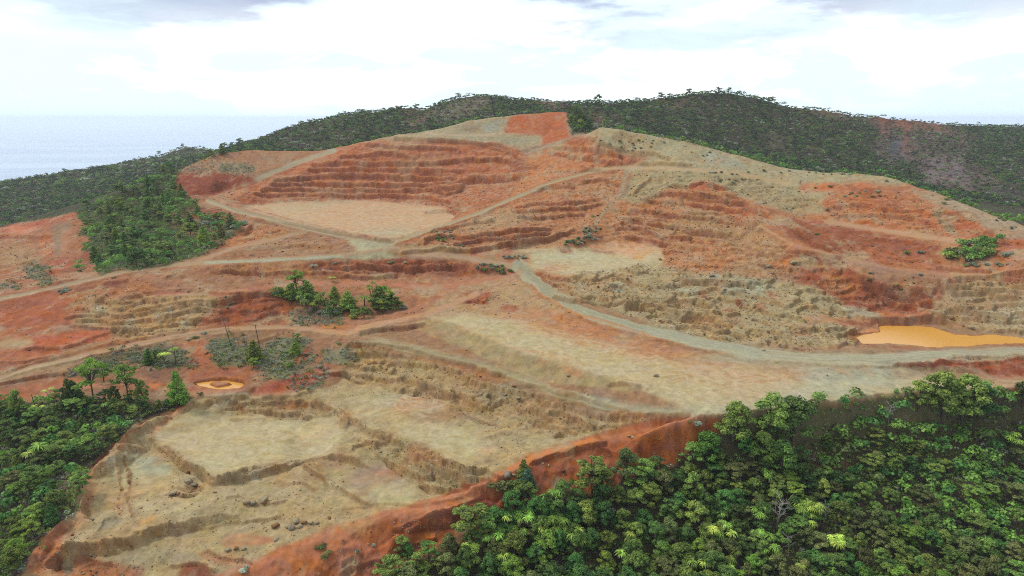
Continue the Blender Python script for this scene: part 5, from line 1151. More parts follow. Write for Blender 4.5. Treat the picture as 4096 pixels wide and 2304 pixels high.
# ================================================================== PLANTS
def leaf_material(name, dark, light, var=.35, hue=.03):
    m, nt, b = principled(name, None, .7, .2); L = nt.links.new
    oi = nd(nt, 'ShaderNodeObjectInfo'); ge = nd(nt, 'ShaderNodeNewGeometry')
    n = nd(nt, 'ShaderNodeTexNoise', inp={'Scale': .55, 'Detail': 3.0, 'Roughness': .6}); L(ge.outputs['Position'], n.inputs['Vector'])
    r = nd(nt, 'ShaderNodeValToRGB'); r.color_ramp.elements[0].position = .32; r.color_ramp.elements[1].position = .68
    r.color_ramp.elements[0].color = (*dark, 1); r.color_ramp.elements[1].color = (*light, 1); L(n.outputs['Fac'], r.inputs[0])
    isl = mathn(nt, 'MULTIPLY', mathn(nt, 'SUBTRACT', ge.outputs['Random Per Island'], .5), .7)
    hs = nd(nt, 'ShaderNodeHueSaturation'); L(r.outputs[0], hs.inputs['Color'])
    L(mathn(nt, 'ADD', mathn(nt, 'MULTIPLY', mathn(nt, 'SUBTRACT', oi.outputs['Random'], .5), hue*2), .5), hs.inputs['Hue'])
    rv = mathn(nt, 'MULTIPLY', mathn(nt, 'FRACT', mathn(nt, 'MULTIPLY', oi.outputs['Random'], 7.31)), var*2)
    L(mathn(nt, 'ADD', mathn(nt, 'ADD', rv, 1-var), isl), hs.inputs['Value'])
    L(hs.outputs[0], b.inputs['Base Color'])
    tr = nd(nt, 'ShaderNodeBsdfTranslucent'); L(hs.outputs[0], tr.inputs['Color']); ms = nd(nt, 'ShaderNodeMixShader'); ms.inputs[0].default_value = .38
    out = [q for q in nt.nodes if q.type == 'OUTPUT_MATERIAL'][0]
    L(b.outputs[0], ms.inputs[1]); L(tr.outputs[0], ms.inputs[2]); L(ms.outputs[0], out.inputs['Surface'])
    return m
LM = {
 'deep': leaf_material("deep_green_leaves", (0.058,0.124,0.038), (0.184,0.319,0.068)),
 'mid': leaf_material("green_leaves", (0.103,0.173,0.041), (0.308,0.421,0.084)),
 'fresh': leaf_material("fresh_green_leaves", (0.111,0.196,0.033), (0.297,0.428,0.066)),
 'olive': leaf_material("olive_leaves", (0.106,0.127,0.040), (0.262,0.295,0.093)),
 'grey': leaf_material("grey_green_leaves", (0.209,0.243,0.166), (0.445,0.5,0.375)),
 'yellow': leaf_material("yellow_green_leaves", (0.278,0.431,0.07), (0.64,0.834,0.166)),
 'far': leaf_material("distant_leaves", (0.025,0.043,0.027), (0.068,0.105,0.052)),
 'brown': leaf_material("brown_twigs", (.085,.062,.062), (.170,.130,.125)),
 'blue': leaf_material("blue_green_leaves", (0.063,0.146,0.083), (0.153,0.278,0.166)),
}
M_BARK, _, _ = principled("bark", (88,76,62)); M_GREYBARK, _, _ = principled("dead_grey_wood", (148,142,134))
prng = np.random.default_rng(11)
def leaves(P, N, size, asp=1.0, rg=prng):
    """one small four-cornered leaf spray at each point, facing roughly N"""
    n = len(P); N = N + rg.normal(0, .42, (n, 3)) + np.array([0, 0, .35]); N /= np.linalg.norm(N, axis=1, keepdims=True) + 1e-9
    a = np.cross(N, rg.normal(0, 1, (n, 3))); a /= np.linalg.norm(a, axis=1, keepdims=True) + 1e-9; b = np.cross(N, a)
    s = size * rg.uniform(.6, 1.35, (n, 1)) / 2
    a = a*s*asp; b = b*s
    V = np.stack([P-a-b*.5, P-b+a*.3, P+a+b*.4, P+b-a*.2], 1).reshape(-1, 3)
    return V, np.arange(4*n).reshape(n, 4)
def lobe_points(c, r, n, rg=prng, low=-.35):
    d = rg.normal(0, 1, (n, 3)); d /= np.linalg.norm(d, axis=1, keepdims=True); d[:, 2] = np.where(d[:, 2] < low, -d[:, 2]*.6, d[:, 2])
    rad = rg.uniform(.35, 1.25, (n, 1)) ** .6
    return np.array(c) + d*rad*np.array(r), d/np.array(r)*np.mean(r)
def crown(lobes, per, size, asp=1.0, low=-.35):
    Vs, Fs, o = [], [], 0
    for c, r in lobes:
        k = max(10, int(per * (r[0]*r[1] + r[0]*r[2]*1.2)))
        P, N = lobe_points(c, r, k, low=low); V, F = leaves(P, N, size, asp); Vs.append(V); Fs.append(F+o); o += len(V)
    return np.concatenate(Vs), np.concatenate(Fs)
def tube(path, rad, k=5):
    V, F = [], []
    path = [np.array(p, float) for p in path]
    for i, p in enumerate(path):
        t = path[min(i+1, len(path)-1)] - path[max(i-1, 0)]; t /= np.linalg.norm(t) + 1e-9
        a = np.cross(t, (0.3, 1, .2)); a /= np.linalg.norm(a) + 1e-9; b = np.cross(t, a)
        for j in range(k):
            w = 2*math.pi*j/k; V.append(p + (a*math.cos(w) + b*math.sin(w))*rad[i])
    for i in range(len(path)-1):
        for j in range(k): F.append((i*k+j, i*k+(j+1) % k, (i+1)*k+(j+1) % k, (i+1)*k+j))
    return np.array(V), np.array(F)
def merge(parts):
    Vs, Fs, o = [], [], 0
    for V, F in parts: Vs.append(V); Fs.append(F+o); o += len(V)
    return np.concatenate(Vs), np.concatenate(Fs)
def wood(h, rb, tips, bend=.3, base=-.6):
    top = np.array((prng.normal(0, bend), prng.normal(0, bend), h)); P = [(0, 0, base), tuple(top*[.3,.3,.35]), tuple(top*[.7,.7,.7]), tuple(top)]
    parts = [tube(P, [rb*1.25, rb, rb*.75, rb*.35])]
    for t in tips:
        f = prng.uniform(.4, .8); s = np.array((top[0]*f, top[1]*f, h*f)); t = np.array(t); mid = (s+t)/2 + (0, 0, .25*np.linalg.norm(t-s)*.4)
        parts.append(tube([s, mid, t], [rb*.5, rb*.33, rb*.14], 4))
    return merge(parts)
def mesh_of(name, VF, mat):
    V, F = VF; o = link_mesh(name, V, F, mat); me = o.data; bpy.data.objects.remove(o); return me
PROTO = {}
def new_proto(kind, i, parts): PROTO[(kind, i)] = parts      # [(part name, mesh)]
def broadleaf(i):
    h = 8.0; R = prng.uniform(2.7, 3.3); lobes = []
    for k in range(26):
        a = k*2.4 + prng.uniform(-.4, .4); z = prng.uniform(.0, 1); rr = R*math.sqrt(max(.02, 1-(z*1.02-.15)**2)) * prng.uniform(.35, .98)
        r = prng.uniform(.45, 1.0); lobes.append(((rr*math.cos(a), rr*math.sin(a), 2.2 + z*4.7), (r, r, r*.85)))
    lobes.append(((0, 0, 7.0), (1.1, 1.1, .9)))
    new_proto('broadleaf_tree', i, [('crown', mesh_of('crown', crown(lobes, 125, .31), None)), ('trunk', mesh_of('trunk', wood(6.2, .2, [l[0] for l in lobes[:7]]), M_BARK))])
def umbrella(i):
    lobes = []
    n = 24 + i
    for k in range(n):
        a = k*2.4 + prng.uniform(-.4, .4); t = k/n; rr = (.5 + 2.7*math.sqrt(t))*prng.uniform(.75, 1.0)
        r = prng.uniform(.5, 1.05); lobes.append(((rr*math.cos(a), rr*math.sin(a), 8.0 - rr*prng.uniform(.35, .8) - (0, .8, .2, 1.9, 3.1)[k % 5]), (r, r, r*.55)))
    new_proto('umbrella_tree', i, [('crown', mesh_of('crown', crown(lobes, 120, .30, 1.2, -.2), None)), ('trunk', mesh_of('trunk', wood(7.4, .16, [(l[0][0], l[0][1], l[0][2]-.15) for l in lobes], .25), M_BARK))])
def conical(i):
    lobes = []; R = prng.uniform(1.9, 2.4)
    for k in range(26):
        z = k/25; rr = R*(1-z**2.1*.93)*prng.uniform(.45, .8)*(1 if z > .12 else .8); a = k*2.4; r = (1.1 - .6*z)*prng.uniform(.8, 1.15)
        lobes.append(((rr*math.cos(a), rr*math.sin(a), .7 + z*6.9), (r, r, r*.9)))
    new_proto('conical_tree', i, [('crown', mesh_of('crown', crown(lobes, 120, .29), None)), ('trunk', mesh_of('trunk', wood(6.6, .14, [], .1), M_BARK))])
def palm(i):
    nh = (1, 3, 5, 2)[i % 4]; VF = []; tips = []
    for hgt in range(nh):
        a = hgt*2.2 + i; rr = 0 if nh == 1 else prng.uniform(.8, 1.5); c = np.array((rr*math.cos(a), rr*math.sin(a), 5.3 - prng.uniform(0, 1.1)*(nh > 1))); tips.append(c)
        for k in range(30):
            b = k*2.39996; up = prng.uniform(-.35, 1.2); L_ = prng.uniform(1.1, 1.65)
            d = np.array((math.cos(b), math.sin(b), 0)); side = np.array((-math.sin(b), math.cos(b), 0)); w = .075
            pts_ = [c, c + d*L_*.35 + (0, 0, .38*up+.12), c + d*L_*.72 + (0, 0, .30*up), c + d*L_*.98 + (0, 0, -.35+.15*up)]
            V, F = [], []
            for q, p in enumerate(pts_):
                ww = w*(.8, 1.25, 1.0, .15)[q]; V += [p - side*ww, p + side*ww]
            F = [(0,1,3,2), (2,3,5,4), (4,5,7,6)]; VF.append((np.array(V), np.array(F)))
    tr = [tube([(0,0,-.6), (tips[0][0]*.2, tips[0][1]*.2, 2.4), tips[0]], [.12, .1, .07])] + [tube([(0,0,2.2), (c[0]*.7, c[1]*.7, 3.4), c], [.09, .08, .06], 4) for c in tips[1:]]
    new_proto('palm_tree', i, [('crown', mesh_of('crown', merge(VF), None)), ('trunk', mesh_of('trunk', merge(tr), M_BARK))])
def dead(i):
    parts = [tube([(0,0,-.5), (.15,.1,3), (.1,.35,6.4)], [.14, .1, .05])]
    for k in range(13):
        a = k*2.4; z = 2.6 + 3.6*k/13; L_ = prng.uniform(.9, 1.9); s = np.array((.12, .2, z)); e = s + (L_*math.cos(a), L_*math.sin(a), L_*prng.uniform(.3, .9)); m = (s+e)/2 + (0, 0, -.12)
        parts.append(tube([s, m, e], [.06, .045, .02], 4))
        for _ in range(3):
            e2 = e + prng.normal(0, .5, 3) + (0, 0, .3); parts.append(tube([m, (m+e2)/2 + (0, 0, .1), e2], [.03, .025, .015], 3))
    new_proto('dead_tree', i, [('trunk', mesh_of('trunk', merge(parts[:1]), M_GREYBARK)), ('branches', mesh_of('branches', merge(parts[1:]), M_GREYBARK))])
def shrub(i):
    lobes = [((prng.normal(0, .5), prng.normal(0, .5), .35 + prng.uniform(0, .35)), (prng.uniform(.4, .65),)*2 + (.45,)) for _ in range(5)]
    new_proto('shrub', i, [('foliage', mesh_of('foliage', crown(lobes, 120, .22), None)), ('stem', mesh_of('stem', wood(.6, .04, [l[0] for l in lobes], .05, -.2), M_BARK))])
for i in range(5): broadleaf(i)
for i in range(4): umbrella(i); palm(i); conical(i); shrub(i)
for i in range(2): dead(i)
_tinted = {}
def tinted(mesh, tone):
    k = (mesh.name, tone)
    if k not in _tinted:
        m2 = mesh.copy(); m2.materials.clear(); m2.materials.append(LM[tone]); _tinted[k] = m2
    return _tinted[k]
NV = {'broadleaf_tree': 5, 'umbrella_tree': 4, 'palm_tree': 4, 'conical_tree': 4, 'shrub': 4, 'dead_tree': 2}
HT = {'broadleaf_tree': 7.9, 'umbrella_tree': 8.3, 'palm_tree': 5.9, 'conical_tree': 8.0, 'shrub': 1.1, 'dead_tree': 6.6}
PLACED = []        # every single plant: (kind, tone, x, y, z, height, width factor, label or None, group)
def plant(kind, tone, x, y, height, wide=1.0, label=None, group=None, z=None):
    PLACED.append([kind, tone, x, y, float(ground_z(x, y)[0]) if z is None else z, height, wide, label, group])
def plant_at(kind, tone, u, v, top=None, height=None, wide=1.0, label=None, group=None, t=0):
    if t: (u, v), = tile(t, [(u, v)]); top = None if top is None else tile(t, [(0, top)])[0][1]
    x, y, z = spot(u, v)
    if height is None: height = (v - top) / F0 * math.hypot(y, z) / math.cos(math.atan2(-z, y)) 
    plant(kind, tone, x, y, max(.4, height), wide, label, group, z)


# ---- plants one can point at
G_HOL = "trees in the red hollow beside the middle track"
for kind, tone, u, vb, vt, w, lab in [
 ('umbrella_tree','mid',690,400,35,1.0,"tall thin tree with an airy crown rising above the red hollow"),
 ('conical_tree','fresh',580,450,245,1.25,"bright green conical tree just below the tall airy one in the hollow"),
 ('broadleaf_tree','mid',455,400,290,1.1,"small round green tree at the left end of the hollow's thicket"),
 ('conical_tree','deep',870,460,180,1.45,"largest dark conical tree in the red hollow"),
 ('broadleaf_tree','mid',970,590,400,.95,"low round tree below the largest dark conical tree of the hollow"),
 ('conical_tree','fresh',1230,450,275,1.15,"yellow green conical tree standing alone in the middle of the hollow"),
 ('palm_tree','fresh',1240,470,360,1.2,"bright palm tucked against the front of the middle conical tree"),
 ('broadleaf_tree','mid',1235,630,450,1.0,"round green tree below the palm in the middle of the hollow"),
 ('broadleaf_tree','olive',1120,600,430,.8,"slender olive tree left of the round one in the hollow"),
 ('conical_tree','mid',1440,580,330,1.35,"broad green conical tree right of the hollow's centre gap"),
 ('palm_tree','mid',1790,520,205,.8,"tallest palm with drooping heads above the hollow's right thicket"),
 ('conical_tree','deep',1890,540,255,1.3,"dark tree directly right of the hollow's tallest palm"),
 ('broadleaf_tree','mid',1990,500,265,.9,"green tree with a full crown behind the hollow's dark one"),
 ('palm_tree','fresh',1690,640,410,1.9,"broad bushy palm with pale fronds left of the hollow's tallest palm"),
 ('broadleaf_tree','deep',1670,710,560,1.2,"dark round tree at the foot of the hollow's right thicket"),
 ('broadleaf_tree','mid',2070,540,350,1.0,"green tree near the right end of the hollow"),
 ('broadleaf_tree','mid',2170,560,420,1.1,"last round green tree at the right end of the hollow"),
 ('broadleaf_tree','fresh',1960,640,450,1.0,"fresh green tree in front of the hollow's right thicket"),
 ('palm_tree','yellow',1205,190,125,1.0,"lone yellow green palm between the two red tracks above the hollow"),
]: plant_at(kind, {'deep':'mid','mid':'fresh'}.get(tone, tone), u, vb, vt-25, wide=w*(1.25 if kind != 'umbrella_tree' else 1), label=lab, group=G_HOL, t=11)
for kind, tone, u, vb, vt, w, lab in [
 ('conical_tree','fresh',60,1340,1040,1.5,"bright green tree column beside the utility pole in the scrub gully"),
 ('broadleaf_tree','fresh',50,1450,1300,1.3,"low wide green tree at the foot of the bright column in the gully"),
 ('conical_tree','fresh',645,1275,1050,1.3,"yellow green tree on the scrub slope right of the utility pole"),
 ('broadleaf_tree','mid',690,1080,940,1.0,"small green tree above the yellow green one on the scrub slope"),
 ('shrub','fresh',600,1450,1370,1.0,"bright green bush at the foot of the scrub slope"),
]: plant_at(kind, tone, u, vb, vt, wide=w, label=lab, group="single trees on the scrub slope", t=11)
for kind, tone, u, vb, vt, w, lab in [
 ('conical_tree','fresh',2300,690,275,.95,"bright yellow green tree alone at the upper tip of the left forest"),
 ('umbrella_tree','fresh',1210,690,115,.78,"tall tree with a bare trunk and tiered crown above the left forest"),
 ('broadleaf_tree','fresh',1330,420,190,1.1,"leafy green tree right beside the tiered tree's crown"),
 ('umbrella_tree','fresh',1650,690,180,.8,"tall airy olive tree over the middle of the left forest's upper edge"),
 ('conical_tree','deep',890,760,395,1.0,"narrow dark tree spire on the left forest's upper edge"),
 ('conical_tree','deep',990,740,400,1.25,"second dark spire directly right of the narrow one"),
 ('broadleaf_tree','mid',250,850,520,.8,"big rounded tree standing near the low red road at the left edge"),
 ('palm_tree','yellow',620,600,480,.9,"small yellow green palm beside the low red road"),
 ('palm_tree','yellow',510,870,700,.9,"yellow green palm right of the big rounded tree"),
 ('palm_tree','yellow',1350,860,700,1.1,"golden palm under the left forest's tall trees"),
 ('palm_tree','fresh',1140,760,590,1.0,"green palm between the spires and the tiered tree"),
 ('broadleaf_tree','mid',1850,720,400,.8,"green tree at the right shoulder of the tall olive one"),
 ('broadleaf_tree','deep',1500,740,470,.8,"dark tree among pale stems under the tall olive one"),
 ('conical_tree','fresh',1900,200,0,1.3,"green column tree among grey scrub below the long track"),
 ('palm_tree','yellow',2120,190,30,1.5,"cluster of yellow palms in grey scrub below the long track"),
 ('palm_tree','fresh',2270,190,-20,1.3,"tall green palm at the right of the gully's palm cluster"),
 ('broadleaf_tree','mid',2020,200,10,.9,"leafy tree left of the gully's yellow palms"),
 ('broadleaf_tree','mid',2040,800,640,1.0,"low bush-like tree left of the bright one at the forest tip"),
 ('broadleaf_tree','deep',2140,770,640,.9,"dark low tree touching the bright one at the forest tip"),
 ('palm_tree','yellow',560,1500,1230,1.5,"big pale yellow palm clump in the middle of the left forest"),
 ('palm_tree','yellow',400,1560,1330,1.4,"second pale palm clump lower left of the big one"),
]: plant_at(kind, tone, u, vb, vt, wide=w, label=lab, group="trees standing out of the left forest", t=12)
for kind, tone, u, vb, vt, w, lab in [
 ('conical_tree','mid',1280,560,355,1.05,"pointed green tree on the red bank behind the grey green one"),
 ('conical_tree','blue',1300,740,480,1.15,"grey green full tree on the red bank above the front forest"),
 ('conical_tree','mid',1140,740,580,1.0,"small pointed tree left of the grey green one on the red bank"),
 ('shrub','olive',1060,655,570,1.3,"olive bush left of the small pointed tree on the red bank"),
 ('umbrella_tree','mid',730,1230,885,1.15,"wide spreading tree whose branches show against the red bank"),
 ('broadleaf_tree','deep',960,1120,870,1.05,"dark tree right of the wide spreading one by the red bank"),
 ('umbrella_tree','mid',1970,770,360,.95,"tall spreading tree with a bare trunk at the front forest's upper edge"),
 ('broadleaf_tree','mid',1160,1480,1180,1.1,"large round grey green crown near the bottom edge of the front forest"),
 ('broadleaf_tree','fresh',1500,1440,1140,1.0,"tall fresh green crown near the bottom edge of the front forest"),
 ('umbrella_tree','mid',2450,700,380,.95,"flat topped tree on the shoulder above the front forest"),
 ('broadleaf_tree','olive',2300,560,250,1.0,"olive tree highest on the shoulder above the front forest"),
 ('broadleaf_tree','olive',500,1340,1150,1.1,"bushy tree on the red bank left of the wide spreading one"),
 ('umbrella_tree','mid',20,1330,1160,1.0,"flat tree at the left tip of the front forest"),
 ('broadleaf_tree','deep',70,1400,1240,1.1,"dark bushy tree at the left tip of the front forest"),
]: plant_at(kind, tone, u, vb, vt, wide=w, label=lab, group="trees along the red bank", t=10)
# palms over the front forest: head position in the photograph
PALMS = [(10, q) for q in [(1430,790),(1500,800),(1550,860),(1310,880),(1200,940),(1300,950),(1100,1000),(1150,1040),(1610,990),(1680,1040),(1600,1130),(1680,1140),(1810,1160),(1150,1130),(1230,1120),(1310,1140),(1010,1130),(950,1165),(1050,1210),(1380,1080),(1450,1090),(730,1300),(980,1370),(1080,1380),(1110,1430),(740,1420),(1620,710),(2360,1170),(2390,1250),(2270,1390)]] + \
        [(9, q) for q in [(635,685),(860,920),(900,930),(980,945),(905,1020),(935,1030),(575,960),(260,1030),(290,1110),(340,1160),(300,1190),(555,1155),(635,1205),(390,1305),(165,1280),(160,1350),(340,1370),(10,1370),(350,1420),(870,1410),(1095,1440),(1150,1200),(1580,620),(1575,340),(1150,1250),(70,1380),(610,1290),(200,1110),(2480,410)]]
def over(u, v, h):                 # where a plant of height h must stand for its top to show at (u, v)
    v2 = v + 40
    for _ in range(6):
        x, y, z = spot(u, v2); v2 = v + h * F0 / math.hypot(y, z) * math.cos(math.atan2(-z, y))
    return x, y, z
for t, q in PALMS:
    (u, v), = tile(t, [q]); h = prng.uniform(5, 8); x, y, z = over(u, v-10, h)
    plant('palm_tree', 'yellow' if prng.random() < .6 else 'fresh', x, y, h, prng.uniform(.85, 1.05), None, "palms of the front forest", z)
for kind, tone, u, vb, vt, w, lab in [
 ('broadleaf_tree','mid',380,470,150,1.0,"dark spreading tree at the corner of the pale plateau"),
 ('broadleaf_tree','mid',650,420,85,1.1,"tall twin crowned tree against the pale plateau, left crown"),
 ('broadleaf_tree','deep',820,430,105,1.15,"dark tall tree joined to the twin crowned one against the plateau"),
 ('umbrella_tree','olive',970,240,120,.9,"small flat crowned tree right of the twin crowned tree"),
 ('broadleaf_tree','mid',1770,220,-10,1.0,"rounded tree at the left of the big cluster by the plateau's end"),
 ('broadleaf_tree','mid',1960,260,-90,1.1,"big tree on the left of the high cluster at the plateau's end"),
 ('broadleaf_tree','mid',2110,300,-50,1.2,"widest tree in the high cluster at the plateau's end"),
 ('broadleaf_tree','deep',2240,270,10,1.0,"dark tree on the right of the high cluster"),
 ('broadleaf_tree','olive',2560,180,-10,1.1,"olive tree at the right edge above the front forest"),
 ('broadleaf_tree','fresh',170,640,390,1.0,"fresh green tree beside the orange bank's right end"),
 ('broadleaf_tree','mid',580,620,380,1.15,"tall crown below the twin crowned tree"),
 ('broadleaf_tree','mid',740,720,450,1.1,"leaning crown right of the tall one below the twin crowned tree"),
 ('umbrella_tree','mid',1210,480,350,.9,"yellowish flat tree over the brown clearing"),
 ('dead_tree','grey',700,1100,890,1.2,"bleached dead tree with curling bare branches"),
 ('dead_tree','grey',800,1300,1170,1.1,"second bleached dead tree, lower right of the curling one"),
 ('dead_tree','grey',1540,300,160,1.1,"bare pale tree just under the plateau's edge"),
 ('dead_tree','grey',1070,1050,910,1.0,"thin bare tree right of the palms in the front forest"),
 ('dead_tree','grey',2480,1330,1230,1.2,"leaning bare tree low at the right edge"),
]: plant_at(kind, tone, u, vb, vt, wide=w, label=lab, group="trees standing out of the front forest", t=9)
for kind, tone, u, vb, vt, w, lab in [
 ('broadleaf_tree','deep',1760,950,810,1.0,"dark tree at the top left of the clump beside the red ramp"),
 ('broadleaf_tree','mid',1810,970,850,1.0,"middle tree of the clump beside the red ramp"),
 ('broadleaf_tree','mid',1735,960,870,.9,"small tree nearest the red ramp in the hilltop clump"),
 ('broadleaf_tree','deep',1870,985,900,1.1,"dark low tree at the right of the clump beside the red ramp"),
 ('broadleaf_tree','fresh',1800,985,900,.9,"pale green tree in front of the clump beside the red ramp"),
 ('broadleaf_tree','mid',1980,960,905,1.1,"small round tree on the crest right of the hilltop clump"),
 ('broadleaf_tree','deep',1930,790,715,1.1,"single large tree breaking the skyline above the notch"),
]: plant_at(kind, tone, u, vb, vt, wide=w, label=lab, group="trees on the hilltop", t=2)

# ---- forests: scattered by the cover mask, thinned so that crowns just meet
def scatter(y0, y1, spacing, mask_fn, tries, rg=prng, tmax=.98):
    T_ = rg.uniform(-tmax, tmax, tries); Y_ = np.sqrt(rg.uniform(y0*y0, y1*y1, tries)); X_ = T_*Y_
    m = mask_fn(X_, Y_); X_, Y_ = X_[m], Y_[m]
    cell = {}; out = []
    for x, y in zip(X_, Y_):
        k = (int(x//spacing), int(y//spacing)); ok = True
        for a in (-1, 0, 1):
            for b in (-1, 0, 1):
                for px_, py_ in cell.get((k[0]+a, k[1]+b), ()):
                    if (px_-x)**2 + (py_-y)**2 < spacing*spacing: ok = False; break
                if not ok: break
            if not ok: break
        if ok: cell.setdefault(k, []).append((x, y)); out.append((x, y))
    return np.array(out).reshape(-1, 2)
def uv_of(x, y):
    z = ground_z(x, y); return project(x, y, z)
def m_front(X_, Y_):
    w = grid_at(A_wood, X_, Y_); u, v = uv_of(X_, Y_); return (w > .3) & (rng.random(len(w)) < w*1.2) & (v < 1640) & (Y_ < 232) & (grid_at(BACK, X_, Y_) < .5) & (u > -330) & (u < 2860)
taken = np.array([(p[2], p[3]) for p in PLACED if p[0] != 'palm_tree'])
F1 = np.concatenate([scatter(118, 232, 3.7, lambda a, b: m_front(a, b) & (a/b < .33), 10500), scatter(118, 232, 3.0, lambda a, b: m_front(a, b) & (a/b >= .33), 10500)])
for x, y in F1:
    if len(taken) and np.hypot(*(taken - (x, y)).T).min() < 1.8: continue
    u, v = [float(q[0]) for q in uv_of(np.array([x]), np.array([y]))]
    right = u > 700
    q = fbm(np.array([x]), np.array([y]), 22, 2, 201)[0]
    if right:
        sparse = (u > 1850)
        kind = ('broadleaf_tree' if prng.random() < (.68 if sparse else .8) else ('umbrella_tree' if prng.random() < .9 else 'conical_tree'))
        tone = prng.choice(['deep','mid','olive','fresh'], p=[.30,.34,.30,.06] if sparse else [.45,.38,.09,.08])
        h = prng.uniform(4.8, 7.6) if sparse else prng.uniform(6.2, 9.4)
        dist_edge = v
        if v < 1120: h = prng.uniform(4.0, 6.4); tone = prng.choice(['mid','mid','deep','olive']); kind = 'broadleaf_tree'
    else:
        kind = 'umbrella_tree' if prng.random() < .5 else ('broadleaf_tree' if prng.random() < .9 else 'conical_tree')
        tone = prng.choice(['deep','mid','fresh','olive'], p=[.12,.42,.38,.08]); h = prng.uniform(4.5, 7.5)
        if v < 1100: tone = prng.choice(['deep','mid'])
    plant(kind, str(tone), x, y, h, prng.uniform(.95, 1.25), None, "front forest" if right else "left forest")
# the forested hill on the left
def m_hill(X_, Y_):
    w = grid_at(A_wood, X_, Y_); u, v = uv_of(X_, Y_); return (w > .3) & (rng.random(len(w)) < w*1.2) & (u < 640) & (grid_at(BACK, X_, Y_) < .5)
F2 = scatter(330, 640, 4.5, m_hill, 9000)
for x, y in F2:
    kind = str(prng.choice(['broadleaf_tree','umbrella_tree','conical_tree'], p=[.62,.22,.16]))
    tone = str(prng.choice(['deep','mid','fresh','olive'], p=[.28,.38,.24,.10]))
    plant(kind, tone, x, y, prng.uniform(6.5, 11.0), prng.uniform(.95, 1.25), None, "hillside wood on the left")
# skyline trees
SKY = YL[[i for i, l in enumerate(YL) if l[0][0] == 560][0]]
su = np.array([p[0] for p in SKY]); sv = np.array([p[1] for p in SKY]); sy = np.array([p[2] for p in SKY])
u = 640
while u < 2640:
    dense = 1650 < u < 1950
    u += prng.uniform(5, 13) if dense else prng.uniform(12, 34)
    if not dense and fbm(np.array([u*1.0]), np.array([3.0]), 70, 2, 501)[0] < -.05 and prng.random() < .8: continue
    Yk = np.interp(u, su, sy) - prng.uniform(0, 14); x = float(tu(u, np.interp(u, su, sv))*Yk)
    big = prng.random() < (.45 if dense else .06)
    kd = 'umbrella_tree' if big and prng.random() < .5 else str(prng.choice(['broadleaf_tree', 'conical_tree', 'shrub'], p=[.62, .10, .28]))
    hh = prng.uniform(7, 11) if big else (prng.uniform(1.4, 2.6) if kd == 'shrub' else prng.uniform(2.2, 5.2))
    plant(kd, str(prng.choice(['deep','olive'])), x, float(Yk), hh, prng.uniform(1.0, 1.35), None, "trees along the skyline ridge", float(ground_z(x, float(Yk))[0]) - .2*hh)
for u, v in ((270,432),(296,436),(120,445),(165,436),(90,455),(230,438),(560,366),(585,366),(605,368),(450,360),(400,385)):
    x, y, z = spot(u, v+4); plant('umbrella_tree', 'deep', x, y, prng.uniform(7, 12), 1.0, None, "trees along the far left ridge", z)
# strip of bright trees along the foot of the back slope, just behind the mine crest
for u in np.arange(940, 2570, 12):
    uu = u + prng.uniform(-6, 6)
    if 1290 < uu < 1440 or (1990 < uu < 2060) or prng.random() < .25: continue
    t_ = (uu-CX)/F0/.985; Yc = np.interp(t_, ct[o_], cy[o_]) + prng.uniform(8, 22); x = t_*Yc
    plant('broadleaf_tree', str(prng.choice(['mid','fresh','deep'], p=[.4,.4,.2])), float(x), float(Yc), prng.uniform(5, 9) if uu < 2100 else prng.uniform(6, 10), 1.1, None, "trees behind the mine's crest")
# shrubs on the mine, single ones
SHR = []
for t, q in [(6,(1420,620)),(6,(1400,660)),(6,(1600,710)),(6,(1700,715)),(6,(1740,700)),(6,(1420,420)),(6,(1005,320)),(6,(1135,180)),(6,(1090,150)),(6,(1300,45)),(6,(1220,40)),(6,(1960,90)),(6,(1990,70)),(6,(1700,470)),(6,(1800,465)),(6,(1800,630)),(6,(1560,715)),(6,(1650,730)),
          (5,(350,540)),(5,(390,535)),(5,(480,550)),(5,(1230,625)),(5,(820,310)),(5,(740,330)),(5,(770,370)),(5,(900,400)),(5,(930,410)),(5,(1880,190)),(5,(1930,180)),
          (4,(1530,1070)),(4,(1410,1120)),(4,(1480,1110)),(4,(1150,1080)),(4,(600,610)),(4,(850,655)),(4,(2350,575)),(4,(2530,545)),(4,(1700,800)),(4,(1740,850)),(4,(1720,880)),(4,(1760,830)),
          (3,(1550,1370)),(3,(290,1370)),(3,(380,1385)),(3,(240,1310)),(3,(560,1360)),(3,(740,1310)),(3,(610,1290)),(3,(1000,1420)),(3,(1110,1410)),(2,(2050,1040)),(2,(2420,1080)),(2,(2100,1060)),(2,(1880,1040)),(2,(1030,1130)),(2,(400,1260)),
          (8,(1780,690)),(8,(1730,740)),(8,(870,970)),(8,(110,1260)),(8,(240,1220)),(7,(2430,1240)),(7,(2390,1230)),(7,(2480,1280)),(7,(1850,1400)),(7,(2440,1330)),(7,(1500,85)),(7,(150,1400)),(9,(60,300)),(9,(110,310)),(9,(1600,70))]:
    SHR.append(tile(t, [q])[0])
for u, v in SHR: plant_at('shrub', str(prng.choice(['grey','olive','mid'], p=[.45,.35,.2])), u, v, height=prng.uniform(.6, 1.3)*(1.3 if v < 700 else 1), wide=prng.uniform(1.0, 1.5), group="single shrubs on the bare ground")
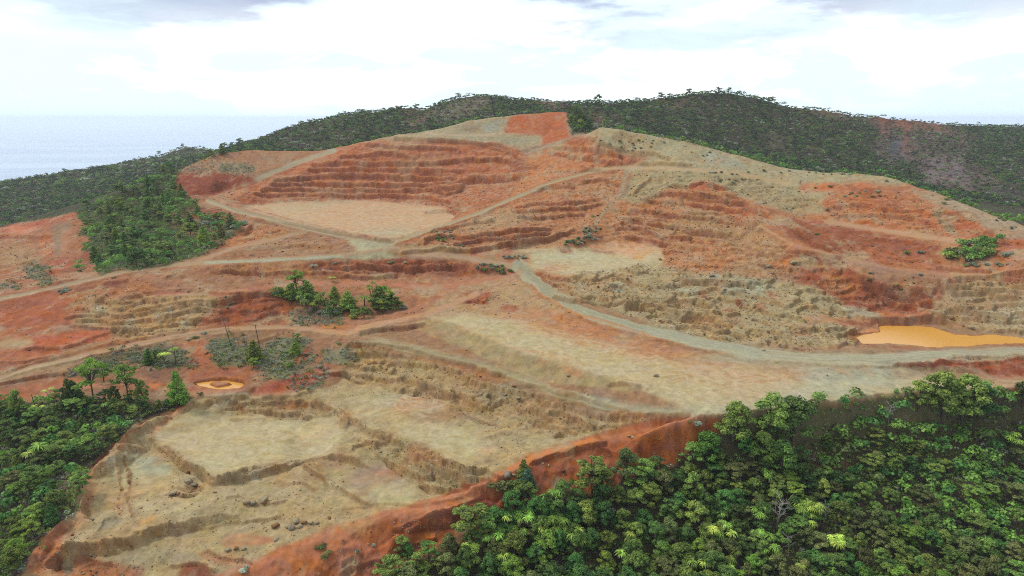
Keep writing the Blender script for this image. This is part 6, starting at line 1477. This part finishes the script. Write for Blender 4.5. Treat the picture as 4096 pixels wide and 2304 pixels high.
# bushes in patches
def patch(t, P, n, kinds, h0, h1, group, tone=('olive','mid','grey')):
    P2 = tile(t, P); us = [p[0] for p in P2]; vs = [p[1] for p in P2]; k = 0; g = 0
    while k < n and g < n*20:
        g += 1; u = prng.uniform(min(us), max(us)); v = prng.uniform(min(vs), max(vs)); c = False
        for (xa, ya), (xb, yb) in zip(P2, P2[1:] + P2[:1]):
            if (ya > v) != (yb > v) and u < (xb-xa)*(v-ya)/(yb-ya) + xa: c = not c
        if c: plant_at(str(prng.choice(kinds)), str(prng.choice(tone)), u, v, height=prng.uniform(h0, h1)*(.62 if h1 < 3 else .85), wide=prng.uniform(.9, 1.25), group=group); k += 1
patch(6, [(2020,430),(2250,390),(2400,380),(2440,500),(2300,560),(2000,540),(1930,520)], 30, ['broadleaf_tree','shrub','broadleaf_tree'], 3.0, 5.0, "thicket on the red ledge", ('olive','mid','grey','fresh'))
patch(6, [(2060,540),(2440,530),(2480,580),(2100,570)], 8, ['shrub'], 1.6, 2.6, "thicket on the red ledge", ('grey','olive'))
patch(5, [(1800,290),(1960,280),(1950,350),(1850,400),(1780,400),(1790,340)], 30, ['shrub'], 1.6, 2.8, "scrub below the gully", ('grey','blue'))
patch(5, [(1670,375),(1790,370),(1780,405),(1680,405)], 12, ['shrub'], 1.6, 2.6, "dark scrub beside the middle pad", ('mid','blue'))
patch(5, [(1200,490),(1390,490),(1390,515),(1200,510)], 16, ['shrub'], 1.2, 2.2, "scrub beside the red flat at the junction", ('grey','mid'))
patch(5, [(1000,560),(1160,545),(1300,590),(1290,615),(1140,610),(1010,590)], 22, ['shrub'], 1.4, 2.8, "scrub by the haul road junction", ('grey','mid','olive'))
patch(5, [(720,310),(850,290),(850,340),(780,380),(700,370)], 12, ['shrub'], 1.2, 2.4, "scrub under the middle road", ('grey','mid'))
patch(11, [(320,430),(480,330),(900,420),(1300,600),(1600,640),(2100,520),(2350,560),(1700,720),(1300,740),(900,620),(700,520)], 34, ['shrub','shrub','broadleaf_tree'], 1.8, 3.2, "low greenery in the red hollow", ('mid','fresh','grey','olive'))
patch(4, [(430,750),(540,725),(560,735),(440,785)], 12, ['shrub'], 1.2, 2.2, "scrub below the upper left road", ('grey',))
patch(4, [(1540,250),(1700,190),(1850,230),(1840,290),(1680,300)], 12, ['broadleaf_tree','shrub'], 2.5, 5.0, "bushes under the upper road", ('grey','mid'))
patch(4, [(560,570),(640,580),(640,620),(570,620)], 3, ['broadleaf_tree'], 3.0, 4.5, "round trees in the red valley", ('mid','deep'))
patch(2, [(2220,1180),(2440,1080),(2420,1060),(2100,1020),(1900,1060)], 18, ['shrub'], 1.3, 2.4, "scrub on the grey knoll", ('grey','olive'))
patch(3, [(60,1150),(200,1140),(200,1190),(120,1200)], 5, ['shrub'], 1.2, 2.2, "scrub on the grey shoulder", ('grey','olive'))
patch(3, [(200,1290),(480,1300),(560,1400),(240,1380)], 14, ['shrub'], 1.0, 2.0, "scattered scrub on the grey hill", ('grey','olive'))
patch(3, [(780,1290),(1250,1310),(1300,1330),(900,1310)], 14, ['shrub'], 1.0, 2.0, "low scrub along the pale crest", ('olive','grey'))
patch(6, [(1150,10),(1500,0),(1600,30),(1300,60)], 12, ['shrub'], 1.2, 2.2, "low scrub on the orange crest", ('grey','olive'))
patch(6, [(2200,60),(2560,200),(2560,330),(2300,200)], 18, ['shrub'], 1.0, 2.0, "low scrub on the right hand slope", ('olive','grey'))

# ================================================================== turn the list into things, nearest first; past the limit they join one mass
LIMIT = 285
PLACED.sort(key=lambda p: math.hypot(p[2], p[3]) - (10000 if p[7] else 0))
count = {}; REST = []
TONE = {'deep': 'dark green', 'mid': 'green', 'fresh': 'bright green', 'olive': 'olive green', 'grey': 'grey', 'yellow': 'yellow green', 'blue': 'blue green', 'brown': 'brown'}
KN = {'broadleaf_tree': 'round tree', 'umbrella_tree': 'flat tree', 'conical_tree': 'pointed tree', 'palm_tree': 'palm', 'shrub': 'shrub', 'dead_tree': 'dead tree'}
CAT = {'broadleaf_tree': 'tree', 'umbrella_tree': 'tree', 'conical_tree': 'tree', 'palm_tree': 'palm', 'shrub': 'shrub', 'dead_tree': 'dead tree'}
keep = []
for p in PLACED:
    if p[7] is None and not -25 < float(project(p[2], p[3], p[4] + p[5]*.6)[0]) < 2600: REST.append(p); continue
    count[p[0]] = count.get(p[0], 0) + 1
    (keep if count[p[0]] <= LIMIT else REST).append(p)
def zone(p):
    u, v = [float(q) for q in project(p[2], p[3], p[4] + p[5]*.6)]
    g = p[8] or ""
    if g in ("front forest", "palms of the front forest"):
        return ("upper" if v < 1120 else "middle" if v < 1300 else "bottom") + (" left" if u < 1350 else " centre" if u < 1950 else " right") + " of front forest"
    if g == "left forest": return ("near the low red road" if v < 1090 else "beside the pit's red rim" if u > 250 else "at the left edge" if u < 110 else "amid the left forest") if v < 1290 else "at the bottom left corner"
    if g == "single shrubs on the bare ground":
        return "on " + ("bottom left pit ground" if v > 1150 and u < 900 else "the red bank in front" if v > 1100 else "the middle bare banks" if u < 1000 and v > 600 else "the ground by the junction" if u < 1500 and v > 480 else "the red right hand walls" if v > 480 else "the upper mine slope")
    pl = {"hillside wood on the left": "in the left hillside wood", "trees along the skyline ridge": "on the skyline ridge", "trees along the far left ridge": "on the far left ridge",
          "trees behind the mine's crest": "just behind the mine's crest"}
    if g in pl: return pl[g] + ((", high up" if v < 520 else ", low down") if g.startswith("hillside") else "")
    return "in the " + g
def size(p):
    if p[0] == 'shrub': return "larger" if p[5] > 1.2 else "small"
    return "tall" if p[5] > 8 else ("small" if p[5] < 4.5 else "medium")
groups = {}
for p in keep:
    if p[7] is None: groups.setdefault(f"{size(p)} {TONE[p[1]]} {KN[p[0]]} {zone(p)}", []).append(p)
def ordinal(n):
    w = ["", "first", "second", "third", "fourth", "fifth", "sixth", "seventh", "eighth", "ninth", "tenth"]
    return w[n] if n <= 10 else str(n) + ("th" if 10 < n % 100 < 14 or n % 10 not in (1, 2, 3) else {1: "st", 2: "nd", 3: "rd"}[n % 10])
for lab, ps in groups.items():
    ps.sort(key=lambda p: project(p[2], p[3], p[4])[0])
    for k, p in enumerate(ps): p[7] = lab if len(ps) == 1 else f"{lab}, {ordinal(k+1)} from left"
def inst(p):
    kind, tone, x, y, z, h, wide, label, group = p
    i = int(prng.integers(NV[kind])) if kind != 'palm_tree' else int(prng.integers(4))
    e = bpy.data.objects.new(kind, None); COL.objects.link(e); e.empty_display_size = .2
    s = h / HT[kind]; e.location = (x, y, z + CAM_Z - .05); e.scale = (s*wide, s*wide, s)
    if kind == 'palm_tree': s2 = max(1.0, min(1.4, s*1.15)); e.scale = (s2*wide, s2*wide, s)
    e.rotation_euler = (prng.normal(0, .03), prng.normal(0, .03), prng.uniform(0, 6.28))
    tag(e, label, CAT[kind], group)
    for nm, me in PROTO[(kind, i)]:
        o = bpy.data.objects.new(nm, tinted(me, tone) if nm in ('crown', 'foliage') else me); COL.objects.link(o); o.parent = e
for p in keep: inst(p)
print("things", len(keep), "rest", len(REST), count, round(time.time()-T_START, 1))

# ================================================================== masses nobody could count
def mass(name, spots, per, leaf, tone_fn, hmin, hmax, wide=(1.3, 2.4), flat=.7, mats=('deep','mid','olive','brown','grey','fresh')):
    """spots (n,3): many small crowns as one object; each crown two or three lobes of leaf sprays"""
    n = len(spots); rg = np.random.default_rng(5)
    V, F, Mi = [], [], []
    h = rg.uniform(hmin, hmax, n); w = rg.uniform(*wide, n); big_ = rg.random(n) < .12; h[big_] *= 1.5; w[big_] *= 1.35
    tone = tone_fn(spots[:, 0], spots[:, 1], rg)
    nl = 3; off = rg.normal(0, .42, (n, nl, 3)) * w[:, None, None]; off[:, :, 2] *= .35
    c = spots[:, None, :] + off; c[:, :, 2] += (h*.46)[:, None]
    k = per // nl; d = rg.normal(0, 1, (n, nl, k, 3)); d /= np.linalg.norm(d, axis=-1, keepdims=True); d[..., 2] = np.abs(d[..., 2])*1.15 - .25
    r = (w*.62)[:, None, None, None] * rg.uniform(.7, 1.05, (n, nl, k, 1))
    P = (c[:, :, None, :] + d*r*np.array([1, 1, flat])).reshape(-1, 3); N = d.reshape(-1, 3)
    V, F = leaves(P, N, leaf, 1.0, rg)
    o = link_mesh(name, V + np.array([0, 0, CAM_Z]), F, None)
    for m in mats: o.data.materials.append(LM[m])
    o.data.polygons.foreach_set('material_index', np.repeat(tone, nl*k).astype(np.int32))
    return tag(o, kind='stuff')
def vis_ok(x, y, margin=40):
    z = ground_z(x, y); u, v = project(x, y, z); return (u > -margin-280) & (u < 2576+margin+280)
def tones(probs, seed):
    def f(x, y, rg):
        n = len(x); q = fbm(x, y, 45, 3, seed) + 1.2*np.clip(.75-grid_at(A_wood, x, y), 0, 1); r = rg.random(n)
        t = np.searchsorted(np.cumsum(probs), r*.999); t = np.clip(t, 0, 5)
        return np.where((q > .16) & (r < .65), 3 + (rg.random(n) < .22), t)
    return f
# back slopes
def m_back(X_, Y_):
    b = grid_at(BACK, X_, Y_); w = grid_at(A_wood, X_, Y_); q = fbm(X_, Y_, 55, 4, 301)
    return (b > .5) & (rng.random(len(b)) < w**1.6*np.clip(1.0 - np.clip(q, 0, .5)*1.1, .25, 1)) & vis_ok(X_, Y_)
S = scatter(560, 1120, 3.5, m_back, 110000, tmax=.80)
vz = ground_z(S[:, 0], S[:, 1]); 
mass("distant_woodland", np.column_stack([S, vz]), 48, .80, tones([.58, .26, .10, .02, .01, .03], 311), 2.2, 6.0, (1.5, 2.9), mats=('far','deep','olive','brown','grey','mid'))
S = scatter(640, 1500, 6.5, lambda X_, Y_: (grid_at(BACK, X_, Y_) > .5) & (X_/Y_ < -.25), 60000, tmax=.80)
S = S[S[:, 1] > 900] if len(S) else S
mass("far_ridge_woodland", np.column_stack([S, ground_z(S[:, 0], S[:, 1])]), 36, 1.5, tones([.70, .24, .04, .01, .0, .01], 321), 3, 8, (2.6, 4.6), mats=('far','deep','olive','brown','grey','mid'))
# undergrowth beneath the near forests
S = scatter(118, 236, 1.25, lambda X_, Y_: (grid_at(A_wood, X_, Y_) > .12) & (grid_at(BACK, X_, Y_) < .5) & (uv_of(X_, Y_)[1] < 1560) & vis_ok(X_, Y_), 60000)
mass("undergrowth", np.column_stack([S, ground_z(S[:, 0], S[:, 1])]), 27, .42, lambda x, y, rg: np.where(rg.random(len(x)) < .24, 3, rg.choice([0, 1, 2, 4, 5], len(x), p=[.30, .32, .20, .08, .10])), .6, 3.0, (.7, 1.4))
S = scatter(330, 640, 2.6, lambda X_, Y_: (grid_at(A_wood, X_, Y_) > .12) & (grid_at(BACK, X_, Y_) < .5) & vis_ok(X_, Y_), 40000)
mass("hillside_undergrowth", np.column_stack([S, ground_z(S[:, 0], S[:, 1])]), 24, .7, lambda x, y, rg: rg.choice([0, 1, 2, 4, 5], len(x), p=[.40, .28, .14, .10, .08]), .8, 3.0, (1.2, 2.2))
# grey scrub on the banks
S = scatter(200, 640, .85, lambda X_, Y_: (rng.random(len(X_)) < grid_at(A_scrub, X_, Y_)*.9) & (grid_at(A_wood, X_, Y_) < .4) & vis_ok(X_, Y_), 160000)
mass("grey_scrub", np.column_stack([S, ground_z(S[:, 0], S[:, 1])]), 27, .40, lambda x, y, rg: rg.choice([0, 1, 2, 4, 3], len(x), p=[.04, .16, .20, .54, .06]), .3, 1.7, (.6, 1.3))
# the surplus of the counted kinds
if REST:
    S = np.array([(p[2], p[3], p[4]) for p in REST if p[0] != 'shrub']).reshape(-1, 3)
    if len(S): mass("more_trees", S, 90, .8, lambda x, y, rg: rg.choice([0, 1, 5, 2], len(x), p=[.35, .35, .2, .1]), 4, 8, (2.2, 3.2))
# loose stones on rough ground
def stone_base():
    import bmesh
    bm = bmesh.new(); bmesh.ops.create_icosphere(bm, subdivisions=1, radius=.5); V = np.array([v.co[:] for v in bm.verts]); F = np.array([[v.index for v in f.verts] for f in bm.faces]); bm.free(); return V, F
SV, SF = stone_base()
def stones(name, S, s, mats, probs):
    rg = np.random.default_rng(9); n = len(S)
    V = SV[None]*rg.uniform(.62, 1.2, (n, len(SV), 1)); a = rg.uniform(0, 6.28, n); ca, sa = np.cos(a), np.sin(a)
    sc = s[:, None]*rg.uniform(.7, 1.3, (n, 3))*np.array([1, 1, .7])
    x = V[..., 0]*sc[:, None, 0]; y = V[..., 1]*sc[:, None, 1]; z = V[..., 2]*sc[:, None, 2]
    P = np.stack([x*ca[:, None] - y*sa[:, None], x*sa[:, None] + y*ca[:, None], z], -1) + S[:, None, :]
    P[..., 2] += (s*.12)[:, None]
    F = (SF[None] + (np.arange(n)*len(SV))[:, None, None]).reshape(-1, 3)
    o = link_mesh(name, P.reshape(-1, 3) + np.array([0, 0, CAM_Z]), F, None)
    for m in mats: o.data.materials.append(m)
    o.data.polygons.foreach_set('material_index', np.repeat(rg.choice(len(mats), n, p=probs), len(SF)).astype(np.int32))
    return o
def stone_mat(nm, c):
    m, nt, b = principled(nm, None, .9, .1); ge = nd(nt, 'ShaderNodeNewGeometry'); n = nd(nt, 'ShaderNodeTexNoise', inp={'Scale': 2.0, 'Detail': 4.0}); nt.links.new(ge.outputs['Position'], n.inputs['Vector'])
    mx = nd(nt, 'ShaderNodeMix', data_type='RGBA'); mx.inputs[6].default_value = rgb([q*.72 for q in c]); mx.inputs[7].default_value = rgb(c); nt.links.new(n.outputs['Fac'], mx.inputs[0]); nt.links.new(mx.outputs[2], b.inputs['Base Color']); return m
ST = [stone_mat("pale_stone", (166,150,118)), stone_mat("ochre_stone", (142,104,66)), stone_mat("grey_stone", (142,130,108)), stone_mat("rust_stone", (126,74,52))]
def m_st(X_, Y_):
    q = grid_at(np.clip(A_rough, 0, 1.2)*(1-np.clip(A_road, 0, 1))*(1-np.clip(A_wood, 0, 1)), X_, Y_); n = fbm(X_, Y_, 9, 3, 401)
    sl = grid_at(steep, X_, Y_)
    return (rng.random(len(q)) < np.clip((q-.3)*.9*np.clip(n+.45, 0, 1.2) + .35*sl*(q > .2), 0, 1)) & (grid_at(BACK, X_, Y_) < .5) & vis_ok(X_, Y_)
T_ = rng.uniform(-.84, .84, 420000); Y_ = np.exp(rng.uniform(math.log(140), math.log(560), 420000)); X_ = T_*Y_
m = m_st(X_, Y_); S = np.column_stack([X_[m], Y_[m], ground_z(X_[m], Y_[m])])[:90000]
s = np.exp(rng.normal(math.log(.26), .5, len(S))) * np.clip(S[:, 1]/260, .75, 1.8)
tag(stones("loose_stones", S, np.clip(s, .12, 1.5), ST, [.36, .34, .18, .12]), kind='stuff'); print("stones", len(S))
# ---- boulders one can count
BO = []
for t, q, sz, what in [
 (7,(2080,1085),2.0,"dark round boulder at the left end of the boulder pile"),(7,(2165,1075),1.5,"reddish boulder second in the boulder pile"),(7,(2200,1100),1.5,"brown boulder low in the boulder pile"),(7,(2230,1040),1.8,"rust boulder on top of the boulder pile"),(7,(2290,1055),1.5,"middle boulder of the boulder pile"),(7,(2340,1050),1.2,"small boulder right of the pile's middle"),(7,(2390,1050),1.0,"last small boulder at the pile's right end"),(7,(2260,1080),1.2,"boulder in front of the pile's middle"),(7,(2480,1020),.9,"single boulder by the orange slope's edge"),
 (7,(1860,895),1.8,"dark boulder left in the short rocky row on the pit floor"),(7,(1910,905),1.6,"middle boulder in the short rocky row"),(7,(1975,885),2.4,"tall ribbed boulder ending the short rocky row"),(7,(1990,900),1.2,"small boulder at the tall ribbed one's foot"),
 (7,(1420,750),2.3,"brown boulder heap under the curved scarp"),(7,(1460,775),1.6,"boulder below the brown heap"),(7,(1310,835),1.8,"dark flat boulder near the pit's centre"),(7,(1340,830),1.0,"small boulder beside the dark flat one"),
 (7,(2085,1190),1.2,"pale round boulder at the tip of the red puddle"),(7,(695,1030),.8,"lone dark boulder near the left red rim"),(7,(1720,1260),1.3,"boulder at the left of the low heap below the puddle"),(7,(1780,1250),1.2,"boulder in the middle of the low heap"),(7,(1840,1245),1.1,"boulder at the right of the low heap"),
 (8,(1255,700),2.4,"large orange boulder left of the trees on the red bank"),(8,(1300,690),1.1,"small orange boulder beside the large orange one"),(8,(2165,400),1.0,"white boulder on the orange road"),(8,(2200,405),1.2,"pale flat boulder beside the white one"),
 (8,(1510,610),.7,"pale stone upper left on the dark red bank"),(8,(1560,612),.6,"pale stone right of it on the dark red bank"),(8,(1300,30),1.4,"grey boulder where the benches meet"),(8,(1340,110),1.6,"grey boulder below the benches' corner"),(8,(1240,90),1.5,"brown boulder at the foot of the upper bench"),
 (5,(1755,680),1.4,"rounded boulder beside the middle pad"),(5,(2400,520),2.0,"reddish rock stump right of the middle pad"),(5,(1700,1400),1.2,"grey boulder on the plateau embankment"),(5,(2370,1390),1.6,"dark heap boulder on the plateau"),
 (6,(610,1195),1.2,"dark stone standing beside the haul road's bend"),(6,(2020,955),2.0,"grey boulder above the orange pond"),(6,(2180,1030),2.2,"brown boulder at the orange pond's far shore"),(6,(220,650),2.6,"blue grey rock knob among the mounds"),(6,(850,540),3.0,"pale rock outcrop under the red wall"),(6,(640,570),2.2,"brown rock knob left of the pale outcrop"),
]:
    (u, v), = tile(t, [q]); x, y, z = spot(u, v); k = len(BO)
    o = stones("boulder", np.array([[0., 0., 0.]]), np.array([sz]), [ST[(1, 0, 2, 0)[k % 4]] if not any(w in what for w in ('pale','white')) else ST[0]], [1.0])
    o.data.transform(__import__('mathutils').Matrix.Translation((0, 0, -CAM_Z)))
    import bmesh
    bm = bmesh.new(); bm.from_mesh(o.data); bmesh.ops.subdivide_edges(bm, edges=bm.edges[:], cuts=2, use_grid_fill=True)
    for vt in bm.verts: vt.co += vt.normal * sz * .09 * float(perlin(vt.co.x*2.2/sz + k*3, vt.co.y*2.2/sz + vt.co.z*3/sz, 5)); vt.co *= 1 + .1*random.uniform(-1, 1)
    bm.to_mesh(o.data); bm.free()
    o.rotation_euler = (0, 0, k*1.3)
    o.location = (x, y, z + CAM_Z + sz*.1); tag(o, what, "boulder", "boulders on the mine"); BO.append(o)
# ---- posts
M_POST, _, _ = principled("weathered_post", (84,66,56))
def post(label, t, base, top, cross=True, name="utility_pole", cat="pole"):
    (u, v), = tile(t, [base]); (u2, v2), = tile(t, [top]); x, y, z = spot(u, v); h = (v - v2)/F0*math.hypot(y, z)*1.04
    x2 = x + (u2 - u)/F0*y
    e = bpy.data.objects.new(name, None); COL.objects.link(e); e.location = (x, y, z + CAM_Z); tag(e, label, cat)
    V, F = tube([(0, 0, -.8), ((x2-x)*.5, 0, h*.5), (x2-x, 0, h)], [.17, .15, .12], 8); link_mesh("post", V, F, M_POST, e)
    if cross:
        V, F = tube([(x2-x-1.3, 0, h-.35), (x2-x, .13, h-.35), (x2-x+.9, 0, h-.35)], [.08, .09, .08], 4); link_mesh("crossarm", V, F, M_POST, e)
    return e
post("dark utility pole with a crossarm standing in the scrub gully", 11, (150,1250), (100,810))
post("bare dark pole rising from the left forest by the low road", 12, (495,860), (450,580), False, "bare_pole", "pole")
plant_extra = [("leaning dead tree with bare top branches below the long track", 4, (1735,1160), (1690,900))]
for lab, t, b_, t_ in plant_extra:
    (u, v), = tile(t, [b_]); (u2, v2), = tile(t, [t_]); x, y, z = spot(u, v); h = (v-v2)/F0*math.hypot(y, z)
    e = bpy.data.objects.new("dead_tree", None); COL.objects.link(e); e.location = (x, y, z+CAM_Z); tag(e, lab, "dead tree")
    dx = (u2-u)/F0*y
    V, F = tube([(0, 0, -.5), (dx*.45, 0, h*.4), (dx*.85, .1, h*.7), (dx, .2, h)], [.17, .14, .09, .04]); link_mesh("trunk", V, F, M_POST, e)
    parts = [tube([(dx*.45, 0, h*.38), (dx*.45+.9, 0, h*.55), (dx*.45+1.1, .2, h*.86)], [.09, .06, .03], 4)] + [tube([(dx*f, 0, h*f), (dx*f + sgn*.5, .2, h*f+.9)], [.05, .02], 4) for f, sgn in ((.6, -1), (.75, 1), (.85, -1), (.9, 1))]
    V, F = merge(parts); link_mesh("branches", V, F, M_POST, e)
for k, (t, a, b_, lab) in enumerate([(12,(1945,365),(2060,235),"longer pale fallen log in the grey scrub"),(12,(2210,330),(2200,240),"short pale upright log in the grey scrub"),(12,(1965,425),(2000,385),"short pale log beside the orange puddle"),(11,(150,1190),(290,1150),"thin pale log at the utility pole's foot"),(7,(470,1005),(500,960),"pale split branch at the left forest's edge")]):
    (u, v), (u2, v2) = tile(t, [a, b_]); x, y, z = spot(u, v); x2 = x + (u2-u)/F0*y; h = max(.3, (v-v2)/F0*y*.6)
    V, F = tube([(0, 0, 0), ((x2-x)*.5, .6, h*.55), (x2-x, 1.2, h)], [.12, .1, .06], 6); o = link_mesh("log", V, F, M_GREYBARK); o.location = (x, y, z+CAM_Z+.1); tag(o, lab, "log", "pale dead logs")
print("done", round(time.time()-T_START, 1))

# ================================================================== the air
def haze(density):
    import bmesh
    me = bpy.data.meshes.new("haze"); bm = bmesh.new(); bmesh.ops.create_cube(bm, size=1.0)
    for v in bm.verts: v.co = (v.co.x*2*(R_+500), v.co.y*2*(R_+500), -60 if v.co.z < 0 else CAM_Z + 66)
    bm.to_mesh(me); bm.free()
    m = bpy.data.materials.new("haze"); m.use_nodes = True; nt = m.node_tree; nt.nodes.clear()
    out = nd(nt, 'ShaderNodeOutputMaterial'); pv = nd(nt, 'ShaderNodeVolumePrincipled')
    pv.inputs['Color'].default_value = (.86, .93, 1.0, 1); pv.inputs['Density'].default_value = density; pv.inputs['Anisotropy'].default_value = .15
    nt.links.new(pv.outputs[0], out.inputs['Volume']); me.materials.append(m)
    o = bpy.data.objects.new("haze", me); COL.objects.link(o); tag(o, kind='stuff')
haze(.00007)
